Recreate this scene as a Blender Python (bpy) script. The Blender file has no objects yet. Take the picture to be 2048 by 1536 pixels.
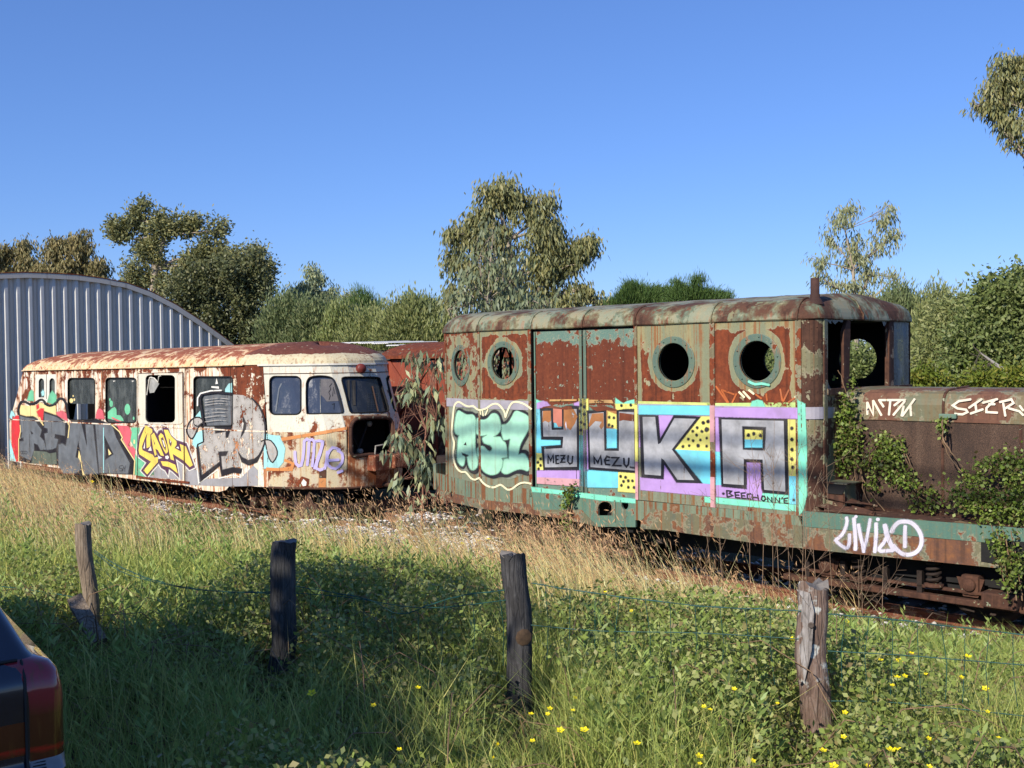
import bpy, bmesh, math, random
import numpy as np
from mathutils import Vector
from mathutils.geometry import tessellate_polygon
R_ = math.radians
rng = np.random.default_rng(7)
random.seed(7)
SC = bpy.context.scene
COL = SC.collection

# ------------------------------------------------------------------ camera
F_PX, CX, CY = 2200.0, 1024.0, 768.0
PITCH, ROLL = R_(1.30), R_(0.70)
CAM = np.array([0.0, 0.0, 1.9])
_F = np.array([0, math.cos(PITCH), -math.sin(PITCH)])
_U = np.array([0, math.sin(PITCH), math.cos(PITCH)])
_X = np.array([1.0, 0, 0])
RV = math.cos(ROLL) * _X - math.sin(ROLL) * _U
UV = math.sin(ROLL) * _X + math.cos(ROLL) * _U

def ray(px, py):
    return _F * F_PX + RV * (px - CX) - UV * (py - CY)

def at_depth(px, py, Z):
    r = ray(px, py)
    return CAM + r * (Z / r[1])

# track frame: t along the rails (towards the right), y away from the camera, z up
TH = math.atan2(2200.0, 2274.0)
TD = np.array([math.cos(TH), -math.sin(TH)])
TY = np.array([math.sin(TH), math.cos(TH)])
_o = at_depth(1605, 830, 11.15)
ORG = _o[:2].copy()

def w2t(p):
    q = np.asarray(p)[..., :2] - ORG
    return q @ TD, q @ TY

def t2w(t, y, z):
    q = ORG + t * TD + y * TY
    return np.array([q[0], q[1], z])

CT = (float((CAM[:2] - ORG) @ TD), float((CAM[:2] - ORG) @ TY))
def tray(px, py):
    r = ray(px, py)
    return float(r[:2] @ TD), float(r[:2] @ TY), float(r[2])

class Curtain:
    """A vertical sheet standing on a plan polyline (track frame)."""
    def __init__(self, pts, ext=True):
        self.ext = ext
        self.p = np.array(pts, float)
        d = np.diff(self.p, axis=0)
        self.len = np.hypot(d[:, 0], d[:, 1])
        self.d = d / self.len[:, None]
        self.s = np.concatenate([[0], np.cumsum(self.len)])
        self.n = np.stack([self.d[:, 1], -self.d[:, 0]], 1)
    def at(self, px, py):
        rt, ry, rz = tray(px, py)
        best = None; miss = None
        m = len(self.len)
        for i in range(m):
            dx, dy = self.d[i]
            det = rt * (-dy) + ry * dx
            if abs(det) < 1e-9:
                continue
            bx, by = self.p[i, 0] - CT[0], self.p[i, 1] - CT[1]
            lam = (bx * (-dy) + by * dx) / det
            u = (rt * by - ry * bx) / det
            lo = -1e9 if i == 0 and self.ext else -1e-6
            hi = 1e9 if i == m - 1 and self.ext else self.len[i] + 1e-6
            if lam > 0:
                v_ = max(-u, u - self.len[i], 0)
                if miss is None or v_ < miss[0]:
                    miss = (v_, self.s[i] + min(max(u, 0), self.len[i]), CAM[2] + rz * lam)
            if lam > 0 and lo <= u <= hi:
                ext = max(0, -u) + max(0, u - self.len[i])
                k = lam * (1 + ext)
                if best is None or k < best[0]:
                    best = (k, self.s[i] + u, CAM[2] + rz * lam)
        if best is None:
            return (miss[1], miss[2])
        return (best[1], best[2])
    def pt(self, s, off=0.0):
        i = int(np.clip(np.searchsorted(self.s, s, side='right') - 1, 0, len(self.len) - 1))
        q = self.p[i] + self.d[i] * (s - self.s[i]) + self.n[i] * off
        return q
    def to3(self, s, z, off=0.0):
        q = self.pt(s, off)
        return (q[0], q[1], z)
    def knots(self):
        return self.s[1:-1]
# ------------------------------------------------------------------ mesh building
def lin(c):
    c = c / 255.0
    return c / 12.92 if c <= 0.04045 else ((c + 0.055) / 1.055) ** 2.4

def C(r, g, b, k=0.80):
    """albedo of a surface that shows as this sRGB colour in full sun"""
    return (lin(r) * k, lin(g) * k, lin(b) * k)

class MB:
    def __init__(self):
        self.v, self.f, self.mi, self.sm, self.mats = [], [], [], [], []
    def m(self, mat):
        if mat not in self.mats:
            self.mats.append(mat)
        return self.mats.index(mat)
    def add(self, verts, faces, mat, smooth=False):
        b = len(self.v)
        self.v.extend([tuple(float(c) for c in p) for p in verts])
        k = self.m(mat)
        for f in faces:
            self.f.append([b + i for i in f]); self.mi.append(k); self.sm.append(smooth)
    def box(self, lo, hi, mat):
        x0, y0, z0 = lo; x1, y1, z1 = hi
        self.add([(x0, y0, z0), (x1, y0, z0), (x1, y1, z0), (x0, y1, z0), (x0, y0, z1), (x1, y0, z1), (x1, y1, z1), (x0, y1, z1)],
                 [(0, 3, 2, 1), (4, 5, 6, 7), (0, 1, 5, 4), (1, 2, 6, 5), (2, 3, 7, 6), (3, 0, 4, 7)], mat)
    def bbox(self, lo, hi, mat, b=0.01):
        """box with chamfered edges"""
        bm = bmesh.new(); bmesh.ops.create_cube(bm, size=1)
        for v in bm.verts:
            v.co = Vector([lo[i] + (v.co[i] + .5) * (hi[i] - lo[i]) for i in range(3)])
        bmesh.ops.bevel(bm, geom=list(bm.edges), offset=b, segments=2, affect='EDGES', profile=.6)
        self.addbm(bm, mat)
    def addbm(self, bm, mat, smooth=False):
        bm.verts.index_update()
        self.add([v.co[:] for v in bm.verts], [[v.index for v in f.verts] for f in bm.faces], mat, smooth)
        bm.free()
    def tube(self, pts, r, mat, seg=8, cap=True, smooth=True):
        pts = [np.array(p, float) for p in pts]
        rs = list(r) if hasattr(r, '__len__') else [r] * len(pts)
        vs, fs, up = [], [], None
        for i, p in enumerate(pts):
            d = (pts[min(i + 1, len(pts) - 1)] - pts[max(i - 1, 0)])
            d = d / (np.linalg.norm(d) + 1e-12)
            if up is None:
                a = np.array([0, 0, 1.0]) if abs(d[2]) < .9 else np.array([1.0, 0, 0])
                up = np.cross(d, a)
            up = up - d * (up @ d); up /= (np.linalg.norm(up) + 1e-12)
            w = np.cross(d, up)
            for k in range(seg):
                a = 2 * math.pi * k / seg
                vs.append(p + rs[i] * (math.cos(a) * up + math.sin(a) * w))
        for i in range(len(pts) - 1):
            for k in range(seg):
                k2 = (k + 1) % seg
                fs.append((i * seg + k, i * seg + k2, (i + 1) * seg + k2, (i + 1) * seg + k))
        self.add(vs, fs, mat, smooth)
        if cap:
            n = len(pts)
            self.add(vs[:seg], [tuple(range(seg))[::-1]], mat)
            self.add(vs[(n - 1) * seg:], [tuple(range(seg))], mat)
    def lathe(self, o, axis, prof, mat, seg=24, smooth=True):
        """prof: (distance along axis, radius)"""
        o = np.array(o, float); ax = np.array(axis, float); ax /= np.linalg.norm(ax)
        a = np.array([0, 0, 1.0]) if abs(ax[2]) < .9 else np.array([1.0, 0, 0])
        u = np.cross(ax, a); u /= np.linalg.norm(u); w = np.cross(ax, u)
        vs, fs = [], []
        for h, r in prof:
            for k in range(seg):
                t = 2 * math.pi * k / seg
                vs.append(o + ax * h + r * (math.cos(t) * u + math.sin(t) * w))
        for i in range(len(prof) - 1):
            for k in range(seg):
                k2 = (k + 1) % seg
                fs.append((i * seg + k, i * seg + k2, (i + 1) * seg + k2, (i + 1) * seg + k))
        self.add(vs, fs, mat, smooth)
    def quadstrip(self, A, B, mat, smooth=False, close=False):
        n = len(A); vs = list(A) + list(B)
        fs = [(i, (i + 1) % n, n + (i + 1) % n, n + i) for i in range(n if close else n - 1)]
        self.add(vs, fs, mat, smooth)
    def build(self, name, parent=None, base=(0, 0, 0), auto=None):
        me = bpy.data.meshes.new(name)
        b = np.array(base, float)
        me.from_pydata([tuple(np.array(p) - b) for p in self.v], [], self.f)
        for m_ in self.mats:
            me.materials.append(m_)
        me.polygons.foreach_set('material_index', self.mi)
        me.polygons.foreach_set('use_smooth', self.sm)
        me.update()
        o = bpy.data.objects.new(name, me); COL.objects.link(o)
        if parent is not None:
            o.parent = parent
        return o

def npmesh(name, V, polys, mat, parent=None, base=(0, 0, 0), smooth=False):
    """polys: list of int arrays (M,k)"""
    me = bpy.data.meshes.new(name)
    V = np.asarray(V, np.float32) - np.asarray(base, np.float32)
    me.vertices.add(len(V)); me.vertices.foreach_set('co', V.ravel())
    loops = np.concatenate([p.ravel() for p in polys]).astype(np.int32)
    tot = np.concatenate([np.full(len(p), p.shape[1]) for p in polys]).astype(np.int32)
    me.loops.add(len(loops)); me.loops.foreach_set('vertex_index', loops)
    me.polygons.add(len(tot))
    me.polygons.foreach_set('loop_start', np.concatenate([[0], np.cumsum(tot)[:-1]]).astype(np.int32))
    me.polygons.foreach_set('loop_total', tot)
    mats = mat if isinstance(mat, list) else [mat]
    for m_ in mats:
        me.materials.append(m_)
    me.update(calc_edges=True); me.validate()
    o = bpy.data.objects.new(name, me); COL.objects.link(o)
    if parent is not None:
        o.parent = parent
    return o

def tag(o, label=None, cat=None, group=None, kind=None):
    if label: o['label'] = label
    if cat: o['category'] = cat
    if group: o['group'] = group
    if kind: o['kind'] = kind
    return o

class Thing:
    """An Empty at a thing's base; frame='track' turns it along the rails."""
    def __init__(self, name, label, cat, loc, group=None, frame='world'):
        self.o = bpy.data.objects.new(name, None); COL.objects.link(self.o)
        self.o.empty_display_size = .2
        self.base = np.array(loc, float)
        if frame == 'track':
            self.o.location = t2w(*loc); self.o.rotation_euler = (0, 0, math.atan2(TD[1], TD[0]))
        else:
            self.o.location = loc
        tag(self.o, label, cat, group)
    def part(self, name, mb, label=None, parent=None):
        o = mb.build(name, parent or self.o, self.base)
        if label: o['label'] = label
        return o

# -------- sheets and paint on curtains
def _ccw(p):
    a = sum(p[i - 1][0] * p[i][1] - p[i][0] * p[i - 1][1] for i in range(len(p)))
    return list(p) if a > 0 else list(p)[::-1]
def _tri(outline, holes, knots):
    outline = _ccw(outline); holes = [_ccw(h) for h in holes]
    polys = [[Vector((x, y, 0)) for x, y in outline]] + [[Vector((x, y, 0)) for x, y in h] for h in holes]
    flat = [v for p in polys for v in p]
    bm = bmesh.new()
    vs = [bm.verts.new(v) for v in flat]
    for t in tessellate_polygon(polys):
        try:
            bm.faces.new([vs[i] for i in t])
        except ValueError:
            pass
    bmesh.ops.remove_doubles(bm, verts=list(bm.verts), dist=1e-6)
    xs = [v.x for v in flat]
    for k in knots:
        if min(xs) < k < max(xs):
            bmesh.ops.bisect_plane(bm, geom=list(bm.verts) + list(bm.edges) + list(bm.faces), dist=1e-7, plane_co=(k, 0, 0), plane_no=(1, 0, 0))
    bm.normal_update()
    for f in bm.faces:
        if f.normal.z < 0:
            f.normal_flip()
    bm.verts.index_update()
    V = [(v.co.x, v.co.y) for v in bm.verts]
    Fc = [[v.index for v in f.verts] for f in bm.faces]
    E = [tuple(v.index for v in e.verts) for e in bm.edges if len(e.link_faces) == 1]
    bm.free()
    return V, Fc, E

def sheet_sz(mb, cur, outline, mat, holes=(), off=0.0, thick=0.0, extra=(), rim=None):
    V, Fc, E = _tri(outline, holes, list(cur.knots()) + list(extra))
    P = [cur.to3(s, z, off) for s, z in V]
    mb.add(P, Fc, mat)
    if thick:
        Q = [cur.to3(s, z, off - thick) for s, z in V]
        mb.add(Q, [f[::-1] for f in Fc], rim or mat)
        n = len(P)
        mb.add(P + Q, [(a, b, n + b, n + a) for a, b in E], rim or mat)

def sheet(mb, cur, outline_px, mat, holes=(), off=0.0, thick=0.0, rim=None):
    sheet_sz(mb, cur, [cur.at(*p) for p in outline_px], mat, [[cur.at(*p) for p in h] for h in holes], off, thick, (), rim)

CROP = dict(P=(0, 0, 1), C1=(870, 600, 10.24), C2=(870, 770, 10.24), C3=(870, 920, 10.24), C4=(1560, 560, 10.24), C5=(1560, 740, 10.24),
            C6=(1560, 950, 10.24), C7=(1720, 600, 10.24), C8=(1720, 720, 10.24), D=(1060, 790, 7.682), K=(1260, 790, 6.144),
            A=(1410, 750, 5.296), LV=(1640, 1010, 8.533), MT=(1700, 770, 5.885), R1=(10, 720, 6.679), R2=(130, 720, 5.906),
            R3=(260, 820, 9.6), R4=(370, 720, 5.69), R5=(530, 680, 8.533), R6=(520, 840, 4.76), R7=(670, 680, 5.6),
            R8=(670, 820, 5.6), DU=(1060, 640, 5.287), HB=(1640, 780, 3.113), Q=(860, 900, 4.655), G1=(0, 650, 4), G2=(400, 650, 4))
def T(c, pts):
    x0, y0, s = CROP[c]
    return [(x0 + u / s, y0 + v / s) for u, v in pts]

def smooth_px(p, n=3, closed=True):
    """Catmull-Rom through the points"""
    p = [np.array(q, float) for q in p]; m = len(p); out = []
    for i in range(m if closed else m - 1):
        a = p[i - 1] if (closed or i > 0) else p[i]
        b, c = p[i], p[(i + 1) % m]
        d = p[(i + 2) % m] if (closed or i + 2 < m) else c
        for k in range(n):
            t = k / n
            out.append(.5 * ((2 * b) + (-a + c) * t + (2 * a - 5 * b + 4 * c - d) * t * t + (-a + 3 * b - 3 * c + d) * t ** 3))
    if not closed:
        out.append(p[-1])
    return [tuple(q) for q in out]

LAY = 0.0012
HALO = {}
def paint(mb, cur, pts, mat, lay, holes=()):
    sheet(mb, cur, pts, mat, holes, off=0.004 + lay * LAY)
    h = HALO.get(mat.name)
    if h and len(pts) > 3:      # overspray along the edge of the sprayed shape
        stroke(mb, cur, list(pts), 2.6, h, lay - .35, closed=True)

def disc(mb, cur, cx, cy, rx, ry, mat, lay, n=14, jit=.12):
    pts = []
    for k in range(n):
        a = 2 * math.pi * k / n; j = 1 + random.uniform(-jit, jit)
        pts.append((cx + rx * j * math.cos(a), cy - ry * j * math.sin(a)))
    paint(mb, cur, pts, mat, lay)

def stroke(mb, cur, pts, w, mat, lay, closed=False, smooth=0, cap=True, taper=None):
    """paint stroke of width w px, mitred, round ended"""
    if smooth:
        pts = smooth_px(pts, smooth, closed)
    p = [np.array(q, float) for q in pts]
    n = len(p)
    Lp, Rp = [], []
    ws = [w] * n
    if taper:
        ws = [w * (taper[0] + (taper[1] - taper[0]) * i / (n - 1)) for i in range(n)]
    def dirn(a, b):
        d = b - a; return d / (np.linalg.norm(d) + 1e-9)
    for i in range(n):
        if closed:
            d0, d1 = dirn(p[i - 1], p[i]), dirn(p[i], p[(i + 1) % n])
        else:
            d0 = dirn(p[max(i - 1, 0)], p[max(i, 1)]); d1 = dirn(p[min(i, n - 2)], p[min(i + 1, n - 1)])
        t = d0 + d1; t = t / (np.linalg.norm(t) + 1e-9) if np.linalg.norm(t) > .05 else d1
        nn = np.array([-t[1], t[0]]); c = max(.45, abs(nn @ np.array([-d1[1], d1[0]])))
        h = ws[i] / 2 / c
        Lp.append(p[i] + nn * h); Rp.append(p[i] - nn * h)
    if closed:
        Lp.append(Lp[0]); Rp.append(Rp[0])
    elif cap:
        for e, idx, sgn in ((0, 0, -1), (1, -1, 1)):
            d = dirn(p[0], p[1]) if e == 0 else dirn(p[-2], p[-1])
            nn = np.array([-d[1], d[0]]); h = ws[idx] / 2
            q = p[idx] + d * sgn * h * .62
            a, b = q + nn * h * .62, q - nn * h * .62
            if e == 0:
                Lp.insert(0, a); Rp.insert(0, b)
            else:
                Lp.append(a); Rp.append(b)
    off = 0.004 + lay * LAY
    S, Z = [], []
    for i, (a, b) in enumerate(zip(Lp, Rp)):
        o_ = off + i * 0.00003
        sa, sb = cur.at(*a), cur.at(*b)
        S.append(cur.to3(sa[0], sa[1], o_)); Z.append(cur.to3(sb[0], sb[1], o_))
    k = len(S)
    mb.add(S + Z, [(i, k + i, k + i + 1, i + 1) for i in range(k - 1)], mat)
# ------------------------------------------------------------------ node helper
class NT:
    def __init__(self, mat):
        mat.use_nodes = True
        self.t = mat.node_tree; self.t.nodes.clear()
    def n(self, kind, **kw):
        x = self.t.nodes.new(kind)
        for k, v in kw.items():
            setattr(x, k, v)
        return x
    def link(self, a, b): self.t.links.new(a, b)
    def put(self, sock, val):
        if isinstance(val, V_): self.link(val.s, sock)
        elif isinstance(val, (tuple, list)): sock.default_value = tuple(val) + ((1.0,) if len(val) == 3 and len(sock.default_value) == 4 else ())
        else: sock.default_value = val
    def math(self, op, a, b=0.0, clamp=False):
        x = self.n('ShaderNodeMath', operation=op, use_clamp=clamp)
        self.put(x.inputs[0], a); self.put(x.inputs[1], b)
        return V_(self, x.outputs[0])
    def coord(self, which='Object'):
        return V_(self, self.n('ShaderNodeTexCoord').outputs[which])
    def scale(self, vec, s, off=(0, 0, 0)):
        x = self.n('ShaderNodeMapping'); self.put(x.inputs['Vector'], vec)
        x.inputs['Scale'].default_value = s if isinstance(s, tuple) else (s, s, s)
        x.inputs['Location'].default_value = off
        return V_(self, x.outputs[0])
    def noise(self, vec, scale, detail=6, rough=.6, dist=0.0, color=False):
        x = self.n('ShaderNodeTexNoise'); self.put(x.inputs['Vector'], vec)
        x.inputs['Scale'].default_value = scale; x.inputs['Detail'].default_value = detail
        x.inputs['Roughness'].default_value = rough; x.inputs['Distortion'].default_value = dist
        return V_(self, x.outputs['Color' if color else 'Fac'])
    def voro(self, vec, scale, feat='F1'):
        x = self.n('ShaderNodeTexVoronoi', feature=feat); self.put(x.inputs['Vector'], vec)
        x.inputs['Scale'].default_value = scale
        return V_(self, x.outputs[0])
    def step(self, v, lo, hi, a=0.0, b=1.0):
        x = self.n('ShaderNodeMapRange', interpolation_type='SMOOTHSTEP')
        self.put(x.inputs['Value'], v)
        for k, q in ((1, lo), (2, hi), (3, a), (4, b)):
            self.put(x.inputs[k], q)
        return V_(self, x.outputs[0])
    def mix(self, f, a, b, mode='MIX'):
        x = self.n('ShaderNodeMix', data_type='RGBA', blend_type=mode)
        self.put(x.inputs[0], f); self.put(x.inputs[6], a); self.put(x.inputs[7], b)
        return V_(self, x.outputs[2])
    def ramp(self, f, stops):
        x = self.n('ShaderNodeValToRGB'); e = x.color_ramp.elements
        while len(e) < len(stops): e.new(.5)
        for k, (p, c) in enumerate(stops):
            e[k].position = p; e[k].color = tuple(c) + (1.0,)
        self.put(x.inputs[0], f)
        return V_(self, x.outputs[0])
    def sep(self, vec):
        x = self.n('ShaderNodeSeparateXYZ'); self.put(x.inputs[0], vec)
        return [V_(self, o) for o in x.outputs]
    def bump(self, h, strength=.4, dist=.01):
        x = self.n('ShaderNodeBump'); x.inputs['Strength'].default_value = strength; x.inputs['Distance'].default_value = dist
        self.put(x.inputs['Height'], h)
        return V_(self, x.outputs[0])
    def pbr(self, color, rough=.8, normal=None, metal=0.0, spec=.5, coat=0.0):
        x = self.n('ShaderNodeBsdfPrincipled')
        self.put(x.inputs['Base Color'], color); self.put(x.inputs['Roughness'], rough)
        self.put(x.inputs['Metallic'], metal); x.inputs['Specular IOR Level'].default_value = spec
        x.inputs['Coat Weight'].default_value = coat
        if normal is not None: self.put(x.inputs['Normal'], normal)
        return V_(self, x.outputs[0])
    def mixsh(self, f, a, b):
        x = self.n('ShaderNodeMixShader'); self.put(x.inputs[0], f); self.link(a.s, x.inputs[1]); self.link(b.s, x.inputs[2])
        return V_(self, x.outputs[0])
    def out(self, sh):
        o = self.n('ShaderNodeOutputMaterial'); self.link(sh.s, o.inputs[0])
class V_:
    def __init__(self, nt, s): self.nt, self.s = nt, s
    def __add__(self, b): return self.nt.math('ADD', self, b)
    __radd__ = __add__
    def __sub__(self, b): return self.nt.math('SUBTRACT', self, b)
    def __rsub__(self, b): return self.nt.math('SUBTRACT', b, self)
    def __mul__(self, b): return self.nt.math('MULTIPLY', self, b)
    __rmul__ = __mul__
    def mn(self, b): return self.nt.math('MINIMUM', self, b)
    def mx(self, b): return self.nt.math('MAXIMUM', self, b)

_MC = {}
def M(name):
    m = bpy.data.materials.new(name); return m, NT(m)

RUST = [(.25, C(62, 32, 20)), (.42, C(104, 50, 28)), (.60, C(142, 70, 38)), (.80, C(186, 104, 58))]
RUST_DARK = [(.25, C(45, 30, 24)), (.5, C(88, 58, 44)), (.75, C(120, 82, 60))]
GREENS = (C(98, 128, 108), C(150, 152, 118), C(132, 120, 82))

def rusty(name, paint=GREENS, rust=RUST, cover=.5, flake=3.0, soft=.02, streak=.5, streakcol=C(150, 92, 48), seed=0.0,
          field=None, rough=.75, streakscale=9.0, sheen=.4, sth=.54):
    """Peeling paint over rust. cover: share that has rusted through; field(nt, xyz) adds a wear map of its own shape."""
    m, nt = M(name)
    co = nt.coord(); co = nt.scale(co, 1.0, (seed * 3.1, seed * 1.7, seed * 2.3))
    big = nt.noise(co, flake, 9, .62)
    fine = nt.noise(co, flake * 9, 5, .6)
    st = nt.noise(nt.scale(co, (streakscale, streakscale, .55)), 1.0, 4, .65)
    st2 = nt.noise(nt.scale(co, (streakscale * 2.6, streakscale * 2.6, .35)), 1.0, 3, .6)
    w = big + (st - .5) * .25 + (fine - .5) * .16
    if field is not None:
        w = w + field(nt, nt.sep(nt.coord()))
    thr = .5 + (.5 - cover) * .55
    mask = nt.step(w, thr - soft, thr + soft)
    fl = nt.noise(nt.scale(co, (1, 1, .8)), flake * 2.7, 4, .55)
    mask = mask * nt.step(fl, .655, .665, 1.0, 0.0)
    edge = nt.step(w, thr - .05, thr - soft)          # faded rim round each flake
    pc = nt.mix(nt.step(st, .38, .62), paint[0], paint[1])
    pc = nt.mix(nt.step(fine, .52, .72) * .55, pc, paint[2])
    pc = nt.mix(nt.step(st2 + (big - .5) * .5, sth, sth + .12) * streak, pc, streakcol)
    pc = nt.mix(edge * .35, pc, C(190, 180, 150))
    rc = nt.ramp(nt.noise(co, flake * 4, 8, .7) * .65 + st * .35, rust)
    rc = nt.mix(nt.step(st2, .5, .66) * .45, rc, tuple(q * .55 for q in rust[0][1]))
    col = nt.mix(mask, pc, rc)
    spec = nt.noise(co, 60, 2, .5)
    col = nt.mix(.25, col, nt.mix(spec, (.25, .22, .2), (.75, .75, .75)), 'OVERLAY')
    b = nt.bump((1 - mask) * .6 + fine * .4, .35, .004)
    nt.out(nt.pbr(col, nt.mix(mask, (rough - .2,) * 3, (rough + .15,) * 3), b, 0, sheen))
    return m

def flat(name, col, rough=.7, var=.25, scale=6.0, spec=.4, bump=.2, metal=0.0, coat=0.0, stretch=None):
    m, nt = M(name)
    co = nt.coord()
    if stretch: co = nt.scale(co, stretch)
    n1 = nt.noise(co, scale, 7, .6); n2 = nt.noise(co, scale * 12, 3, .6)
    k = n1 * .7 + n2 * .3
    c0 = tuple(c * (1 - var) for c in col); c1 = tuple(min(.95, c * (1 + var)) for c in col)
    nt.out(nt.pbr(nt.mix(nt.step(k, .3, .7), c0, c1), rough, nt.bump(k, bump, .003), metal, spec, coat))
    return m

def gpaint(name, col, chip=.38, drip=.15, var=.12, seed=0.0, spray=0.0):
    """spray paint on the bodywork; where it has chipped off the panel below shows"""
    m, nt = M(name)
    co = nt.scale(nt.coord(), 1.0, (seed, seed * 2, 0))
    n1 = nt.noise(co, 5, 6, .6)
    st = nt.noise(nt.scale(co, (14, 14, .6)), 1.0, 3, .6)
    fine = nt.noise(co, 26, 4, .65)
    c0 = tuple(c * (1 - var) for c in col); c1 = tuple(min(.92, c * (1 + var)) for c in col)
    c = nt.mix(nt.step(n1, .3, .7), c0, c1)
    c = nt.mix(nt.step(st, .58, .70) * drip, c, C(150, 110, 60))
    sh = nt.pbr(c, .55, nt.bump(fine, .15, .002), 0, .4)
    tr = nt.n('ShaderNodeBsdfTransparent')
    hole = nt.step(n1 * .6 + fine * .4, chip - .012, chip + .012, 1.0, 0.0)
    hole = hole.mx(nt.step(st * .8 + fine * .2, .635, .66) * .85)
    c = nt.mix(nt.step(nt.noise(co, 2.2, 5, .7), .48, .7) * .28, c, C(120, 112, 100))
    sh = nt.pbr(c, .6, nt.bump(fine, .15, .002), 0, .3)
    if spray: hole = hole.mx(nt.noise(co, 160, 1, .5) * spray)
    nt.out(nt.mixsh(hole, sh, V_(nt, tr.outputs[0])))
    return m

def leafm(name, cols, rough=.55, trans=.3, patch=0.0, patchcol=None, bright=1.95):
    """leaf colours vary from leaf to leaf"""
    m, nt = M(name)
    g = nt.n('ShaderNodeNewGeometry')
    c = nt.ramp(V_(nt, g.outputs['Random Per Island']), [(i / (len(cols) - 1), tuple(min(.85, q * bright) for q in cc)) for i, cc in enumerate(cols)])
    if patchcol:
        c = nt.mix(nt.step(nt.noise(nt.coord(), patch, 3, .6), .45, .6), c, patchcol)
    a = nt.pbr(c, rough, None, 0, .35)
    tl = nt.n('ShaderNodeBsdfTranslucent'); nt.put(tl.inputs[0], c)
    nt.out(nt.mixsh(trans, a, V_(nt, tl.outputs[0])))
    return m

def glass(name, col=(.03, .035, .04), rough=.12, dirt=.3, dirtcol=(.25, .26, .25), see=0.0):
    m, nt = M(name)
    co = nt.coord()
    d = nt.noise(nt.scale(co, (3, 3, 1.2)), 2.0, 6, .65)
    d2 = nt.noise(co, 40, 3, .6)
    k = nt.step(d * .75 + d2 * .25, .42, .72)
    c = nt.mix(k * dirt, col, dirtcol)
    sh = nt.pbr(c, nt.mix(k, (rough,) * 3, (rough + .35,) * 3), None, 0, .6)
    if see:
        tr = nt.n('ShaderNodeBsdfTransparent')
        sh = nt.mixsh(see * (1 - k * .6), sh, V_(nt, tr.outputs[0]))
    nt.out(sh)
    return m

DARK = flat('dark_interior', (.012, .011, .011), .9, .3)  # near-black colour keeps insides and gaps looking unlit even where sun enters
BLACKMETAL = flat('black_underframe', C(52, 40, 34), .85, .5, 8)
RUSTBROWN = rusty('rust_brown', rust=RUST_DARK, cover=.95, flake=5, streak=.2)
REDRUST = rusty('red_rust', cover=.97, flake=4)
# ================================================================== LOCOMOTIVE
tL = -4.694; LW = 2.28; RC = 0.155
_a = R_(17)
_c0 = Curtain([(tL - 3 * math.cos(_a), 3 * math.sin(_a)), (tL, 0)])
_s = _c0.at(891.5, 830)[0]; eP = _c0.pt(_s)             # far-left body corner
arc = [(RC * math.sin(a), RC - RC * math.cos(a)) for a in np.linspace(0, math.pi / 2, 7)]
arc2 = [(RC * math.cos(a), LW - RC + RC * math.sin(a)) for a in np.linspace(0, math.pi / 2, 7)]
LC = Curtain([tuple(eP), (tL, 0), (0, 0)] + arc[1:] + arc2)
SA, SB = LC.s[1], LC.s[2]; SF0 = LC.s[8]; SF1 = LC.s[9]   # side wall, front wall limits
ZE, ZB1, ZB0, ZS = 2.277, 1.372, 1.256, 0.266
LB = np.array([-2.0, 1.14, -0.83])
loco = Thing('shunting_locomotive', 'derelict green locomotive with round portholes, graffiti lettering and a long rusty bonnet', 'locomotive', tuple(LB), frame='track')

def efield(x0, x1, z0, z1, top=.16, side=.10, ring=None, gain=.5, bias=.5, bot=.05):
    x0, x1, z0, z1 = x0 - LB[0], x1 - LB[0], z0 - LB[2], z1 - LB[2]
    def f(nt, xyz):
        x, y, z = xyz
        d = nt.step(x, x0 + .01, x0 + side) .mn(nt.step(x1 - x, .01, side)).mn(nt.step(z1 - z, .02, top)).mn(nt.step(z, z0 - .02, z0 + bot))
        if ring:
            cx, cz, r = ring[0] - LB[0], ring[1] - LB[2], ring[2]
            dx, dz = x - cx, z - cz
            q = nt.math('SQRT', dx * dx + dz * dz)
            d = d.mn(nt.step(q, r, r + .10))
        return (d - bias) * gain
    return f
GR2 = (C(138, 142, 112), C(160, 150, 108), C(136, 108, 66))
UP1 = rusty('upper_panel_paint_flaking', GR2, cover=.47, flake=5, streak=.7, field=efield(-4.69, -3.77, 1.37, 2.28, .12, .08, (-4.235, 1.86, .27), .38), seed=1)
UP0 = rusty('end_panel_paint_flaking', GR2, cover=.46, flake=5, streak=.8, seed=2)
UP3 = rusty('porthole_panel_paint_flaking', GR2, cover=.5, flake=3.2, streak=.85, field=efield(-2.1, -1.17, 1.37, 2.28, .62, .12, (-1.6, 1.85, .29), .50, .55), seed=3)
UP4 = rusty('porthole_panel_rusted_through', GR2, cover=.52, flake=3.2, streak=.8, field=efield(-1.17, -.06, 1.37, 2.28, .20, .16, (-.53, 1.85, .30), .55, .5), seed=4)
UPD = rusty('door_paint_rusted_through', (C(105, 135, 122), C(112, 140, 124), C(190, 180, 140)), [(.2, C(84, 42, 28)), (.5, C(114, 56, 34)), (.8, C(148, 80, 48))], cover=.60, flake=6.5, streak=.3,
            field=efield(-3.72, -2.1, 1.33, 2.22, .32, .05, None, .30, .45), seed=5)
LOW = rusty('lower_panel_paint', (C(140, 146, 122), C(128, 134, 112), C(120, 100, 66)), cover=.26, flake=4, streak=.9, streakcol=C(140, 96, 52), seed=6, sth=.5, streakscale=12)
ROOFM = rusty('cab_roof_paint', (C(112, 130, 106), C(138, 132, 96), C(146, 118, 78)), RUST_DARK, cover=.46, flake=2.6, soft=.07, streak=.95, streakcol=C(146, 96, 66), seed=7, streakscale=6)
PILLAR = rusty('pillar_paint', (C(132, 126, 92), C(120, 118, 88), C(96, 70, 48)), RUST_DARK, cover=.58, flake=3, streak=.7, streakscale=14, seed=8)
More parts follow.
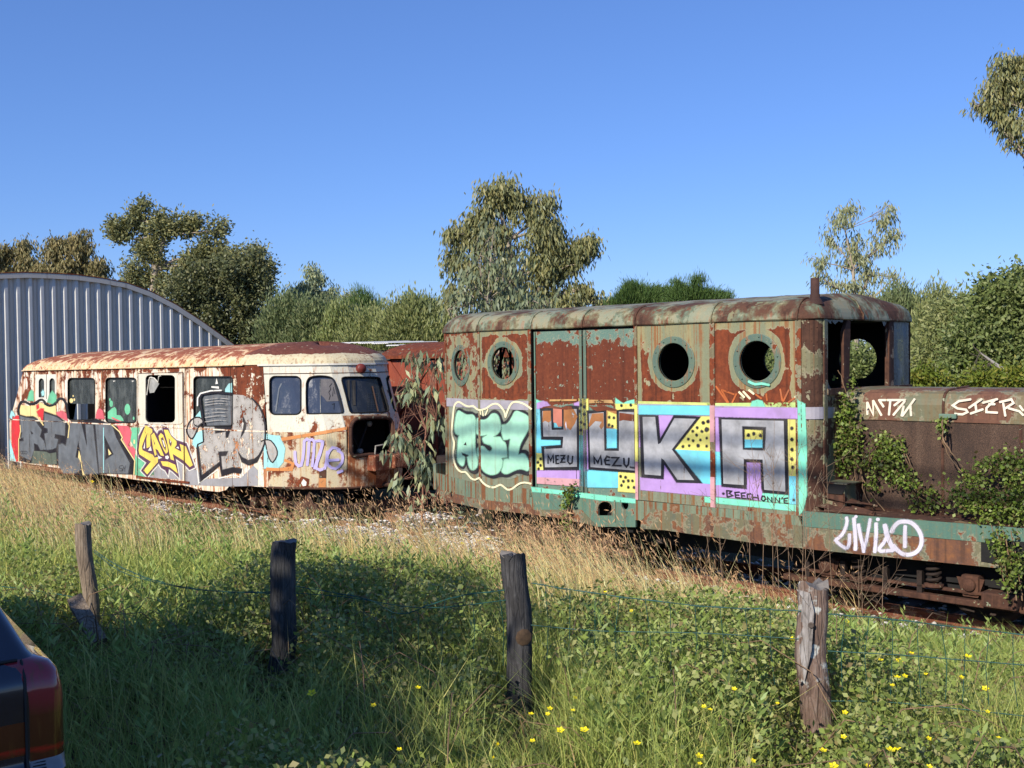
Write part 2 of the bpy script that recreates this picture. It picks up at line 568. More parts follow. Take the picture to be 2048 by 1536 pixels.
TEAL = rusty('teal_plate_paint', (C(92, 128, 112), C(110, 138, 118), C(140, 128, 92)), cover=.24, flake=3.5, streak=.35, seed=9)
SKIRT = rusty('skirt_paint', (C(134, 144, 118), C(112, 134, 114), C(128, 108, 70)), cover=.25, flake=3, streak=.9, streakcol=C(132, 76, 38), seed=10, streakscale=13, sth=.47)
BEAMLOW = rusty('frame_rust', (C(122, 116, 88), C(106, 110, 92), C(124, 100, 62)), [(.2, C(76, 58, 52)), (.45, C(112, 78, 62)), (.65, C(148, 98, 62)), (.85, C(150, 110, 74))], cover=.50, flake=3.4, streak=.8, streakcol=C(150, 84, 44), seed=11)
BEAMTOP = rusty('beam_teal', (C(84, 122, 108), C(96, 130, 112), C(140, 130, 84)), cover=.2, flake=4, streak=.2, seed=12)
BATTEN = rusty('batten_paint', (C(140, 138, 108), C(124, 112, 84), C(110, 80, 56)), cover=.5, flake=6, streak=.7, seed=13)
RINGM = rusty('porthole_ring_paint', (C(92, 116, 104), C(104, 124, 106), C(138, 128, 92)), cover=.26, flake=6, streak=.6, seed=14)
LAV = gpaint('lavender_grey_paint', C(178, 172, 180), .36, .35)
G_MINT = gpaint('mint_spray', C(178, 234, 202), .31, .6, .12)
G_MINT2 = gpaint('aqua_spray', C(140, 240, 205), .37, .1, .10, 2)
G_CYAN = gpaint('cyan_spray', C(125, 222, 240), .33, .15, .08, 1)
G_YEL = gpaint('yellow_spray', C(250, 240, 130), .33, .3, .06, 3)
G_PUR = gpaint('purple_spray', C(198, 160, 222), .33, .12, .08, 4)
G_PINK = gpaint('pink_spray', C(226, 170, 175), .38, .3, .1, 5)
G_SIL = gpaint('silver_spray', C(172, 172, 175), .33, .25, .30, 6)
G_BLK = gpaint('black_spray', C(40, 39, 46), .31, .03, .2, 7)
G_CREAM = gpaint('cream_spray', C(255, 244, 200), .32, .1, .05, 8)
G_WHITE = gpaint('white_spray', C(232, 226, 240, .85), .32, .10, .10, 9, .25)
G_ORANGE = gpaint('orange_rust_stain', C(176, 116, 70), .36, .6, .2, 10)
G_TAN = gpaint('tan_faded_band', C(196, 152, 96), .45, .5, .25, 19)
G_BROWN = gpaint('brown_bare_patch', C(120, 62, 40), .33, .5, .25, 11)

for _n, _m, _c in (('black_spray', G_BLK, C(48, 46, 52)), ('mint_spray', G_MINT, C(176, 232, 200)), ('aqua_spray', G_MINT2, C(140, 240, 205)), ('yellow_spray', G_YEL, C(250, 240, 130)), ('cyan_spray', G_CYAN, C(125, 222, 240)), ('purple_spray', G_PUR, C(198, 160, 222))):
    HALO[_n] = gpaint(_n + '_overspray', _c, .33, .05, .1, 21, 1.25)
def sx(px, py=830): return LC.at(px, py)[0]
def rect(s0, s1, z0, z1): return [(s0, z0), (s1, z0), (s1, z1), (s0, z1)]
def circ(s, z, r, n=40): return [(s + r * math.cos(2 * math.pi * k / n), z + r * math.sin(2 * math.pi * k / n)) for k in range(n)]
def strip(mb, s0, s1, z0, z1, mat, h=.012, cur=None):
    sheet_sz(mb, cur or LC, rect(s0, s1, z0, z1), mat, (), h, h + .002)
def ptag(label, name, mb): return loco.part(name, mb, label)

def ring_at(cur, s, z, r, name='porthole_ring', th=None):
    mb = MB(); q = cur.pt(s); i = int(np.clip(np.searchsorted(cur.s, s) - 1, 0, 99)); n = cur.n[i]
    mb.lathe((q[0], q[1], z), (n[0], n[1], 0), [(0, r * 1.37), (.008, r * 1.37), (.011, r * 1.34), (.011, r * 1.06), (.010, r * 1.02), (-.035, r)], RINGM, 44, False)
    for k in range(10):
        a = 2 * math.pi * (k + .3) / 10; e = r * 1.22
        u = np.array([cur.d[i][0], cur.d[i][1]])
        c = q + u * e * math.cos(a)
        mb.lathe((c[0] + n[0] * .02, c[1] + n[1] * .02, z + e * math.sin(a)), (n[0], n[1], 0), [(0, .008), (.004, .007), (.006, 0.0001)], RINGM, 6)
    return loco.part(name, mb)

def panel(s0, s1, holes, upm, lowm, z0=ZS):
    mb = MB()
    hs = [circ(s, z, r) for s, z, r in holes]
    sheet_sz(mb, LC, rect(s0, s1, ZB1 - .02, ZE + .02), upm, hs, 0, .03, rim=DARK)
    sheet_sz(mb, LC, rect(s0, s1, z0, ZB1 - .02), lowm, (), 0, .03, rim=DARK)
    strip(mb, s0 + .015, s1 - .015, ZB0, ZB1, LAV, .010)
    return mb

HR = .205
s1064, s1272, s1425, s1597 = sx(1064), sx(1272), sx(1425), SB
h0 = LC.at(921.5, 731); h1 = LC.at(1006.5, 726.5); h3 = LC.at(1347, 724); h4 = LC.at(1514, 722)
# ---- tapered end panel
mb = panel(0, SA, [(h0[0], h0[1], HR)], UP0, LOW)
strip(mb, 0, .05, ZS, ZE, BATTEN)
ptag('tapered end panel with streaked paint', 'end_panel', mb)
# ---- panel with the mint lettering
mb = panel(SA, s1064, [(h1[0], h1[1], HR)], UP1, LOW)
strip(mb, SA - .02, SA + .025, ZS, ZE, BATTEN); strip(mb, s1064 - .05, s1064, ZS - .1, ZE, BATTEN)
for px in (1010, 1040):
    strip(mb, sx(px), sx(px) + .008, ZS, ZB0, LOW, .004)
OUT = [(440, 560), (460, 500), (495, 478), (540, 485), (600, 520), (680, 545), (770, 548), (840, 590), (900, 578), (935, 615), (990, 640), (1050, 630), (1110, 590), (1160, 535), (1230, 512), (1300, 540), (1360, 625), (1400, 740), (1440, 750), (1500, 690), (1560, 600), (1610, 512), (1670, 482), (1740, 492), (1860, 540), (1940, 600), (1990, 700), (2000, 820), (1975, 930), (1920, 1050), (1850, 1170), (1790, 1290), (1785, 1328), (1860, 1332), (1930, 1380), (1965, 1500), (1965, 1640), (1950, 1810), (1900, 1851), (1740, 1806), (1640, 1821), (1560, 1866), (1480, 1891), (1400, 1881), (1300, 1890), (1200, 1911), (1060, 1866), (960, 1790), (915, 1745), (880, 1805), (820, 1818), (760, 1800), (700, 1750), (665, 1660), (652, 1600), (635, 1660), (600, 1710), (560, 1712), (490, 1670), (450, 1600), (435, 1500), (445, 1400), (455, 1250), (475, 1090), (430, 1050), (405, 1000), (400, 850), (415, 700)]
AA = [(490, 525), (560, 555), (640, 600), (700, 610), (780, 605), (825, 650), (845, 720), (848, 850), (842, 1000), (838, 1200), (848, 1340), (870, 1400), (885, 1500), (893, 1600), (870, 1690), (800, 1742), (740, 1720), (700, 1640), (680, 1536), (660, 1445), (630, 1445), (625, 1536), (612, 1620), (580, 1660), (525, 1635), (475, 1560), (462, 1440), (470, 1300), (490, 1080), (500, 1030), (440, 1000), (415, 930), (412, 850), (425, 720), (450, 600)]
TT = [(880, 680), (930, 705), (990, 715), (1060, 700), (1110, 660), (1160, 600), (1220, 580), (1280, 600), (1320, 660), (1350, 770), (1362, 850), (1352, 920), (1325, 970), (1270, 1020), (1220, 1055), (1290, 1060), (1350, 1065), (1400, 1140), (1450, 1180), (1480, 1280), (1490, 1450), (1480, 1480), (1385, 1495), (1385, 1515), (1400, 1560), (1380, 1680), (1345, 1750), (1300, 1805), (1200, 1840), (1100, 1825), (1010, 1770), (950, 1670), (925, 1560), (920, 1500), (880, 1430), (870, 1340), (900, 1275), (960, 1250), (1010, 1260), (1060, 1310), (1120, 1355), (1165, 1340), (1180, 1290), (1150, 1240), (1080, 1215), (1020, 1190), (990, 1140), (985, 1080), (1080, 1020), (1000, 1035), (930, 1035), (870, 1000), (856, 960), (852, 800)]
OO = [(1470, 800), (1540, 730), (1600, 620), (1640, 550), (1690, 530), (1760, 555), (1860, 600), (1930, 660), (1955, 760), (1945, 860), (1900, 960), (1830, 1080), (1770, 1190), (1740, 1290), (1720, 1420), (1790, 1400), (1860, 1420), (1910, 1500), (1940, 1600), (1940, 1700), (1920, 1750), (1880, 1755), (1800, 1725), (1700, 1730), (1600, 1770), (1500, 1820), (1420, 1815), (1370, 1760), (1400, 1660), (1420, 1520), (1510, 1505), (1525, 1490), (1525, 1300), (1550, 1110), (1500, 1115), (1440, 1125), (1410, 1110), (1378, 1000), (1372, 950), (1378, 870), (1376, 815)]
paint(mb, LC, T('C2', [(300, 440), (1960, 520), (1960, 1780), (1560, 1930), (960, 1860), (560, 1740), (380, 1560), (330, 1000)]), gpaint('grey_green_wash', C(150, 156, 138), .42, .7, .15), 0)
paint(mb, LC, smooth_px(T('C2', OUT), 2), G_BLK, 3)
for q in (AA, TT, OO):
    paint(mb, LC, smooth_px(T('C2', q), 2), G_MINT, 5)
paint(mb, LC, T('C2', [(600, 1228), (645, 1165), (662, 1235)]), G_BLK, 6)
paint(mb, LC, T('C2', [(575, 1395), (692, 1438), (685, 1455), (640, 1460), (580, 1430)]), G_BLK, 6)
paint(mb, LC, T('C2', [(870, 1095), (925, 1100), (935, 1165), (880, 1200)]), LOW, 5)
for a in ([(360, 960), (370, 800), (390, 600), (410, 440), (450, 370), (500, 345), (560, 370), (640, 420), (720, 440), (800, 430), (860, 480), (920, 510), (1000, 500), (1080, 470), (1160, 410), (1250, 380), (1330, 410), (1400, 490), (1440, 560), (1460, 660)], [(1462, 650), (1490, 560), (1540, 440), (1600, 360), (1680, 345), (1780, 365), (1880, 410), (1985, 490)],
          [(360, 970), (380, 1080), (410, 1180), (400, 1300), (390, 1450), (420, 1600), (480, 1720), (560, 1780), (640, 1780), (700, 1840), (760, 1910), (840, 1940), (920, 1905), (980, 1980), (1060, 2050), (1160, 2090), (1240, 2090), (1350, 2040), (1420, 2080), (1500, 2140), (1580, 2130), (1640, 2090), (1740, 2020), (1850, 1995), (1980, 2020)]):
    stroke(mb, LC, T('C2', a), 3.6, G_CREAM, 8, smooth=2)
for a in ([(935, 515), (948, 600)], [(985, 515), (1000, 630)], [(1095, 500), (1045, 615)]):
    stroke(mb, LC, T('C2', a), 2.4, G_CREAM, 7)
ptag('panel sprayed with mint green bubble letters A31', 'side_panel', mb)
ring_at(LC, h0[0], h0[1], HR); ring_at(LC, h1[0], h1[1], HR); ring_at(LC, h3[0], h3[1], HR + .004); ring_at(LC, h4[0], h4[1], HR + .004)

# ---- sliding doors
sD0, sD1, sD2 = sx(1070), sx(1166.5), sx(1270.5)
ZD = LC.at(1120, 662)[1]
LT = LC.at(1120, 972)[1]
mb = MB()
sheet_sz(mb, LC, rect(sD0, sD1 - .012, ZS - .02, ZD), UPD, (), -.010, .03)
strip(mb, sD1 - .055, sD1 - .012, ZS, ZD, RINGM, .004)
strip(mb, sD0, sD0 + .02, ZS, ZD, TEAL, .006)
def dp(pts, mat, lay, **k): paint(mb, LC, T('D', pts), mat, lay, **k)
dp([(100, 70), (150, 95), (205, 95), (215, 200), (100, 210)], G_MINT2, 0)
dp([(110, 125), (205, 92), (265, 110), (310, 165), (300, 210), (110, 210)], G_PUR, 1)
dp([(680, 130), (755, 105), (755, 180), (690, 180)], G_PUR, 1)
dp([(102, 195), (480, 210), (480, 895), (102, 895)], G_CYAN, 0)
dp([(757, 60), (806, 62), (808, 615), (757, 615)], G_YEL, 0)
dp([(757, 615), (808, 615), (812, 1400), (757, 1400)], G_CYAN, 0)
dp([(102, 890), (220, 895), (225, 1168), (104, 1165)], G_YEL, 0)
dp([(106, 1150), (785, 1150), (785, 1292), (106, 1262)], G_PUR, 0)
dp([(106, 1262), (785, 1292), (785, 1410), (106, 1360)], G_PINK, 0)
dp([(305, 68), (720, 63), (720, 92), (305, 98)], G_TAN, 0)
dp([(160, 205), (355, 195), (370, 505), (500, 505), (490, 190), (600, 160), (755, 172), (762, 600), (757, 1152), (215, 1150), (180, 790), (478, 768), (480, 690), (180, 682)], G_BLK, 2)
dp([(195, 245), (325, 240), (340, 535), (522, 532), (525, 215), (722, 215), (727, 1102), (235, 1110), (225, 830), (505, 815), (517, 640), (212, 638)], G_SIL, 3)
dp([(205, 245), (328, 240), (330, 400), (290, 420), (235, 395), (200, 420)], G_ORANGE, 4)
dp([(362, 195), (497, 190), (500, 480), (440, 490), (410, 430), (365, 420)], gpaint('salmon_faded_patch', C(205, 128, 108), .36, .5, .15, 12), 4)
dp([(170, 215), (210, 180), (330, 160), (420, 178), (500, 195), (560, 165), (650, 175), (660, 215), (560, 225), (360, 205), (260, 195)], G_BROWN, 5)
dp([(525, 220), (680, 215), (735, 330), (700, 430), (630, 540), (575, 500), (545, 545), (525, 480)], G_ORANGE, 4)
dp([(560, 400), (575, 500), (560, 540), (548, 450)], G_WHITE, 5)
for a in ([(285, 1050), (287, 925), (325, 1010), (365, 918), (370, 1040)], [(450, 930), (405, 932), (410, 1052), (452, 1050)], [(410, 990), (440, 988)], [(480, 930), (540, 928), (482, 1032), (548, 1030)], [(490, 980), (540, 975)], [(595, 930), (590, 1020), (620, 1058), (655, 1040), (662, 938)]):
    stroke(mb, LC, T('D', a), 2.9, G_BLK, 6)
for u, v in ((170, 980), (128, 1032), (168, 1080), (137, 1132), (792, 150), (770, 250), (790, 418), (788, 540)):
    x, y = T('D', [(u, v)])[0]; disc(mb, LC, x, y, 2.0, 2.5, G_BLK, 5, 10)
ptag('door sprayed with a silver letter Y and MEZU', 'door', mb)
mb = MB()
sheet_sz(mb, LC, rect(sD1 + .012, sD2, ZS - .02, ZD), UPD, (), -.010, .03)
strip(mb, sD1 + .012, sD1 + .055, ZS, ZD, RINGM, .004)
dp([(830, 60), (895, 62), (897, 530), (832, 530)], G_YEL, 0)
dp([(832, 530), (897, 530), (900, 1175), (838, 1170)], G_PUR, 0)
dp([(1318, 50), (1400, 110), (1440, 130), (1500, 95), (1608, 70), (1608, 135), (1318, 135)], G_MINT2, 0)
dp([(1312, 130), (1608, 132), (1608, 225), (1330, 225)], G_YEL, 0)
dp([(900, 72), (1260, 75), (1290, 130), (1100, 120), (900, 130)], G_TAN, 0)
dp([(842, 1130), (1358, 1180), (1360, 1425), (850, 1415)], G_CYAN, 0)
dp([(1356, 1180), (1622, 1195), (1628, 1500), (1358, 1480)], G_YEL, 0)
dp([(880, 240), (1165, 232), (1345, 240), (1440, 220), (1608, 215), (1618, 1195), (910, 1145)], G_BLK, 2)
dp([(910, 285), (1138, 265), (1150, 855), (1372, 858), (1372, 255), (1603, 262), (1613, 1160), (935, 1105)], G_SIL, 3)
dp([(1178, 215), (1335, 215), (1337, 525), (1182, 525)], G_ORANGE, 3)
dp([(1200, 250), (1330, 300), (1336, 525), (1200, 470)], G_YEL, 4)
dp([(1186, 520), (1337, 520), (1337, 810), (1192, 812)], G_CYAN, 4)
dp([(905, 160), (1000, 180), (1150, 165), (1320, 215), (1345, 245), (1180, 235), (1040, 250), (960, 215)], G_BROWN, 5)
dp([(960, 285), (1135, 275), (1140, 480), (1100, 530), (1070, 480), (1110, 410), (1010, 400), (920, 495), (910, 460)], G_ORANGE, 4)
dp([(1378, 270), (1603, 300), (1603, 405), (1440, 385), (1378, 400)], G_BROWN, 4)
for a in ([(1000, 1055), (990, 950), (1050, 1040), (1095, 935), (1108, 1068)], [(1235, 958), (1190, 940), (1155, 1000), (1172, 1065), (1235, 1070)], [(1160, 1005), (1225, 1003)], [(1260, 960), (1368, 962), (1282, 1082), (1410, 1085)], [(1450, 970), (1455, 1060), (1490, 1102), (1520, 1065), (1527, 968)]):
    stroke(mb, LC, T('D', a), 3.4, G_BLK, 6)
for u, v in ((1553, 1108), (1580, 1113), (1605, 1118)):
    x, y = T('D', [(u, v)])[0]; disc(mb, LC, x, y, 1.3, 1.3, G_BLK, 6, 8)
for u, v in ((840, 180), (838, 295), (840, 448), (1225, 342), (1297, 350), (1222, 458), (1272, 478), (1410, 160), (1555, 155), (1398, 1248), (1474, 1262), (1443, 1325), (1517, 1315), (1580, 1316), (1411, 1386), (1517, 1415), (1605, 1418)):
    x, y = T('D', [(u, v)])[0]; disc(mb, LC, x, y, 2.1, 2.6, G_BLK, 5, 10)
ptag('door sprayed with a silver letter U and MEZU', 'door', mb)
mb = MB()
sheet_sz(mb, LC, rect(s1064, s1272, ZS - .05, ZE), DARK, (), -.05, .02)  # near-black backing sheet stands in for the shade in the door gaps
strip(mb, sD2, s1272 + .03, ZB0 + .1, ZE, BATTEN, .014)
for z0, z1, mt in ((ZB0 - .55, ZB0 + .12, G_YEL), (ZS, ZB0 - .55, G_PINK)):
    strip(mb, sD2, s1272 + .03, z0, z1, mt, .014)
strip(mb, sD2, s1272 + .03, ZB0 - .55, ZB0 + .1, BATTEN, .0125)
strip(mb, sD2, s1272 + .03, ZS, ZB0 - .55, BATTEN, .0125)
loco.part('door_frame', mb)

# ---- panel with the letter K
mb = panel(s1272, s1425, [(h3[0], h3[1], HR + .004)], UP3, LOW)
def kp(pts, mat, lay): paint(mb, LC, T('K', pts), mat, lay)
kp([(100, 75), (1000, 95), (1000, 135), (700, 118), (400, 120), (100, 120)], gpaint('lime_drips', C(215, 225, 130), .42, .3, .2, 13), 0)
kp([(118, 128), (985, 135), (985, 245), (118, 235)], G_CYAN, 7)
kp([(118, 235), (1000, 250), (1000, 700), (560, 665), (118, 640)], G_PUR, 0)
kp([(870, 262), (1003, 265), (1008, 692), (556, 668)], G_YEL, 1)
kp([(550, 668), (1060, 695), (1062, 1105), (890, 1085)], G_CYAN, 1)
kp([(128, 1010), (415, 1030), (420, 850), (590, 1075), (890, 1085), (1055, 1098), (1055, 1250), (132, 1165)], G_PUR, 1)
kp([(120, 240), (350, 252), (374, 540), (545, 247), (870, 268), (553, 668), (890, 1080), (575, 1072), (424, 850), (415, 1032), (148, 1010)], G_BLK, 3)
kp([(160, 268), (315, 268), (350, 605), (380, 590), (552, 285), (815, 292), (520, 668), (795, 1045), (590, 1040), (425, 800), (390, 775), (385, 990), (185, 975)], G_SIL, 4)
for u, v, r in ((905, 340, 18), (965, 325, 18), (832, 400, 14), (948, 423, 24), (776, 444, 14), (889, 447, 14), (824, 490, 14), (948, 528, 11), (722, 541, 13), (870, 551, 12), (781, 560, 13), (842, 621, 17), (732, 621, 12), (946, 628, 13), (656, 633, 14)):
    x, y = T('K', [(u, v)])[0]; disc(mb, LC, x, y, r / 6.1, r / 5.4, G_BLK, 5, 10)
sb0, sb1 = sx(1421), sx(1431)
for z0, z1, mt in ((ZB0 - .28, ZB1, G_PINK), (ZS, ZB0 - .66, G_PINK)):
    strip(mb, sb0, sb1, z0, z1, mt, .016)
strip(mb, sb0, sb1, ZS, ZE, BATTEN, .0145)
ptag('panel sprayed with a silver letter K', 'side_panel', mb)
# ---- panel with the letter A
mb = panel(s1425, SB, [(h4[0], h4[1], HR + .004)], UP4, LOW)
def ap(pts, mat, lay): paint(mb, LC, T('A', pts), mat, lay)
ap([(20, 298), (980, 290), (1010, 300), (1030, 345), (700, 345), (300, 335), (30, 330)], gpaint('lime_drip_line', C(205, 232, 140), .43, .3, .2, 14), 0)
ap([(485, 335), (500, 280), (560, 262), (610, 275), (640, 340)], G_MINT2, 1)
ap([(108, 345), (988, 350), (990, 462), (108, 440)], G_PUR, 8)
ap([(108, 440), (150, 440), (165, 815), (112, 812)], G_PUR, 0)
ap([(112, 812), (165, 812), (185, 1170), (116, 1165)], G_CYAN, 0)
ap([(118, 1165), (450, 1165), (440, 920), (605, 925), (640, 1250), (620, 1330), (120, 1285)], G_PUR, 0)
ap([(615, 1245), (890, 1268), (905, 1360), (600, 1332)], G_MINT2, 1)
ap([(882, 468), (1036, 474), (1038, 1078), (890, 1068)], G_YEL, 1)
ap([(890, 1066), (1038, 1076), (1040, 1375), (902, 1365)], G_CYAN, 1)
ap([(0, 1288), (990, 1380), (992, 1445), (0, 1345)], G_MINT2, 1)
ap([(148, 430), (870, 443), (886, 1268), (618, 1245), (602, 1200), (594, 925), (440, 920), (443, 1205), (180, 1180)], G_BLK, 3)
ap([(180, 470), (838, 485), (855, 1235), (632, 1215), (615, 895), (415, 890), (415, 1165), (200, 1150)], G_SIL, 4)
ap([(402, 545), (648, 555), (635, 795), (410, 787)], G_BLK, 5)
ap([(432, 580), (612, 590), (612, 682), (430, 682)], G_YEL, 6)
ap([(430, 682), (612, 682), (612, 766), (430, 766)], G_CYAN, 6)
for u, v in ((925, 563), (1010, 575), (925, 680), (1000, 697), (927, 787), (1010, 806), (925, 890), (1012, 923), (936, 977), (1004, 1027), (466, 637), (523, 622), (594, 640)):
    x, y = T('A', [(u, v)])[0]; disc(mb, LC, x, y, 2.9, 3.3, G_BLK, 7, 10)
BW = [[(235, 1222), (240, 1288)], [(235, 1222), (285, 1228), (262, 1252), (300, 1275), (240, 1290)], [(370, 1238), (322, 1242), (330, 1295), (378, 1300)], [(326, 1268), (365, 1270)], [(432, 1245), (388, 1250), (395, 1302), (440, 1305)], [(390, 1275), (428, 1278)], [(490, 1255), (452, 1262), (455, 1305), (492, 1312)],
      [(505, 1262), (512, 1318)], [(562, 1268), (572, 1325)], [(508, 1292), (568, 1298)], [(612, 1280), (602, 1315), (625, 1332), (648, 1312), (635, 1282), (612, 1280)], [(672, 1340), (668, 1290), (715, 1345), (712, 1295)], [(750, 1350), (748, 1296), (795, 1352), (795, 1300)], [(825, 1295), (818, 1312)], [(885, 1300), (842, 1308), (845, 1352), (888, 1356)], [(842, 1330), (875, 1330)]]
for a in BW:
    stroke(mb, LC, T('A', a), 2.6, G_BLK, 7)
for u, v in ((200, 1254), (946, 1322)):
    x, y = T('A', [(u, v)])[0]; disc(mb, LC, x, y, 2, 2, G_BLK, 7, 8)
for a in ([(180, 160), (250, 290)], [(182, 158), (310, 205)], [(120, 120), (238, 288)], [(335, 200), (292, 290)], [(800, 150), (822, 270)], [(890, 160), (832, 280)], [(950, 245), (885, 290)], [(540, 205), (600, 250)], [(652, 200), (660, 270)]):
    stroke(mb, LC, T('A', a), 3.4, gpaint('orange_tag', C(200, 108, 56), .36, .2, .2, 15) if a[0] == (180, 160) else bpy.data.materials['orange_tag'], 2)
for a in ([(365, 180), (420, 235)], [(410, 175), (480, 250)], [(960, 235), (998, 186)], [(470, 160), (520, 200)]):
    stroke(mb, LC, T('A', a), 4.2, G_CREAM, 3)
strip(mb, SB - .075, SB - .055, ZS, ZE, BATTEN, .008)
ptag('panel sprayed with a silver letter A', 'side_panel', mb)
mb = MB()
stroke(mb, LC, T('A', [(475, 68), (540, 98), (610, 90), (690, 106)]), 5, G_MINT2, 15, smooth=2)
# ---- rounded corner pillar
sp1 = SF0
sheet_sz(mb, LC, rect(SB - .05, sp1, ZS, ZE), PILLAR, (), .003, .03)
strip(mb, SB - .05, SB - .005, ZB1, ZE, BATTEN, .014); strip(mb, SB - .05, SB - .005, ZS, ZB0, BATTEN, .009)
strip(mb, SB, sp1 - .01, ZB0, ZB1 + .005, LAV, .014)
paint(mb, LC, [(1597, 800), (1611, 808), (1614, 900), (1614, 990), (1607, 1022), (1600, 1030)], G_MINT2, 9)
for zz in np.arange(ZS + .1, ZE - .05, .13):
    for ss in np.linspace(SB + .04, sp1 - .04, 4):
        q = LC.pt(ss, .004); i = int(np.searchsorted(LC.s, ss) - 1); n = LC.n[i]
        mb.lathe((q[0], q[1], zz + random.uniform(-.02, .02)), (n[0], n[1], 0), [(0, .007), (.004, .006), (.006, .0001)], PILLAR, 6)
loco.part('corner_pillar', mb)

# ---- cab front: posts, sill, broken and whole panes
FRW = rusty('cab_front_paint', (C(112, 122, 100), C(128, 120, 88), C(90, 66, 46)), RUST_DARK, cover=.5, flake=4, streak=.6, seed=16)
POST = rusty('window_post_paint', (C(134, 118, 92), C(120, 96, 76), C(170, 110, 60)), RUST_DARK, cover=.7, flake=5, streak=.6, seed=17)
mb = MB()
sheet(mb, LC, [(1645.5, 636), (1652, 636), (1652.5, 1010), (1645.5, 1012)], FRW, off=.02, thick=.06)
sheet(mb, LC, [(1694, 638), (1699.5, 638), (1697, 776), (1686, 777), (1686, 664)], POST, off=.01, thick=.04)
sheet(mb, LC, [(1777, 640), (1786, 640), (1786, 772), (1776.5, 772)], POST, off=.01, thick=.05)
sheet(mb, LC, [(1822, 641), (1829.3, 641), (1829.3, 783), (1822, 783)], POST, off=.02, thick=.06)
sheet(mb, LC, [(1651, 777.5), (1829, 769), (1829, 783), (1651, 790)], POST, off=.03, thick=.07)
loco.part('window_frame', mb)
mb = MB()
sheet(mb, LC, [(1646, 788), (1829.5, 782), (1829.5, 1030), (1646, 1030)], FRW, off=0, thick=.04, rim=DARK)
sheet(mb, LC, [(1653, 815), (1669, 814), (1669, 835), (1653, 837)], LAV, off=.004)
loco.part('front_panel', mb)
GLD = glass('dusty_cab_glass', (.05, .06, .06), .25, .8, (.30, .33, .32), .35)
mb = MB()
sheet(mb, LC, [(1785, 642), (1823, 642), (1823, 770), (1785, 771)], GLD, off=-.01, thick=.005)
loco.part('window_pane', mb, 'unbroken dusty pane')
mb = MB()
for sh in ([(1652, 637), (1690, 638), (1686, 645), (1679, 642), (1672, 649), (1665, 641), (1664, 648), (1657, 642)], [(1699, 639), (1712, 639), (1705, 642)], [(1764, 639), (1777, 639), (1774, 648), (1770, 653)], [(1777, 652), (1775, 700), (1777, 720)], [(1652, 650), (1655, 657), (1652, 664)], [(1652, 676), (1654.5, 690), (1652, 704)], [(1653, 778), (1658, 765), (1663, 777.5)]):
    mb = MB(); sheet(mb, LC, sh, GLD, off=-.01, thick=.004)
    loco.part('broken_pane', mb, 'jagged glass left in the frame')

# ---- far wall, end wall, floor
mb = MB()
W2 = Curtain([(0, LW), (tL, LW), (eP[0], LW - eP[1])])
far_h = [circ(-(-.53), 1.85, .24), circ(1.6, 1.85, HR), circ(-(tL) + .27, 1.85, .22)]
sheet_sz(mb, W2, rect(0.05, W2.s[-1], -.02, ZE), LOW, far_h, 0, .03, rim=DARK)
EW = Curtain([(eP[0], LW - eP[1]), tuple(eP)])
ew = EW.s[-1]
sheet_sz(mb, EW, rect(0, ew, -.02, ZE), LOW, [rect(.18, ew - .18, 1.15, 2.17)], 0, .03, rim=DARK)
mb.box((tL, .1, .15), (0, LW - .1, .25), DARK); mb.box((eP[0] + .05, .36, .15), (tL, LW - .36, .25), DARK)
mb.box((-3.7, LW - .75, .25), (-2.2, LW - .2, 1.3), DARK)
for y_, z_ in ((1.1, 1.15), (1.3, 1.15)):
    mb.tube([(eP[0] + .3, y_, z_), (eP[0] + .3, y_, 2.2)], .02, DARK, 6)
mb.tube([(eP[0] + .3, .8, 1.15), (eP[0] + .3, 1.2, 2.1), (eP[0] + .3, 1.5, 1.5)], .02, DARK, 6)
mb.box((-2.9, .06, .25), (-2.86, LW - .06, ZE), DARK)
loco.part('body_shell', mb)

# ---- roof with rounded edges
def offs(poly, d):
    p = np.array(poly); n = len(p); out = []
    for i in range(n):
        a, b, c = p[i - 1], p[i], p[(i + 1) % n]
        n0 = np.array([b[1] - a[1], a[0] - b[0]]); n1 = np.array([c[1] - b[1], b[0] - c[0]])
        n0 /= np.linalg.norm(n0) + 1e-12; n1 /= np.linalg.norm(n1) + 1e-12
        m_ = n0 + n1; m_ /= np.linalg.norm(m_) + 1e-12
        out.append(b + m_ * d / max(.4, m_ @ n0))
    return out
near = [LC.p[i] for i in range(len(LC.p))]
loopp = [np.array(q) for q in near] + [np.array((tL, LW)), np.array((eP[0], LW - eP[1]))]
# denser points along the sides
dense = []
for i in range(len(loopp)):
    a, b = loopp[i], loopp[(i + 1) % len(loopp)]
    k = max(1, int(np.linalg.norm(b - a) / .25))
    for j in range(k):
        dense.append(a + (b - a) * j / k)
rise, rin = .19, .22
mb = MB(); rings = []
prof = [(.018, -.012), (.028, .0), (.026, .02)] + [(.02 - rin * (1 - math.cos(a)), .02 + rise * math.sin(a)) for a in np.linspace(.25, math.pi / 2, 7)] + [(-.5, None), (-.85, None), (-1.1, None)]
for d, h in prof:
    R__ = []
    for q, o0 in zip(offs(dense, d) if d > -.3 else [None] * len(dense), dense):
        if q is None:
            sp = np.array((min(max(o0[0], eP[0] + 1.14), RC - 1.14), LW / 2))
            q = sp + (o0 - sp) * max(.02, (1.14 + d) / 1.14)
        cr = .09 * max(0, 1 - ((q[1] - LW / 2) / .93) ** 2)
        w_ = 0 if h is None or d > -.1 else 1
        z = ZE + (rise + .02 + cr if h is None else h + (cr * (abs(d) / rin) if d < -.05 else 0)) + random.uniform(-.003, .003)
        R__.append((q[0], q[1], z))
    rings.append(R__)
for a, b in zip(rings[:-1], rings[1:]):
    mb.quadstrip(a, b, ROOFM, True, True)
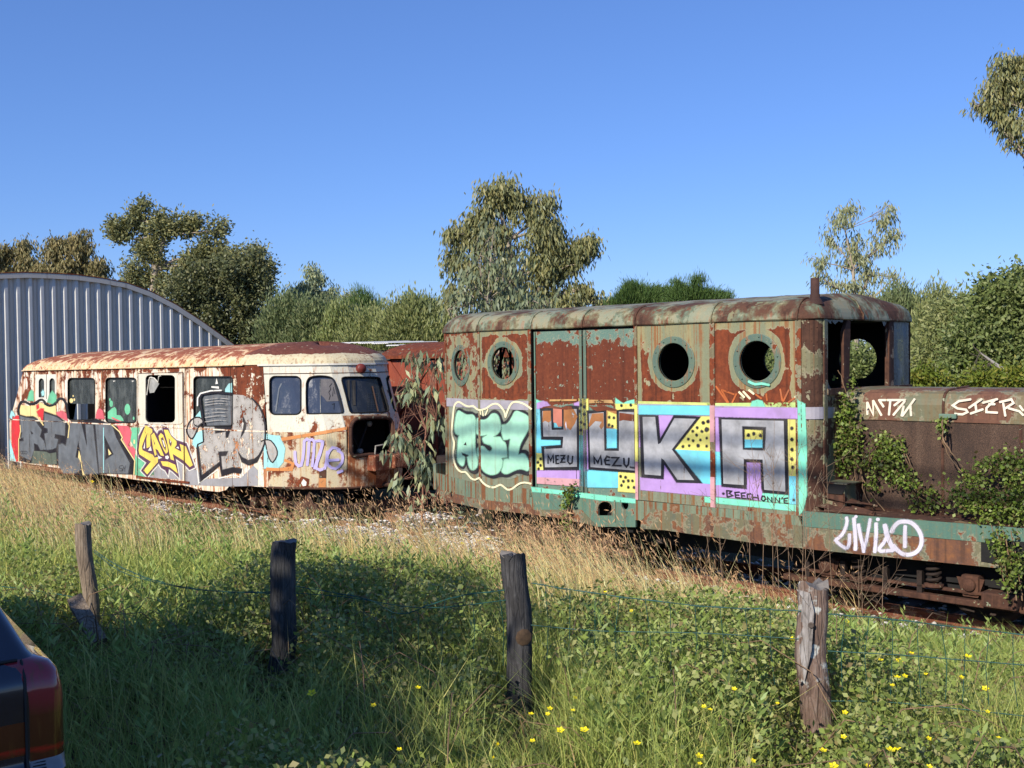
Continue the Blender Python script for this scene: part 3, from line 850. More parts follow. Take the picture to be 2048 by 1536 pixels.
mb.add(rings[-1], [tuple(range(len(dense)))], ROOFM)
for px in (957, 1064, 1167, 1272, 1425, 1597):
    t0 = LC.pt(sx(px, 700))[0]
    line = []
    for d, h in prof[:10]:
        line.append((t0, -d - .004, ZE + h + .004))
    mb.tube(line, .012, ROOFM, 6)
mb.tube([(RC + .03, LW * .42, ZE + .0), (RC + .035, LW * .42, ZE + .05), (RC - .05, LW * .42, ZE + .2), (RC - .2, LW * .42, ZE + .29)], .011, ROOFM, 6)
ptag('rounded roof in flaking pale green and rust', 'roof', mb)
mb = MB()
b0 = np.array((.06, .16, ZE + .14))
mb.lathe(b0, (0, 0, 1), [(0, .085), (.03, .075), (.06, .055), (.07, .05), (.10, .05), (.105, .045), (.27, .044), (.27, .036), (.2, .036)], flat('exhaust_rust', C(78, 52, 44), .85, .4, 10), 18)
loco.part('exhaust_pipe', mb)

# ---- lower frame skirt
def fp(pts, mat, off=.0, th=.03, holes=(), cur=None): sheet(mb, cur or LC, pts, mat, holes, off=off, thick=th)
mb = MB()
fp([(874, 946), (957, 967), (1062, 978), (1070, 1010), (1070, 1029), (1055, 1027), (1006.7, 1022), (958, 1016), (906, 1004), (884, 1008), (878, 985)], SKIRT, .012, .03)
loco.part('frame_skirt', mb, 'curved left end of the skirt with brown streaks'); mb = MB()
fp([(882, 979), (919, 989), (958, 998), (982, 1001), (1000, 1003), (1062, 1008), (1070, 1029), (1006.7, 1022), (958, 1016), (906, 1004), (884, 1008)], BEAMLOW, .02, .02)
loco.part('frame_rail', mb); mb = MB()
LFR = Curtain([(eP[0] - 1.0, eP[1] + .31), tuple(eP), (tL, 0), (0, 0)])
fp([(1268, 1000), (1597, 1031), (1606, 1052), (1307, 1019), (1285, 1040), (1270, 1040)], SKIRT, .014, .03)
loco.part('frame_skirt', mb); mb = MB()
fp([(1307, 1018), (1606, 1051.5), (1606, 1096), (1549, 1091), (1331, 1060), (1283, 1057), (1284, 1043)], BEAMLOW, .02, .04)
loco.part('frame_rail', mb)
mb = MB()
arch = [(1197, 1031), (1226, 1031)] + [(1211.5 + 14.5 * math.cos(a), 1014 - 12 * math.sin(a)) for a in np.linspace(0, math.pi, 9)]
hole = [(1251 + 7 * math.cos(a), 1010 + 9 * math.sin(a)) for a in np.linspace(0, 2 * math.pi, 17)[:-1]]
fp([(1063, 975), (1272, 998), (1272, 1054), (1195, 1053), (1167, 1046), (1113, 1034), (1066, 1029)], TEAL, .010, .03, (arch, hole))
fp([(1066, 1019), (1165, 1019), (1180, 1036), (1195, 1051), (1113, 1035), (1066, 1029)], BEAMLOW, .018, .02)
paint(mb, LC, [(1064, 974), (1272, 998), (1272, 1006), (1200, 1000), (1120, 988), (1066, 983)], G_MINT2, 9)
strip(mb, sx(1228), sx(1231), -.02, ZS - .03, TEAL, .02)
stroke(mb, LC, arch[1:] , 2.0, BEAMLOW, 10)
loco.part('fuel_plate', mb, 'teal plate with an arched recess and a round hole')

# ---- long front beam, deck and bonnet
th_ = R_(6.4); BL = 3.0
LBM = Curtain([(0.0, -.012), (BL * math.cos(th_), -.012 + BL * math.sin(th_))])
mb = MB()
sheet_sz(mb, LBM, rect(0, BL, .164, .322), BEAMTOP, (), .004, .02)
sheet_sz(mb, LBM, rect(0, BL, -.056, .160), BEAMLOW, (), .0, .02)
sheet_sz(mb, LBM, rect(0, BL, -.060, -.045), BEAMLOW, (), .012, .07)
LVH = gpaint('white_overspray', C(226, 220, 236), .34, .05, .1, 22, 1.45)
def lv(pts, w, **k):
    stroke(mb, LBM, T('LV', pts), w / 8.533 + 3.4, LVH, .8 + LVL[0] * .05, **k); stroke(mb, LBM, T('LV', pts), w / 8.533, G_WHITE, LVL[0], **k); LVL[0] += .5
LVL = [2]
lv([(455, 215), (468, 275), (440, 390), (385, 500), (310, 570), (275, 600), (330, 660), (440, 735), (490, 700), (507, 600), (508, 500)], 52, smooth=2)
lv([(582, 230), (590, 320), (605, 500), (612, 700), (605, 760)], 60); lv([(660, 335), (690, 500), (735, 680), (752, 800)], 58); lv([(752, 780), (790, 640), (830, 430), (862, 240)], 48)
lv([(962, 315), (965, 500), (940, 800)], 58); lv([(1112, 345), (1150, 520), (1200, 640), (1265, 765)], 78); lv([(1150, 535), (1090, 650), (1020, 735), (1040, 785), (1150, 780), (1245, 775)], 58, smooth=2)
lv([(1228, 460), (1270, 370), (1350, 295), (1450, 280), (1560, 300), (1660, 385), (1725, 500), (1742, 620), (1705, 740), (1620, 820), (1500, 848), (1400, 825), (1320, 760), (1262, 690)], 66, smooth=2); lv([(1460, 360), (1455, 500), (1455, 715)], 60)
for u, v, r in ((618, 198, 30), (992, 245, 34)):
    x, y = T('LV', [(u, v)])[0]; disc(mb, LBM, x, y, r / 8.5, r / 9, G_WHITE, 3, 12, .05)
ptag('long frame beam, teal above and rust below, sprayed LIVIA D', 'frame_beam', mb)
mb = MB()
HY = .52
pe = [LBM.pt(s, 0) for s in (0, BL)]
deckm = rusty('deck_rust', (C(150, 120, 88), C(130, 110, 84), C(110, 92, 60)), RUST_DARK, cover=.7, flake=4, streak=.1, seed=20)
mb.add([(0, pe[0][1], .323), (pe[1][0], pe[1][1], .323), (pe[1][0], LW - .2, .323), (0, LW, .323)], [(0, 1, 2, 3)], deckm)
mb.add([(0, pe[0][1] + .02, .30), (pe[1][0], pe[1][1] + .02, .30), (pe[1][0], LW - .2, .30), (0, LW, .30)], [(3, 2, 1, 0)], deckm)
for k in range(7):   # debris and curled plate at the step
    a = random.uniform(0.0, .35); y_ = .05 + .05 * k
    mb.tube([(a, y_, .335 + .012 * k), (a + .25, y_ + random.uniform(-.06, .06), .345 + .012 * k), (a + .5, y_ + random.uniform(-.1, .1), .335 + .01 * k)], random.uniform(.008, .02), deckm, 5)
mb.add([(.02, .03, .39), (.34, .05, .345), (.62, .2, .335), (.3, .3, .40), (.05, .28, .45)], [(0, 1, 2, 3, 4)], deckm)
mb.add([(.05, .10, .48), (.40, .14, .42), (.55, .30, .40), (.1, .34, .52)], [(0, 1, 2, 3)], deckm)
loco.part('deck', mb, 'rusty deck along the bonnet littered with curled plate')
mb = MB()
HT = Curtain([(RC + .02, HY), (2.75, HY)])
hoodm = rusty('bonnet_paint', (C(128, 112, 80), C(116, 118, 92), C(104, 86, 56)), [(.25, C(96, 66, 54)), (.5, C(122, 84, 66)), (.75, C(140, 106, 78))], cover=.5, flake=2.5, streak=.5, seed=21)
zt, zm = 1.234, 1.46
pr = [(0, zt - .0), (-.015, zt + .005), (-.015, zt + .035), (0, zt + .04), (.0, zm - .06), (.015, zm), (.05, zm + .05), (.11, zm + .075), (.3, zm + .09), (.62, zm + .10)]
xs_ = list(np.linspace(RC + .02, 2.75, 14))
rows = []
for dy, z in pr + [(1.24 - dy, z) for dy, z in pr[::-1]]:
    rows.append([(x, HY + dy, z) for x in xs_])
for a, b in zip(rows[:-1], rows[1:]):
    mb.quadstrip(a, b, hoodm, False)
sj = HT.at(1887, 842)[0] + RC + .02
mb.tube([(sj, HY + dy - .004, z + .004) for dy, z in pr[3:]], .014, RUSTBROWN, 6)
mb.bbox((sj - .03, HY - .045, zt + .04), (sj + .14, HY - .005, zt + .085), TEAL, .008)
def ht(pts, w): stroke(mb, HT, T('MT', pts), w / 5.885, HTW, HTL[0]); HTL[0] += .4
HTL = [1]; HTW = gpaint('cream_tag', C(255, 240, 215), .36, .25, .05, 18)
for a in ([(205, 205), (207, 345)], [(208, 205), (275, 350), (275, 185)], [(278, 185), (372, 355)], [(345, 175), (398, 255)], [(345, 178), (655, 176)], [(478, 190), (462, 350)], [(525, 240), (600, 182)], [(515, 352), (648, 192)], [(612, 362), (636, 250)], [(622, 362), (765, 165)], [(715, 235), (724, 358)],
          [(1425, 168), (1285, 190), (1215, 240), (1270, 275), (1370, 290), (1388, 318), (1330, 345), (1240, 340)], [(1405, 268), (1555, 165)], [(1480, 215), (1492, 300)], [(1425, 335), (1570, 285)], [(1570, 208), (1740, 165)], [(1705, 180), (1612, 270), (1612, 318), (1740, 325)], [(1640, 225), (1710, 225)], [(1770, 200), (1905, 168), (1930, 212), (1825, 280)], [(1810, 215), (1835, 362)], [(1872, 272), (2000, 308), (2046, 355)], [(2005, 245), (2046, 300)]):
    ht(a, 27)
ptag('rounded bonnet cover tagged MTM and STER in cream', 'bonnet_cover', mb)
m_, nt = M('perforated_rust_mesh')
co = nt.coord(); xyz = nt.sep(co)
vv = nt.voro(nt.scale(co, (150, 150, 190)), 1.0)
big = nt.noise(nt.scale(co, (3, 3, 1.2)), 1.4, 6, .65)
st_ = nt.noise(nt.scale(co, (9, 9, .7)), 1.0, 4, .6)
c_ = nt.ramp(big * .6 + st_ * .4, [(.3, C(78, 62, 54)), (.5, C(112, 86, 70)), (.7, C(140, 112, 92))])
c_ = nt.mix(nt.step(vv, .34, .5) * .65, c_, (.012, .01, .009))
nt.out(nt.pbr(c_, .85, nt.bump(vv, .5, .003), 0, .3))
mb = MB()
sheet_sz(mb, HT, rect(0, 2.6, .322, zt), m_, (), .0, .02)
for s in (HT.at(1886, 950)[0], HT.at(2042, 950)[0]):
    mb.box((RC + .02 + s - .012, HY - .012, .33), (RC + .02 + s + .012, HY, zt), RUSTBROWN)
sheet_sz(mb, HT, rect(0, 2.6, .322, .35), RUSTBROWN, (), .012, .01)
mb.box((RC + .03, HY + .03, .3), (2.7, LW - HY - .03, 1.2), DARK)
ptag('side grille of perforated rusty mesh', 'bonnet_grille', mb)
mb = MB()   # step bracket at the cab corner
a, b = LC.at(1640, 966), LC.at(1690, 958)
mb.bbox((RC + .0, RC - .02, .60), (RC + .26, RC + .46, .615), FRW, .004)
mb.box((RC + .0, RC, .36), (RC + .22, RC + .015, .60), FRW); mb.box((RC + .20, RC, .33), (RC + .215, RC + .44, .61), FRW)
mb.add([(RC + .01, RC - .012, .60), (RC + .25, RC - .012, .60), (RC + .20, RC - .012, .50), (RC + .05, RC - .012, .50)], [(0, 1, 2, 3)], DARK)
loco.part('step_bracket', mb)

# ---- running gear
def wheel(thing, t, y, z, r, name='wheel'):
    mb = MB()
    mb.lathe((t, y, z), (0, -1, 0), [(-.06, r + .03), (-.04, r + .03), (-.035, r), (.055, r - .01), (.06, r - .05), (.03, r - .07), (.03, .12), (.07, .1), (.07, .0001)], BLACKMETAL, 32)
    return thing.part(name, mb)
def axlebox(thing, t, y, z):
    mb = MB()
    mb.bbox((t - .085, y - .05, z - .10), (t + .085, y + .12, z + .09), RUSTBROWN, .03)
    mb.add([(t - .13, y - .02, z + .06), (t + .13, y - .02, z + .06), (t + .07, y - .02, z - .12), (t - .07, y - .02, z - .12)], [(0, 3, 2, 1)], RUSTBROWN)
    mb.lathe((t, y - .05, z), (0, -1, 0), [(0, .062), (.02, .062), (.028, .055), (.03, .0001)], RUSTBROWN, 18)
    return thing.part('axle_box', mb)
def coil(thing, t, y, z0, z1, r=.06, n=5):
    mb = MB(); pts = []
    for k in range(n * 12 + 1):
        a = 2 * math.pi * k / 12
        pts.append((t + r * math.cos(a), y + r * math.sin(a), z0 + (z1 - z0) * k / (n * 12)))
    mb.tube(pts, .016, BLACKMETAL, 6)
    mb.lathe((t, y, z0 - .03), (0, 0, 1), [(0, .09), (.025, .09), (.03, .05), (.03, .0001)], RUSTBROWN, 16)
    return thing.part('coil_spring', mb)
for t in (1.56, .1, -3.0, -4.35):
    wheel(loco, t, .74, -.30, .40); wheel(loco, t, LW - .74, -.30, .40)
for t in (1.56, .1, -3.0, -4.2):
    axlebox(loco, t, .34, -.27)
coil(loco, 1.22, .30, -.30, -.04); coil(loco, .45, .30, -.34, -.04); coil(loco, 1.92, .30, -.34, -.04)
mb = MB()
for t0, t1 in ((-.4, 2.15), (-5.0, -2.4)):
    mb.bbox((t0, .28, -.47), (t1, .36, -.41), RUSTBROWN, .01)
    mb.bbox((t0 + .2, .30, -.36), (t1 - .3, .35, -.33), RUSTBROWN, .008)
    for q in (.25, .65, 1.1, 1.45):
        mb.box((t0 + q, .30, -.45), (t0 + q + .05, .36, -.2), BLACKMETAL)
    mb.box((t0, .5, -.40), (t1, LW - .5, -.18), DARK)
mb.bbox((1.70, .20, -.44), (2.02, .40, -.30), RUSTBROWN, .02)
loco.part('bogie_frame', mb)
mb = MB()
for k in range(6):
    L = .42 - .05 * k
    pts = [(-3.9 - L, .28, -.30 - .02 * k + .06), (-3.9 - L / 2, .28, -.30 - .02 * k + .015), (-3.9, .28, -.30 - .02 * k), (-3.9 + L / 2, .28, -.30 - .02 * k + .015), (-3.9 + L, .28, -.30 - .02 * k + .06)]
    mb.tube(pts, .011, RUSTBROWN, 4)
mb.box((-3.95, .24, -.46), (-3.85, .33, -.28), RUSTBROWN)
loco.part('leaf_spring', mb)
mb = MB()
mb.box((tL + .1, .45, -.30), (2.9, LW - .45, .14), DARK)
mb.box((tL + .1, .18, -.02), (2.8, .26, .20), DARK)
loco.part('underframe', mb)
# left end: buffer beam and coupler
mb = MB()
e = LC.at(875, 985); q = LC.pt(e[0], .014)
mb.bbox((q[0] - .06, q[1] - .01, .06), (q[0], LW - q[1], .43), SKIRT, .01)
mb.bbox((q[0] - .02, q[1] + .0, -.06), (q[0] + .02, q[1] + .6, .08), BLACKMETAL, .01)
sp = [(q[0] - .05, 1.14 + .45 * math.cos(a), .62 + .22 * math.sin(a)) for a in np.linspace(-.5, math.pi + .5, 14)]
mb.tube(sp, .022, BLACKMETAL, 6)
mb.bbox((q[0] - .42, .75, .15), (q[0] - .05, 1.5, .50), BLACKMETAL, .03)
loco.part('buffer_beam', mb)
# ================================================================== RAILCAR
RYC, RY0, RY1 = 1.55, .12, 2.98
nose = [(-10.6, .12), (-10.2, .16), (-9.84, .28), (-9.4, .50), (-9.05, .75), (-8.85, .98), (-8.74, 1.26), (-8.72, 1.55)]
nosef = nose + [(t, 2 * RYC - y) for t, y in nose[:-1][::-1]]
rear = [(-20.62, 1.55), (-20.60, .60), (-20.52, .22), (-20.40, .12)]
def sm01(x): x = min(1, max(0, x)); return x * x * (3 - 2 * x)
def rake(t, z):
    f = sm01((t + 10.4) / 1.3) * -.36 * max(0, z - .72)
    r = sm01((-19.3 - t) / 1.1) * .80 * max(0, z - .70)
    return f + r
class Raked(Curtain):
    def at(self, px, py):
        global CT
        c0 = CT; dt = 0.0
        for _ in range(8):
            CT = (c0[0] - dt, c0[1])
            s, z = Curtain.at(self, px, py)
            dt = rake(self.pt(s)[0], z)
        CT = c0
        return s, z
    def to3(self, s, z, off=0.0):
        q = self.pt(s, off)
        return (q[0] + rake(q[0], z), q[1], z)
RK = Raked(rear + nosef, False)
sR0 = RK.s[3]; sN = RK.s[4]; sEnd = RK.s[-1]
def rz(t, a, b): return a + (b - a) * (t + 19.7) / 9.7
def zeave(t): return rz(t, 1.77, 1.853) if t < -10 else 1.853
def zbelt(t): return rz(t, .655, .748) if t < -10 else .748
RBASE = np.array([-14.5, RYC, -.83])
rcar = Thing('railcar', 'abandoned cream railcar with rust streaked roof, rounded nose and graffiti along its side', 'railcar', tuple(RBASE), frame='track')
CREAM = (C(246, 228, 196), C(250, 242, 226), C(222, 180, 124))
WHITE = (C(236, 230, 208), C(226, 222, 204), C(220, 196, 150))
def rlx(t): return t - RBASE[0]
def sidefield(nt, xyz):
    x, y, z = xyz
    top = nt.step(z, zeave(-14) + .83 - .16, zeave(-14) + .83 - .02) * .10
    brown = nt.step(x, rlx(-11.35), rlx(-11.05)) * nt.step(x, rlx(-10.0), rlx(-9.85), 1.0, 0.0) * nt.step(z, .83 + .7, .83 + .9) * .15
    brown2 = nt.step(x, rlx(-9.7), rlx(-9.3), 0.0, 1.0)
    low = nt.step(z, .83 + .60, .83 + .74, 1.0, 0.0) * -.05
    return top + brown - brown2 * .05 + low
RS = rusty('cream_side_paint', CREAM, cover=.40, flake=4.2, streak=.95, streakcol=C(190, 112, 56), field=sidefield, seed=31, streakscale=8, sth=.49)
RN = rusty('nose_white_paint', WHITE, cover=.29, flake=3.6, streak=.45, streakcol=C(200, 130, 70), seed=32)
RN2 = rusty('nose_lower_paint', (C(232, 214, 172), C(226, 210, 180), C(196, 150, 96)), cover=.40, flake=4, soft=.06, streak=.8, streakcol=C(196, 134, 80), seed=33, sth=.5)
HATCHM = rusty('nose_hatch_rust', (C(236, 214, 180), C(190, 130, 80), C(160, 92, 48)), [(.2, C(96, 58, 40)), (.5, C(150, 86, 50)), (.8, C(192, 116, 68))], cover=.5, flake=7, soft=.08, streak=.8, streakcol=C(200, 120, 66), seed=34)
def rooffield(nt, xyz):
    x, y, z = xyz
    return nt.step(z, .83 + 1.84, .83 + 2.06, -.09, .05)
RROOF = rusty('railcar_roof_rust', (C(248, 206, 150), C(252, 226, 184), C(222, 150, 90)), [(.2, C(124, 66, 46)), (.5, C(166, 94, 64)), (.8, C(206, 140, 104))], cover=.50, flake=4.5, soft=.05, streak=.95, streakcol=C(176, 100, 56), field=rooffield, seed=35, streakscale=8)
def nrooff(nt, xyz):
    x, y, z = xyz
    return nt.step(z, .83 + 2.00, .83 + 2.06, -.2, .26)
NROOF = rusty('nose_roof_paint', (C(232, 220, 180), C(226, 210, 170), C(210, 170, 110)), [(.2, C(92, 50, 40)), (.5, C(120, 66, 50)), (.8, C(150, 98, 80))], cover=.5, flake=3, streak=.5, field=nrooff, seed=36)
TRIM = flat('white_gutter', C(236, 230, 214), .6, .1)
P_GREY = gpaint('grey_spray', C(112, 116, 120), .28, .10, .18, 41)
P_GREYL = gpaint('light_grey_spray', C(184, 178, 170), .455, .45, .2, 42)
P_BLK = gpaint('black_spray_on_railcar', C(42, 38, 42), .27, .03, .2, 43)
P_RED = gpaint('red_spray', C(226, 62, 66), .30, .08, .12, 44)
P_ROSE = gpaint('rose_spray', C(228, 106, 116), .30, .08, .10, 45)
P_GRN = gpaint('green_spray', C(122, 206, 160), .30, .05, .12, 46)
P_CRM = gpaint('pale_yellow_spray', C(252, 228, 158), .30, .15, .06, 47)
P_YEL = gpaint('bright_yellow_spray', C(250, 222, 104), .30, .15, .08, 48)
P_VIO = gpaint('violet_outline_spray', C(96, 62, 88), .27, .05, .1, 49)
P_WHT = gpaint('white_outline_spray', C(252, 248, 236), .32, .05, .04, 50)
P_CYN = gpaint('pale_cyan_spray', C(176, 236, 236), .36, .12, .06, 51)
P_LIL = gpaint('lilac_spray', C(208, 194, 246), .40, .06, .05, 52)
P_ORG = gpaint('orange_stripe_paint', C(228, 150, 86), .34, .2, .1, 53)
P_DGRN = gpaint('dark_repaint', C(104, 112, 98), .30, .2, .2, 54)
P_SKY = gpaint('washed_grey_panel', C(170, 168, 170), .36, .5, .1, 55)

for _n, _c in (('black_spray_on_railcar', C(50, 46, 50)), ('violet_outline_spray', C(96, 62, 88)), ('pale_cyan_spray', C(176, 236, 236)), ('red_spray', C(226, 62, 66)), ('rose_spray', C(228, 106, 116)), ('green_spray', C(122, 206, 160)), ('grey_spray', C(116, 118, 120))):
    HALO[_n] = gpaint(_n + '_overspray', _c, .33, .05, .1, 61, 1.25)
def rr_px(c, u0, v0, u1, v1, r, n=5):
    pts = []
    for cx, cy, a0 in ((u1 - r, v0 + r, -90), (u1 - r, v1 - r, 0), (u0 + r, v1 - r, 90), (u0 + r, v0 + r, 180)):
        for k in range(n):
            a = R_(a0 + 90 * k / (n - 1)); pts.append((cx + r * math.cos(a), cy + r * math.sin(a)))
    return T(c, pts)
def arch_px(c, u0, v0, u1, v1, n=9):
    rx, cx = (u1 - u0) / 2, (u0 + u1) / 2
    return T(c, [(u0, v1), (u1, v1)][::-1] + [(cx - rx * math.cos(math.pi * k / (n - 1)), v0 + rx * 1.4 - rx * 1.4 * math.sin(math.pi * k / (n - 1))) for k in range(n)])
W1 = rr_px('R2', 38, 215, 355, 708, 40); W2_ = rr_px('R2', 485, 212, 845, 738, 40); W3 = rr_px('G1', 1168, 400, 1405, 780, 34)
W4 = rr_px('R4', 103, 190, 546, 752, 40); WA = rr_px('R5', 85, 620, 612, 1268, 90, 7)
WB = smooth_px(T('R5', [(705, 790), (720, 700), (775, 635), (900, 612), (1040, 618), (1140, 645), (1190, 720), (1250, 880), (1325, 1170), (1322, 1230), (1270, 1250), (1000, 1252), (750, 1258), (712, 1220), (703, 1000)]), 2)
WC = smooth_px(T('R7', [(76, 455), (92, 420), (150, 413), (330, 414), (470, 418), (505, 445), (545, 580), (595, 750), (590, 795), (520, 806), (350, 812), (210, 815), (165, 795), (125, 640)]), 2)
WD = T('R7', [(572, 430), (590, 403), (620, 402), (650, 460), (700, 560), (795, 785), (690, 802), (655, 770), (610, 620)])
DA1, DA2 = arch_px('R1', 455, 245, 528, 500), arch_px('R1', 598, 243, 672, 500)
HOLE = smooth_px(T('R8', [(175, 200), (215, 120), (280, 90), (420, 82), (560, 84), (612, 105), (640, 180), (640, 330), (620, 440), (570, 492), (380, 500), (200, 512), (178, 400)]), 2)

def top_line(s0, s1, n=12, dz=.02):
    return [(s, zeave(RK.pt(s)[0]) + dz) for s in np.linspace(s0, s1, n)]
# ---- side wall (rear end + flat side)
sSide1 = RK.at(531, 800)[0]
bot_px = [(40, 925), (150, 941), (275, 960), (375, 972), (400, 980), (438, 984), (452, 980), (462, 968), (531, 974)]
outline = [(RK.s[0], -.30), (sR0 - .2, -.31)] + [RK.at(*p) for p in bot_px] + [(sSide1, -.18)] + top_line(RK.s[0], sSide1)[::-1]
holes = [[RK.at(*p) for p in h] for h in (W1, W2_, W3, W4, DA1, DA2)]
mb = MB()
sheet_sz(mb, RK, outline, RS, holes, 0, .035, extra=list(np.linspace(RK.s[0], sSide1, 40)[1:-1]), rim=DARK)
def rp(c, pts, mat, lay, **k): paint(mb, RK, T(c, pts), mat, lay, **k)
def rs(c, pts, w, mat, lay, **k): stroke(mb, RK, T(c, pts), w / CROP[c][2], mat, lay, **k)
# left: red, mint and cream washes
rp('R1', [(100, 745), (190, 745), (212, 900), (190, 1060), (195, 1345), (150, 1355), (95, 1150), (92, 900)], P_RED, 1)
rp('R1', [(75, 680), (110, 690), (140, 750), (95, 800), (70, 760)], P_CYN, 1)
rp('R1', [(60, 1060), (92, 1150), (150, 1355), (45, 1340)], P_CYN, 1)
rp('R1', [(300, 540), (330, 430), (355, 400), (380, 420), (385, 545)], P_GRN, 1)
rp('R1', [(185, 725), (215, 600), (320, 612), (420, 605), (470, 560), (530, 600), (680, 610), (700, 745), (530, 690), (515, 870), (490, 850), (430, 760), (300, 770)], P_CRM, 0)
rp('R1', [(430, 690), (480, 648), (520, 650), (515, 800), (490, 830), (460, 770)], P_RED, 2); rp('R1', [(425, 610), (450, 590), (455, 640), (430, 655)], P_RED, 2)
rp('R1', [(690, 700), (770, 678), (830, 720), (838, 815), (700, 745)], P_ROSE, 2)
rs('R1', [(188, 725), (184, 640), (220, 562), (280, 560), (330, 588), (400, 578), (460, 540), (505, 532), (545, 585), (600, 610), (670, 585), (720, 522), (775, 520), (815, 575), (835, 660), (850, 770)], 32, P_BLK, 3, smooth=2)
# REND
BK = T('R1', [(195, 730), (290, 755), (380, 752), (430, 785), (510, 872), (528, 685), (700, 745), (822, 832), (852, 870), (848, 1040), (890, 838)]) + T('R2', [(75, 718), (200, 724), (360, 692), (570, 768), (622, 790), (655, 880), (680, 915), (665, 940), (825, 1190), (810, 1352), (500, 1338), (240, 1366), (130, 1342)]) + T('R1', [(700, 1398), (300, 1372), (200, 1340), (190, 1065), (215, 1050), (212, 960)])
paint(mb, RK, BK, P_BLK, 3)
rp('R1', [(205, 750), (290, 772), (400, 790), (440, 860), (495, 935), (470, 1020), (525, 1080), (555, 1195), (480, 1200), (445, 1130), (390, 1110), (395, 1200), (350, 1335), (305, 1322), (205, 1270), (198, 1088), (255, 1082), (250, 1040), (222, 1040), (235, 970), (218, 965)], P_GREY, 5)
rp('R1', [(345, 940), (385, 980), (360, 995)], P_BLK, 6)
rp('R1', [(390, 1212), (560, 1225), (600, 1248), (690, 1232), (700, 1390), (600, 1395), (358, 1375)], P_DGRN, 5)
rp('R1', [(532, 712), (690, 762), (808, 842), (806, 1010), (672, 985), (665, 1045), (715, 1060), (690, 1168), (640, 1190), (562, 1200), (534, 985), (580, 972), (576, 915), (532, 900)], P_GREY, 5)
rp('R2', [(70, 745), (195, 745), (268, 1035), (248, 762), (335, 765), (397, 1338), (232, 1346), (162, 950), (128, 1150), (186, 1168), (186, 1302), (130, 1336), (-12, 1335), (-62, 1258), (-75, 1180), (-72, 1000), (-30, 985), (15, 1010)], P_GREY, 5)
rp('R2', [(365, 758), (560, 772), (608, 915), (770, 1220), (748, 1342), (412, 1330)], P_GREY, 5)
rp('R2', [(468, 893), (574, 1110), (484, 1172), (490, 1080)], P_BLK, 6); rp('R2', [(516, 1046), (556, 1106), (524, 1126)], P_CRM, 7)
rp('R2', [(170, 1065), (190, 1130), (215, 1300), (240, 1360), (215, 1360), (190, 1200), (160, 1150)], P_CRM, 6)
rs('R2', [(462, 800), (462, 1330)], 9, P_CYN, 7)
rs('R2', [(560, 765), (650, 845), (685, 915), (672, 940), (832, 1190), (822, 1352)], 13, P_CRM, 8)
rs('R1', [(520, 870), (492, 832), (470, 765)], 14, P_CRM, 8); rs('R1', [(845, 830), (868, 880), (850, 1040)], 12, P_CRM, 8); rs('R1', [(210, 870), (215, 945), (200, 1035), (190, 1060), (192, 1350)], 10, P_CRM, 8)
for cx in (232, 258, 288):
    stroke(mb, RK, T('R1', [(cx + 15 * math.cos(a), 1235 + 22 * math.sin(a)) for a in np.linspace(0, 6.28, 9)[:-1]]), .8, P_BLK, 7, closed=True)
rs('R2', [(690, 1245), (655, 1250), (645, 1275), (685, 1285), (680, 1310), (650, 1310)], 5, P_BLK, 7); rs('R2', [(690, 1310), (700, 1255), (708, 1290), (722, 1245), (712, 1315)], 5, P_BLK, 7)
# pinks and greens right of D
rp('R2', [(370, 650), (385, 590), (415, 573), (450, 600), (466, 695), (365, 690)], P_ROSE, 1)
rp('R2', [(600, 748), (740, 768), (792, 850), (780, 930), (745, 1010), (830, 1050), (828, 1180), (690, 940), (650, 850)], P_ROSE, 1)
rp('R2', [(790, 800), (880, 800), (870, 1020), (838, 1060), (780, 950)], P_GRN, 1); rp('R2', [(825, 1100), (860, 1170), (930, 1200), (905, 1300), (960, 1360), (950, 1380), (835, 1355)], P_GRN, 1)
rp('R2', [(815, 935), (832, 950), (830, 990), (812, 985)], P_CRM, 2)
# SAOR
rp('R3', [(500, 1060), (590, 1040), (900, 900), (1010, 1000), (1010, 1340), (330, 1290)], P_SKY, 0)
rp('R3', [(140, 700), (230, 640), (420, 1010), (470, 1250), (230, 1300), (160, 1050)], P_GRN, 0)
SO = [(310, 255), (450, 340), (468, 392), (530, 470), (560, 400), (615, 385), (650, 430), (618, 300), (735, 335), (790, 480), (900, 582), (1090, 640), (1252, 1098), (1150, 1145), (1060, 1050), (880, 925), (905, 1060), (950, 1300), (830, 1180), (752, 1128), (738, 1250), (690, 1160), (610, 1110), (560, 1020), (450, 1140), (340, 1282), (225, 1165), (330, 1010), (180, 900), (148, 780), (180, 500)]
stroke(mb, RK, T('R3', SO), 5.2, P_WHT, 2, closed=True)
rp('R3', SO, P_VIO, 4)
for q in ([(312, 292), (438, 368), (440, 430), (402, 470), (402, 700), (330, 735), (325, 560), (345, 430), (290, 560), (240, 700), (250, 770), (450, 858), (482, 912), (548, 900), (545, 1000), (340, 1236), (270, 1158), (412, 990), (190, 850), (175, 770), (202, 560)],
          [(415, 482), (470, 432), (570, 650), (665, 882), (602, 872), (545, 770), (497, 740), (525, 850), (490, 885), (450, 720)], [(560, 500), (600, 440), (648, 478), (728, 700), (740, 800), (700, 842), (662, 780), (572, 580)],
          [(660, 378), (738, 382), (800, 500), (903, 600), (905, 668), (865, 728), (1000, 802), (965, 650), (1085, 700), (1218, 1058), (1160, 1095), (1060, 990), (1020, 958), (830, 842), (858, 970), (790, 945), (722, 600)], [(600, 982), (740, 990), (880, 1050), (930, 1220), (780, 1102), (715, 1085), (640, 1070)]):
    rp('R3', q, P_YEL, 6)
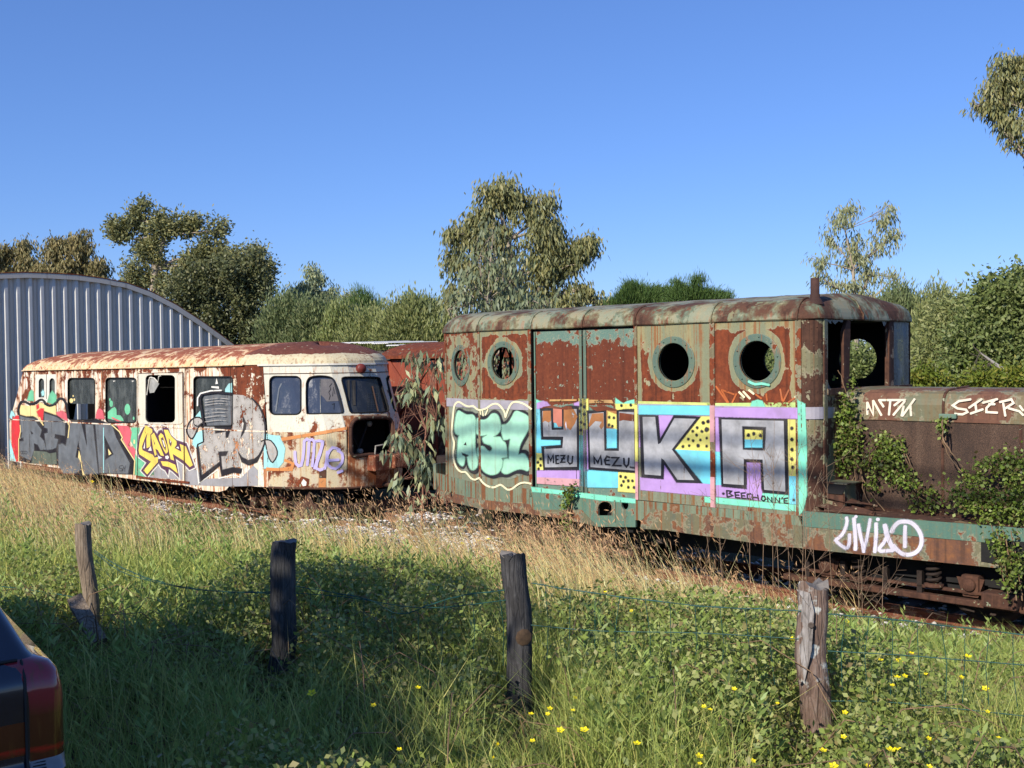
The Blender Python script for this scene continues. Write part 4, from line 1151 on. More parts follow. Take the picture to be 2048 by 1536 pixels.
for q in ([(455, 560), (490, 640), (480, 672)], [(610, 545), (640, 530), (692, 700), (692, 762), (652, 700)], [(762, 560), (810, 620), (795, 690), (770, 640)]):
    rp('R3', q, P_VIO, 7)
for q in ([(632, 575), (655, 580), (688, 700), (672, 712)], [(775, 575), (800, 605), (795, 645)], [(900, 720), (940, 700), (955, 745)], [(300, 600), (298, 740), (270, 735)], [(540, 830), (560, 880), (630, 915), (560, 945)], [(690, 885), (740, 872), (762, 905), (740, 945), (695, 930)], [(410, 690), (430, 780), (360, 780)]):
    rp('R3', q, P_WHT, 8)
# grey figure with a tall block head
rp('R4', [(20, 1210), (130, 1250), (240, 1350), (640, 1340), (780, 1200), (830, 1250), (830, 1430), (470, 1440), (0, 1420)], P_SKY, 0)
rp('R4', [(110, 840), (210, 800), (215, 945), (130, 1000), (90, 960)], P_CYN, 1)
rp('R4', [(545, 392), (660, 400), (760, 442), (850, 540), (905, 680), (920, 830), (905, 960), (850, 1080), (760, 1150), (690, 1150), (630, 1100), (610, 1040), (600, 1200), (470, 1200), (470, 815), (545, 812)], P_GREYL, 1)
rp('R4', [(220, 758), (345, 758), (355, 832), (470, 812), (490, 1040), (385, 1045), (402, 1160), (195, 1312), (150, 1000), (220, 932)], P_GREYL, 2)
rp('R4', [(410, 1090), (470, 1080), (610, 1060), (640, 1212), (560, 1228), (430, 1262)], P_GREYL, 2)
rp('R4', [(138, 1000), (158, 985), (195, 1312), (402, 1158), (388, 1045), (490, 1040), (470, 1088), (412, 1090), (427, 1252), (550, 1220), (652, 1236), (640, 1292), (560, 1280), (420, 1322), (400, 1200), (180, 1388)], P_BLK, 4)
rs('R4', [(125, 1020), (160, 1405), (380, 1245), (392, 1345), (560, 1308), (640, 1332), (632, 1280), (668, 1310), (650, 1180)], 12, P_WHT, 3)
rs('R4', [(760, 432), (850, 530), (905, 680), (918, 820), (905, 960), (850, 1080), (780, 1150)], 18, P_BLK, 5, smooth=2)
rp('R4', [(608, 1040), (650, 1102), (720, 1140), (800, 1122), (872, 1060), (822, 1162), (730, 1198), (650, 1162)], P_BLK, 5)
rp('R4', [(665, 640), (698, 720), (690, 800), (638, 885), (662, 780)], P_BLK, 5); rp('R4', [(660, 700), (672, 720), (660, 810)], P_WHT, 6)
rp('R4', [(340, 745), (540, 740), (490, 880), (470, 880), (470, 812), (350, 832)], P_BLK, 3)
rp('R4', [(60, 700), (110, 660), (170, 655), (212, 690), (160, 760), (130, 830), (90, 890), (50, 870), (28, 800)], P_GREYL, 2)
rs('R4', [(214, 690), (170, 652), (105, 660), (52, 710), (26, 800), (48, 870), (88, 895), (128, 830), (165, 745), (212, 712)], 15, P_BLK, 5, smooth=2)
rs('R4', [(205, 760), (215, 930), (150, 960), (138, 1010)], 15, P_BLK, 4)
strip_b = [(s, zbelt(RK.pt(s)[0])) for s in np.linspace(sR0, sSide1, 20)]
bmat = RS
sheet_sz(mb, RK, [(s, z - .012) for s, z in strip_b] + [(s, z + .012) for s, z in strip_b[::-1]], bmat, (), .010, .012)
for px in (62, 113, 207, 372, 463):
    s = RK.at(px, 845)[0]
    sheet_sz(mb, RK, rect(s - .006, s + .006, -.25, zeave(RK.pt(s)[0])), RUSTBROWN, (), .005, .006)
lowr = [RK.at(*p) for p in ((275, 955), (330, 962), (380, 967))]
sheet_sz(mb, RK, [(s, z) for s, z in lowr] + [(s, z + .035) for s, z in lowr[::-1]], REDRUST, (), .03, .05)
rcar.part('side_wall', mb, 'side wall with grey REND, yellow SAOR and a grey block-headed figure')
# raised sliding door sheet
mb = MB()
dpx = [(277.5, 746), (366, 744), (371, 964), (275, 958)]
for a, b, w_ in (((277.5, 748), (276, 958), .9), ((367, 744), (371, 964), 1.6), ((277.5, 747), (367, 744), 1.0)):
    stroke(mb, RK, [a, b], w_, RUSTBROWN, 12, cap=False)
fr = rr_px('G1', 1110, 385, 1462, 792, 20)
sheet(mb, RK, fr, RN, [W3], .012, .02)
rcar.part('sliding_door', mb)
mb = MB()
sheet(mb, RK, T('R1', [(412, 195), (686, 190), (690, 520), (640, 570), (416, 560)]), TRIM, [DA1, DA2], .010, .02)
rp('R1', [(580, 540), (600, 470), (640, 412), (690, 470), (690, 545), (640, 585), (575, 560)], P_GRN, 8); rp('R1', [(495, 430), (515, 400), (532, 430), (528, 470), (505, 478)], P_CYN, 8)
stroke(mb, RK, T('R1', [(561, 193), (561, 520)]), .7, RUSTBROWN, 9, cap=False)
rs('R1', [(416, 575), (460, 540), (505, 530), (540, 560)], 30, P_BLK, 10, smooth=2)
rcar.part('folding_door', mb)

# ---- panes
GLS = glass('dusty_railcar_glass', (.035, .04, .038), .22, .75, (.16, .17, .15))
GLB = glass('sky_reflecting_glass', (.045, .055, .08), .06, .35, (.12, .13, .16))
def pane(pts, mat, off=-.03, extra=None, label=None, nm='window_pane'):
    global mb
    mb = MB(); sheet(mb, RK, pts, mat, (), off, .006)
    if extra: extra()
    rcar.part(nm, mb, label)
def gasket(pts, w=1.6):
    global mb
    mb = MB(); 
    P = [RK.at(*p) for p in pts]
    for a in (1,):
        V = [RK.to3(s, z, .006) for s, z in P]
        mb.tube(V + [V[0]], .011, DARK, 5, cap=False)
    rcar.part('window_gasket', mb)
OFG = -.030
def po(pts, mat, lay, c='R2'):   # paint that runs over the glass
    sheet(mb, RK, T(c, pts), mat, (), OFG + .002 + lay * .001)
def ell(c, u, v, a, b): return [(u + a * math.cos(k * .6283), v + b * math.sin(k * .6283)) for k in range(10)]
def w1x():
    po(ell('R2', 60, 480, 22, 28), P_CRM, 1); po(ell('R2', 95, 468, 10, 16), P_CRM, 1); po(ell('R2', 82, 425, 8, 12), P_CRM, 1); po(ell('R2', 342, 490, 9, 20), P_CYN, 1)
pane(rr_px('R2', 30, 208, 362, 518, 34), GLS, extra=w1x, label='upper half pane, the lower half is open')
def w2x():
    po([(490, 615), (540, 570), (575, 555), (592, 585), (595, 650), (640, 655), (668, 690), (678, 722), (600, 718), (490, 690)], P_GRN, 1)
    po(ell('R2', 722, 582, 34, 66), P_GRN, 1); po(ell('R2', 531, 518, 21, 40), P_GRN, 1); po(ell('R2', 515, 470, 10, 20), P_GRN, 1); po(ell('R2', 795, 690, 10, 21), P_GRN, 1)
    po([(535, 672), (660, 728), (600, 724), (540, 690)], P_ROSE, 2)
    for u in (565, 785): po([(u - 14, 245), (u + 14, 245), (u + 12, 252), (u, 252), (u - 4, 262)], P_WHT, 1)
pane(rr_px('R2', 476, 204, 853, 748, 34), GLS, extra=w2x, label='pane splashed with green paint')
def w4x():
    G = 'R4'
    po([(185, 400), (230, 385), (350, 375), (548, 396), (548, 752), (222, 752), (205, 530)], P_GREY, 1, G)
    po([(440, 330), (480, 270), (548, 252), (548, 372), (440, 365)], P_CYN, 0.5, G); po([(104, 640), (170, 560), (195, 655), (104, 665)], P_CYN, .5, G)
    sheet(mb, RK, T(G, [(345, 205), (360, 270), (330, 275)]), P_WHT, (), OFG + .004); po([(285, 298), (370, 302), (372, 328), (285, 315)], P_WHT, 2, G)
pane(rr_px('R4', 96, 184, 552, 758, 36), GLS, extra=w4x, label='pane half covered by grey spray paint')
mb = MB()
rs('R4', [(548, 384), (450, 374), (350, 366), (200, 386), (172, 430), (182, 520), (200, 640), (226, 745)], 24, P_BLK, 6)
rs('R4', [(148, 520), (150, 432), (182, 380), (300, 350), (420, 345)], 15, P_WHT, 7)
for v in (440, 470, 500, 560, 600, 640, 690):
    rs('R4', [(235, v + 14), (380, v - 6), (500, v + 4)], 7, P_GREYL, 8, smooth=3)
rs('R4', [(205, 524), (545, 530)], 4, P_BLK, 9, cap=False)
rcar.part('head_outline', mb)
mb = MB()   # torn seal hanging in the open window
fl = [RK.to3(*RK.at(*p), -.02) for p in T('G1', [(1175, 440), (1200, 410), (1250, 440), (1265, 470), (1225, 540), (1190, 545), (1180, 500)])]
mb.add(fl, [tuple(range(7))], flat('torn_plastic', C(170, 168, 160), .4, .3))
mb.tube([RK.to3(*RK.at(*p), -.01) for p in T('G1', [(1172, 560), (1180, 500), (1195, 420), (1230, 425), (1262, 460), (1268, 410), (1285, 405)])], .012, TRIM, 5)
rcar.part('torn_window_seal', mb)
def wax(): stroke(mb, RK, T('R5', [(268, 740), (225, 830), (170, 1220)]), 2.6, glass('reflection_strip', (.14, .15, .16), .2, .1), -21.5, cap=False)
for d in (DA1, DA2):
    pane(d, GLS)
for w_ in (W1, W2_, W4, WA, WB, WC, WD):
    gasket(w_)

# ---- nose: upper white part, lower part, hatch
sC0 = sSide1
def nose_sheet(mb, z0f, z1f, s0, s1, mat, holes, n=24):
    S = np.linspace(s0, s1, n)
    o = [(s, z0f(s)) for s in S] + [(s, z1f(s)) for s in S[::-1]]
    sheet_sz(mb, RK, o, mat, [[RK.at(*p) for p in h] for h in holes], 0, .035, extra=list(np.linspace(s0, s1, 34)[1:-1]), rim=DARK)
ZBN = RK.at(600, 862)[1]
sH0, sH1 = RK.at(694, 900)[0], RK.at(788, 900)[0]
mb = MB()
ZH = RK.at(740, 829)[1]
S1 = list(np.linspace(sC0, sH0, 16)); S2 = list(np.linspace(sH0, sH1, 10)); S3 = list(np.linspace(sH1, sEnd, 12))
o = [(s, .74) for s in S1] + [(s, ZH) for s in S2] + [(s, .74) for s in S3] + [(s, 1.872) for s in (S1 + S2[1:] + S3[1:])[::-1]]
sheet_sz(mb, RK, o, RN, [[RK.at(*p) for p in h] for h in (WA, WB, WC, WD)], 0, .035, extra=list(np.linspace(sC0, sEnd, 34)[1:-1]), rim=DARK)
z73 = RK.at(600, 747)[1]
for zz, h in ((z73, .008),):
    S = np.linspace(sC0, sEnd, 60)
    mb.tube([RK.to3(s, zz, .002) for s in S], .008, RUSTBROWN, 5)
S = np.linspace(RK.at(517, 731)[0], sEnd, 64)
mb.quadstrip([RK.to3(s, 1.835, .03) for s in S], [RK.to3(s, 1.862, .032) for s in S], TRIM)
mb.quadstrip([RK.to3(s, 1.862, .032) for s in S], [RK.to3(s, 1.868, .0) for s in S], TRIM)
mb.quadstrip([RK.to3(s, 1.835, .0) for s in S], [RK.to3(s, 1.835, .03) for s in S], DARK)
rcar.part('nose_upper', mb, 'white rounded nose around the cab windows')
mb = MB()
hz = [RK.at(*p) for p in HOLE]
zt_ = .74
# lower nose left of the hatch, the hatch and beyond
nose_sheet(mb, lambda s: -.185, lambda s: zt_, sC0, sH0, RN2, [])
nose_sheet(mb, lambda s: -.185, lambda s: zt_, sH1, sEnd, RN2, [], 14)
paint(mb, RK, T('R6', [(40, 130), (190, 150), (240, 270), (222, 400), (170, 465), (40, 460)]), P_CYN, 1)
paint(mb, RK, T('R6', [(180, 172), (828, 62), (828, 92), (205, 202)]), P_ORG, 1); paint(mb, RK, T('R6', [(60, 450), (200, 458), (295, 440), (300, 420), (228, 392), (240, 368), (332, 410), (312, 486), (60, 482)]), P_ORG, 2)
paint(mb, RK, T('R4', [(920, 912), (980, 922), (1038, 1000), (1050, 1080), (1002, 1165), (962, 1120), (932, 1020)]), P_GREYL, 3)
rs('R4', [(870, 925), (920, 908), (982, 918), (1040, 998), (1052, 1080), (1002, 1165), (962, 1120), (932, 1020), (915, 930), (880, 1030)], 14, P_BLK, 4, smooth=2)
i_ = 0
for a in ([(335, 300), (345, 415), (395, 430), (418, 300), (422, 200)], [(424, 200), (470, 192), (452, 430)], [(472, 192), (520, 205), (498, 440)], [(520, 205), (600, 205), (560, 340), (520, 460)], [(600, 225), (572, 330), (535, 458), (620, 458), (642, 300)], [(760, 285), (690, 262), (642, 340), (650, 430), (720, 462), (782, 400), (782, 320), (740, 292)], [(655, 385), (750, 378)], [(740, 500), (785, 482)]):
    rs('R6', a, 26, P_LIL, 5 + .6 * i_, smooth=2); i_ += 1
rp('R6', [(345, 600), (380, 560), (400, 535), (470, 560), (465, 610), (430, 640), (360, 635)], REDRUST, 3); rp('R6', [(395, 600), (415, 560), (445, 590), (440, 625), (410, 630)], P_WHT, 5)
rp('R6', [(563, 475), (632, 475), (630, 552), (566, 552)], RUSTBROWN, 4); rp('R6', [(566, 552), (628, 552), (632, 640), (560, 640)], P_ORG, 2)
rcar.part('nose_lower', mb, 'lower nose with an orange stripe and lilac scrawl')
mb = MB()
o = [(sH0, -.185)] + [(s, -.185) for s in np.linspace(sH0, sH1, 8)[1:]] + [(s, ZH - .001) for s in np.linspace(sH1, sH0, 8)]
low_hole = [(s, min(z, ZH - .02)) for s, z in hz]
seen = []; [seen.append(q) for q in low_hole if q not in seen]
sheet_sz(mb, RK, o, HATCHM, [seen], .004, .04, extra=list(np.linspace(sH0, sH1, 14)[1:-1]), rim=RUSTBROWN)
V = [RK.to3(s, z, .012) for s, z in hz]
mb.tube(V + [V[0]], .035, RUSTBROWN, 6, cap=False)
mb.tube([RK.to3(s, -.185, .0) for s in np.linspace(sC0, sEnd, 50)], .022, RUSTBROWN, 6)
rcar.part('nose_hatch', mb, 'open rusty hatch in the nose')
# dark recess with engine bits, coupling box
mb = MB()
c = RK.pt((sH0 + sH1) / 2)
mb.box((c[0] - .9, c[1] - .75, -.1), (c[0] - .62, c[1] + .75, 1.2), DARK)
p1 = RK.to3(*RK.at(*T('R8', [(515, 158)])[0]), -.3); p2 = RK.to3(*RK.at(*T('R8', [(325, 465)])[0]), -.12)
LMP = flat('dull_lamp_metal', C(150, 145, 135), .4, .3)
mb.lathe(p1, (1, -.2, 0), [(-.1, .03), (0, .05), (.04, .05), (.05, .03), (.05, .0001)], LMP, 14); mb.lathe(p2, (1, -.2, 0), [(-.1, .03), (0, .045), (.04, .045), (.05, .03), (.05, .0001)], LMP, 14)
mb.tube([RK.to3(*RK.at(703, 850), -.25), RK.to3(*RK.at(730, 900), -.2), RK.to3(*RK.at(760, 845), -.3)], .025, BLACKMETAL, 6)
rcar.part('engine_bay', mb)
ORB = rusty('coupler_orange_rust', (C(186, 112, 74), C(160, 94, 62), C(130, 78, 52)), [(.2, C(96, 54, 38)), (.5, C(136, 74, 48)), (.8, C(180, 106, 70))], cover=.6, flake=7, streak=.2, seed=37)
mb = MB()
q = RK.to3(*RK.at(758, 925), 0)
mb.bbox((q[0] - .1, q[1] - .24, q[2] - .12), (q[0] + .20, q[1] + .16, q[2] + .14), ORB, .02)
mb.bbox((q[0] - .05, q[1] + .12, q[2] - .10), (q[0] + .26, q[1] + .5, q[2] + .13), ORB, .03)
mb.add([(q[0] + .18, q[1] - .2, q[2] - .12), (q[0] + .02, q[1] - .1, q[2] - .42), (q[0] + .0, q[1] + .1, q[2] - .42), (q[0] + .18, q[1] + .1, q[2] - .12)], [(0, 1, 2, 3), (3, 2, 1, 0)], ORB)
mb.tube([(q[0] + .0, q[1] + .05, q[2] - .36), (q[0] + .16, q[1] + .10, q[2] - .38), (q[0] + .24, q[1] + .16, q[2] - .30), (q[0] + .22, q[1] + .22, q[2] - .22)], .04, RUSTBROWN, 8)
hq = RK.to3(*RK.at(757, 903), .02)
mb.tube([(hq[0], hq[1] - .1, hq[2] - .1), (hq[0] + .03, hq[1] - .1, hq[2] + .10), (hq[0] + .03, hq[1] + .06, hq[2] + .11)], .016, LMP, 6)
rcar.part('coupling_box', mb)
mb = MB()
q = RK.to3(*RK.at(720, 737), .0)
mb.lathe(q, (.95, -.3, 0), [(-.02, .07), (.03, .085), (.09, .08), (.115, .06), (.12, .0001)], flat('red_lamp', C(122, 50, 42), .5, .25, 8), 20)
rcar.part('marker_lamp', mb)
pane(WA, GLB, extra=wax, label='blue reflecting side pane')
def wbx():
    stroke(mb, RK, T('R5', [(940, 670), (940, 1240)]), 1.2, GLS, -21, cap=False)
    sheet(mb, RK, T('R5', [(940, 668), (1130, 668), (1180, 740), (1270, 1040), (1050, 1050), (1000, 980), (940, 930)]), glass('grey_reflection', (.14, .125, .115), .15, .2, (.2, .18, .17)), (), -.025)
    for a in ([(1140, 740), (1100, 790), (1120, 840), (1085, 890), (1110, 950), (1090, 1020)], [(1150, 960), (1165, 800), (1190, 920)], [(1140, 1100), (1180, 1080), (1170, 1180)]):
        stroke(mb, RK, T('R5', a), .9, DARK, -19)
pane(WB, GLB, extra=wbx, label='corner pane with a slanted edge')
pane(WC, glass('windscreen_glass', (.022, .024, .024), .12, .5, (.09, .09, .085)), label='wide windscreen pane')
pane(WD, glass('far_windscreen', (.09, .05, .04), .1, .3, (.2, .12, .1)), label='narrow far windscreen pane')
mb = MB()
for k in range(7):
    stroke(mb, RK, T('R7', [(372 + k * 20, 590), (380 + k * 20, 800)]), .6, GLS, -17, cap=False)
for k in range(9):
    stroke(mb, RK, T('R7', [(372, 600 + k * 24), (490, 600 + k * 24)]), .6, GLS, -17.5, cap=False)
stroke(mb, RK, T('R7', [(425, 515), (490, 800)]), 2.6, flat('cab_bar', C(150, 112, 84), .6), -16, cap=False)
stroke(mb, RK, T('R7', [(155, 450), (160, 680)]), 4, flat('cab_locker', C(70, 66, 60), .7), -17, cap=False); stroke(mb, RK, T('R7', [(218, 450), (220, 730)]), 6, bpy.data.materials['cab_locker'], -17, cap=False)
rcar.part('cab_mesh_guard', mb)

# ---- far side, floor, roof
FS = Curtain([(-10.6, RY1), (-20.4, RY1), (-20.6, RYC)])
mb = MB()
sheet_sz(mb, FS, rect(0, FS.s[-1] - .5, -.30, 1.80), RS, (), 0, .03, rim=DARK)
mb.box((-20.3, .3, .0), (-10.2, RY1 - .3, .06), DARK); mb.box((-10.2, .85, .0), (-9.2, RY1 - .9, .06), DARK); mb.box((-12.2, .25, .06), (-12.1, RY1 - .1, 1.7), DARK)
rcar.part('body_shell', mb)
Ro = []
for s in list(np.linspace(0, sR0, 8)) + list(np.linspace(sR0, sN, 44))[1:] + list(np.linspace(sN, sEnd, 46))[1:]:
    t0 = RK.pt(s)[0]; z = zeave(t0); q = RK.to3(s, z, .02)
    Ro.append((q[0], q[1], z))
Ro += [(t, RY1 + .02, zeave(t)) for t in np.linspace(-10.8, -20.3, 40)] + [(-19.75, RYC + 1.0, zeave(-19.7))]
mb = MB(); rings = []
for k in np.linspace(0, 1, 11):
    ins = 1 - math.cos(k * math.pi / 2); hh = math.sin(k * math.pi / 2) * .40
    rg = []
    for x, y, z in Ro:
        sx_ = min(max(x, -18.5), -10.35); sp = (sx_, RYC)
        f = 1 - ins * .995
        tl = 1 - .25 * sm01((x + 10.2) / 1.5)
        rg.append((sp[0] + (x - sp[0]) * f, sp[1] + (y - sp[1]) * f, z + .005 + hh * tl))
    rings.append(rg)
n = len(Ro)
for a, b in zip(rings[:-1], rings[1:]):
    V = a + b
    for i in range(n):
        j = (i + 1) % n
        mt = NROOF if .5 * (a[i][0] + a[j][0]) > -10.55 else RROOF
        mb.add([a[i], a[j], b[j], b[i]], [(0, 1, 2, 3)], mt, True)
mb.tube([(x, y - .012 if y < 1.5 else y, z + .004) for x, y, z in Ro[6:52]], .014, RROOF, 6)
rcar.part('roof', mb, 'rusty domed roof with cream paint left along the gutter')
# ---- running gear
for t in (-18.0, -16.6, -11.6, -10.1):
    wheel(rcar, t, .95, -.36, .36); wheel(rcar, t, 2.15, -.36, .36)
mb = MB()
mb.box((-20.0, .7, -.34), (-9.3, 2.4, -.02), DARK)
mb.box((-20.2, .35, -.24), (-11.2, .5, .0), DARK)
rcar.part('underframe', mb)
mb = MB()
h0_ = RK.pt(RK.at(640, 975)[0]); 
mb.bbox((-9.0, .45, -.62), (-8.86, 2.6, -.47), RUSTBROWN, .012)
mb.bbox((-9.45, .42, -.64), (-8.9, .52, -.40), RUSTBROWN, .012)
mb.add([(-9.3, .41, -.42), (-8.95, .41, -.44), (-9.12, .43, -.22)], [(0, 1, 2)], RUSTBROWN)
mb.lathe((-9.15, .415, -.52), (0, -1, 0), [(0, .06), (.006, .055), (.004, .035), (.004, .0001)], DARK, 14)
for k in range(5):
    mb.bbox((-10.9 + k * .33, .45, -.6 + .05 * (k % 2)), (-10.75 + k * .33, .6, -.44 + .03 * (k % 3)), RUSTBROWN, .02)
mb.tube([(-11.6, .55, -.62), (-10.4, .5, -.66), (-9.4, .5, -.62)], .025, RUSTBROWN, 6)
rcar.part('buffer_beam', mb)
for t in (-11.6, -10.1):
    axlebox(rcar, t, .62, -.36)
mb = MB()
for k in range(5):
    L = .45 - .06 * k
    mb.tube([(-10.85 - L, .6, -.34 - .02 * k), (-10.85, .6, -.42 - .02 * k), (-10.85 + L, .6, -.34 - .02 * k)], .012, RUSTBROWN, 4)
rcar.part('leaf_spring', mb)
# ================================================================== GROUND
def vnoise(x, y, sc, seed=0):
    x = np.asarray(x) * sc + seed * 17.3; y = np.asarray(y) * sc + seed * 9.1
    xi, yi = np.floor(x).astype(int), np.floor(y).astype(int)
    fx, fy = x - xi, y - yi
    fx, fy = fx * fx * (3 - 2 * fx), fy * fy * (3 - 2 * fy)
    def h(a, b):
        n = (a * 374761393 + b * 668265263 + seed * 1442695) & 0x7fffffff
        n = ((n ^ (n >> 13)) * 1274126177) & 0x7fffffff
        return ((n ^ (n >> 16)) & 0xffff) / 65535.0
    return (h(xi, yi) * (1 - fx) + h(xi + 1, yi) * fx) * (1 - fy) + (h(xi, yi + 1) * (1 - fx) + h(xi + 1, yi + 1) * fx) * fy
def sstep(x, a, b):
    x = np.clip((np.asarray(x, float) - a) / (b - a), 0, 1); return x * x * (3 - 2 * x)
def gz(X, Y):
    t, y = (np.asarray(X) - ORG[0]) * TD[0] + (np.asarray(Y) - ORG[1]) * TD[1], (np.asarray(X) - ORG[0]) * TY[0] + (np.asarray(Y) - ORG[1]) * TY[1]
    z = -.83 + .83 * sstep(-y, .6, 5.1)
    bump = (vnoise(X, Y, .9, 3) - .5) * .10 + (vnoise(X, Y, 3.1, 4) - .5) * .04
    return z + bump * sstep(np.abs(y - 1.3), 1.6, 3.0)
def gz_flat(X, Y): return float(gz(np.array([X]), np.array([Y]))[0])
def ground_at(px, py, h=0.0):
    r = ray(px, py); Ys = np.arange(2.0, 60.0, .15)
    P = CAM[None] + r[None] * (Ys / r[1])[:, None]
    hit = np.where(P[:, 2] <= gz(P[:, 0], P[:, 1]) + h)[0]
    i = int(hit[0]) if len(hit) else len(Ys) - 1
    lo, hi = Ys[max(i - 1, 0)], Ys[i]
    Ys = np.linspace(lo, hi, 12)
    P = CAM[None] + r[None] * (Ys / r[1])[:, None]
    hit = np.where(P[:, 2] <= gz(P[:, 0], P[:, 1]) + h)[0]
    return P[int(hit[0]) if len(hit) else -1]
xs = np.concatenate([np.linspace(-900, -40, 18)[:-1], np.linspace(-40, -14, 40)[:-1], np.linspace(-14, 9, 190)[:-1], np.linspace(9, 40, 40)[:-1], np.linspace(40, 900, 18)])
ys = np.concatenate([np.linspace(-300, -12, 12)[:-1], np.linspace(-12, 1, 20)[:-1], np.linspace(1, 24, 200)[:-1], np.linspace(24, 60, 40)[:-1], np.linspace(60, 1500, 20)])
GX, GY = np.meshgrid(xs, ys)
GZ = gz(GX, GY)
nx, ny = len(xs), len(ys)
V = np.stack([GX.ravel(), GY.ravel(), GZ.ravel()], 1)
ii = (np.arange(ny - 1)[:, None] * nx + np.arange(nx - 1)[None, :]).ravel()
m_, nt = M('soil_and_leaf_litter')
co = nt.coord()
a = nt.noise(co, .8, 8, .65); b = nt.noise(co, 14, 6, .7); c = nt.noise(co, 90, 3, .6)
col = nt.ramp(a * .5 + b * .5, [(.3, (.028, .030, .012)), (.48, (.050, .050, .020)), (.6, (.085, .070, .035)), (.75, (.12, .10, .055))])
col = nt.mix(.5, col, nt.mix(c, (.2, .2, .2), (.8, .8, .8)), 'OVERLAY')
nt.out(nt.pbr(col, .95, nt.bump(b * .6 + c * .4, .8, .03), 0, .2))
g = npmesh('ground', V, [np.stack([ii, ii + 1, ii + nx + 1, ii + nx], 1)], m_, smooth=True)
tag(g, kind='structure')

# ================================================================== TRACK
RAILM = rusty('rail_rust', (C(150, 100, 74), C(128, 82, 62), C(110, 70, 52)), [(.2, C(80, 46, 36)), (.5, C(124, 74, 54)), (.8, C(160, 104, 78))], cover=.6, flake=6, streak=.2, seed=51)
WOODS = flat('sleeper_wood', C(96, 80, 66), .9, .4, 8, stretch=(1, 6, 6))
def rail_mesh(t0, t1, y, ztop, mb, sc=1.0):
    pf = [(-.030, 0), (.030, 0), (.032, -.02), (.026, -.034), (.008, -.042), (.008, -.10), (.055, -.118), (.055, -.13), (-.055, -.13), (-.055, -.118), (-.008, -.10), (-.008, -.042), (-.026, -.034), (-.032, -.02)]
    ts = np.linspace(t0, t1, max(2, int((t1 - t0) / .6)))
    vs, fs = [], []
    for t in ts:
        for dy, dz in pf: vs.append((t, y + dy * sc, ztop + dz * sc + .004 * math.sin(t * 3)))
    k = len(pf)
    for i in range(len(ts) - 1):
        for j in range(k):
            j2 = (j + 1) % k
            fs.append((i * k + j, (i + 1) * k + j, (i + 1) * k + j2, i * k + j2))
    fs += [tuple(range(k)), tuple(range((len(ts) - 1) * k, len(ts) * k))[::-1]]
    mb.add(vs, fs, RAILM)
trk = Thing('railway_track', 'rusty narrow gauge railway track the graffiti vehicles stand on', 'railway track', (-8, 1.3, -.83), frame='track')
mb = MB(); rail_mesh(-24, 6, .80, -.69, mb); trk.part('rail', mb)
mb = MB(); rail_mesh(-24, -6.75, 1.82, -.672, mb, 1.05)
for t in np.arange(-9.4, -6.8, .28):
    mb.tube([(t, 1.75, -.70), (t + .01, 1.745, -.74), (t, 1.75, -.78)], .008, RAILM, 4)
trk.part('rail', mb, 'rail with a cut end between the two vehicles')
mb = MB(); rail_mesh(-5.2, 6, 1.82, -.69, mb); trk.part('rail', mb)
for t in np.arange(-16, 3, .68):
    mb = MB(); mb.bbox((t, .25 + random.uniform(-.05, .05), -.90), (t + .22, 2.35, -.80 + random.uniform(-.01, .01)), WOODS, .012); trk.part('sleeper', mb)
mb = MB()
mb.bbox((-3.6, .35, -.82), (-2.6, .43, -.72), RAILM, .01)
o = mb.build('iron_bar', None); 
o.location = t2w(0, 0, 0); o.rotation_euler = (0, 0, math.atan2(TD[1], TD[0]))
tag(o, 'rusty iron bar lying on the ballast beneath the locomotive', 'iron bar')
# curved white pipe lying by the frame (lower right of the letter A panel)
PW = ground_at(1375, 1115, .12)
mb = MB()
for a_ in (0,):
    q0 = PW
    mb.tube([q0 + np.array((-.16, 0, .10)), q0 + np.array((-.13, 0, .02)), q0 + np.array((-.05, -.02, -.03)), q0 + np.array((.07, -.03, -.03)), q0 + np.array((.16, -.03, .0))], .022, flat('white_pipe', C(232, 226, 214), .6, .1), 8)
tag(mb.build('bent_pipe', None), 'short bent white pipe in the dry grass below the silver K', 'pipe')

# ballast: white limestone pieces
STONE = leafm('white_limestone', [C(200, 194, 188), C(222, 218, 214), C(186, 178, 168), C(212, 206, 200)], .9, 0.0, bright=1.45)
def stones(name, centers, sizes, mat):
    base = np.array([(1, 0, 0), (-1, 0, 0), (0, 1, 0), (0, -1, 0), (0, 0, 1), (0, 0, -1), (.6, .6, .5), (-.6, .6, .5), (.6, -.6, .5), (-.6, -.6, .5)], float)
    tri = np.array([(0, 6, 8), (2, 6, 7), (1, 7, 9), (3, 9, 8), (4, 8, 6), (4, 6, 7), (4, 7, 9), (4, 9, 8), (0, 2, 6), (2, 1, 7), (1, 3, 9), (3, 0, 8), (0, 5, 2), (2, 5, 1), (1, 5, 3), (3, 5, 0)])
    n = len(centers); VV = base[None] * (1 + rng.uniform(-.3, .3, (n, 10, 3)))
    ang = rng.uniform(0, 6.28, n); cs, sn = np.cos(ang)[:, None], np.sin(ang)[:, None]
    x, y = VV[..., 0].copy(), VV[..., 1].copy()
    VV[..., 0], VV[..., 1] = x * cs - y * sn, x * sn + y * cs
    VV *= (sizes[:, None, None] * np.array([1, .8, .6]))
    VV += centers[:, None, :]
    P = (tri[None] + 10 * np.arange(n)[:, None, None]).reshape(-1, 3)
    return npmesh(name, VV.reshape(-1, 3), [P], mat)
cs_ = []
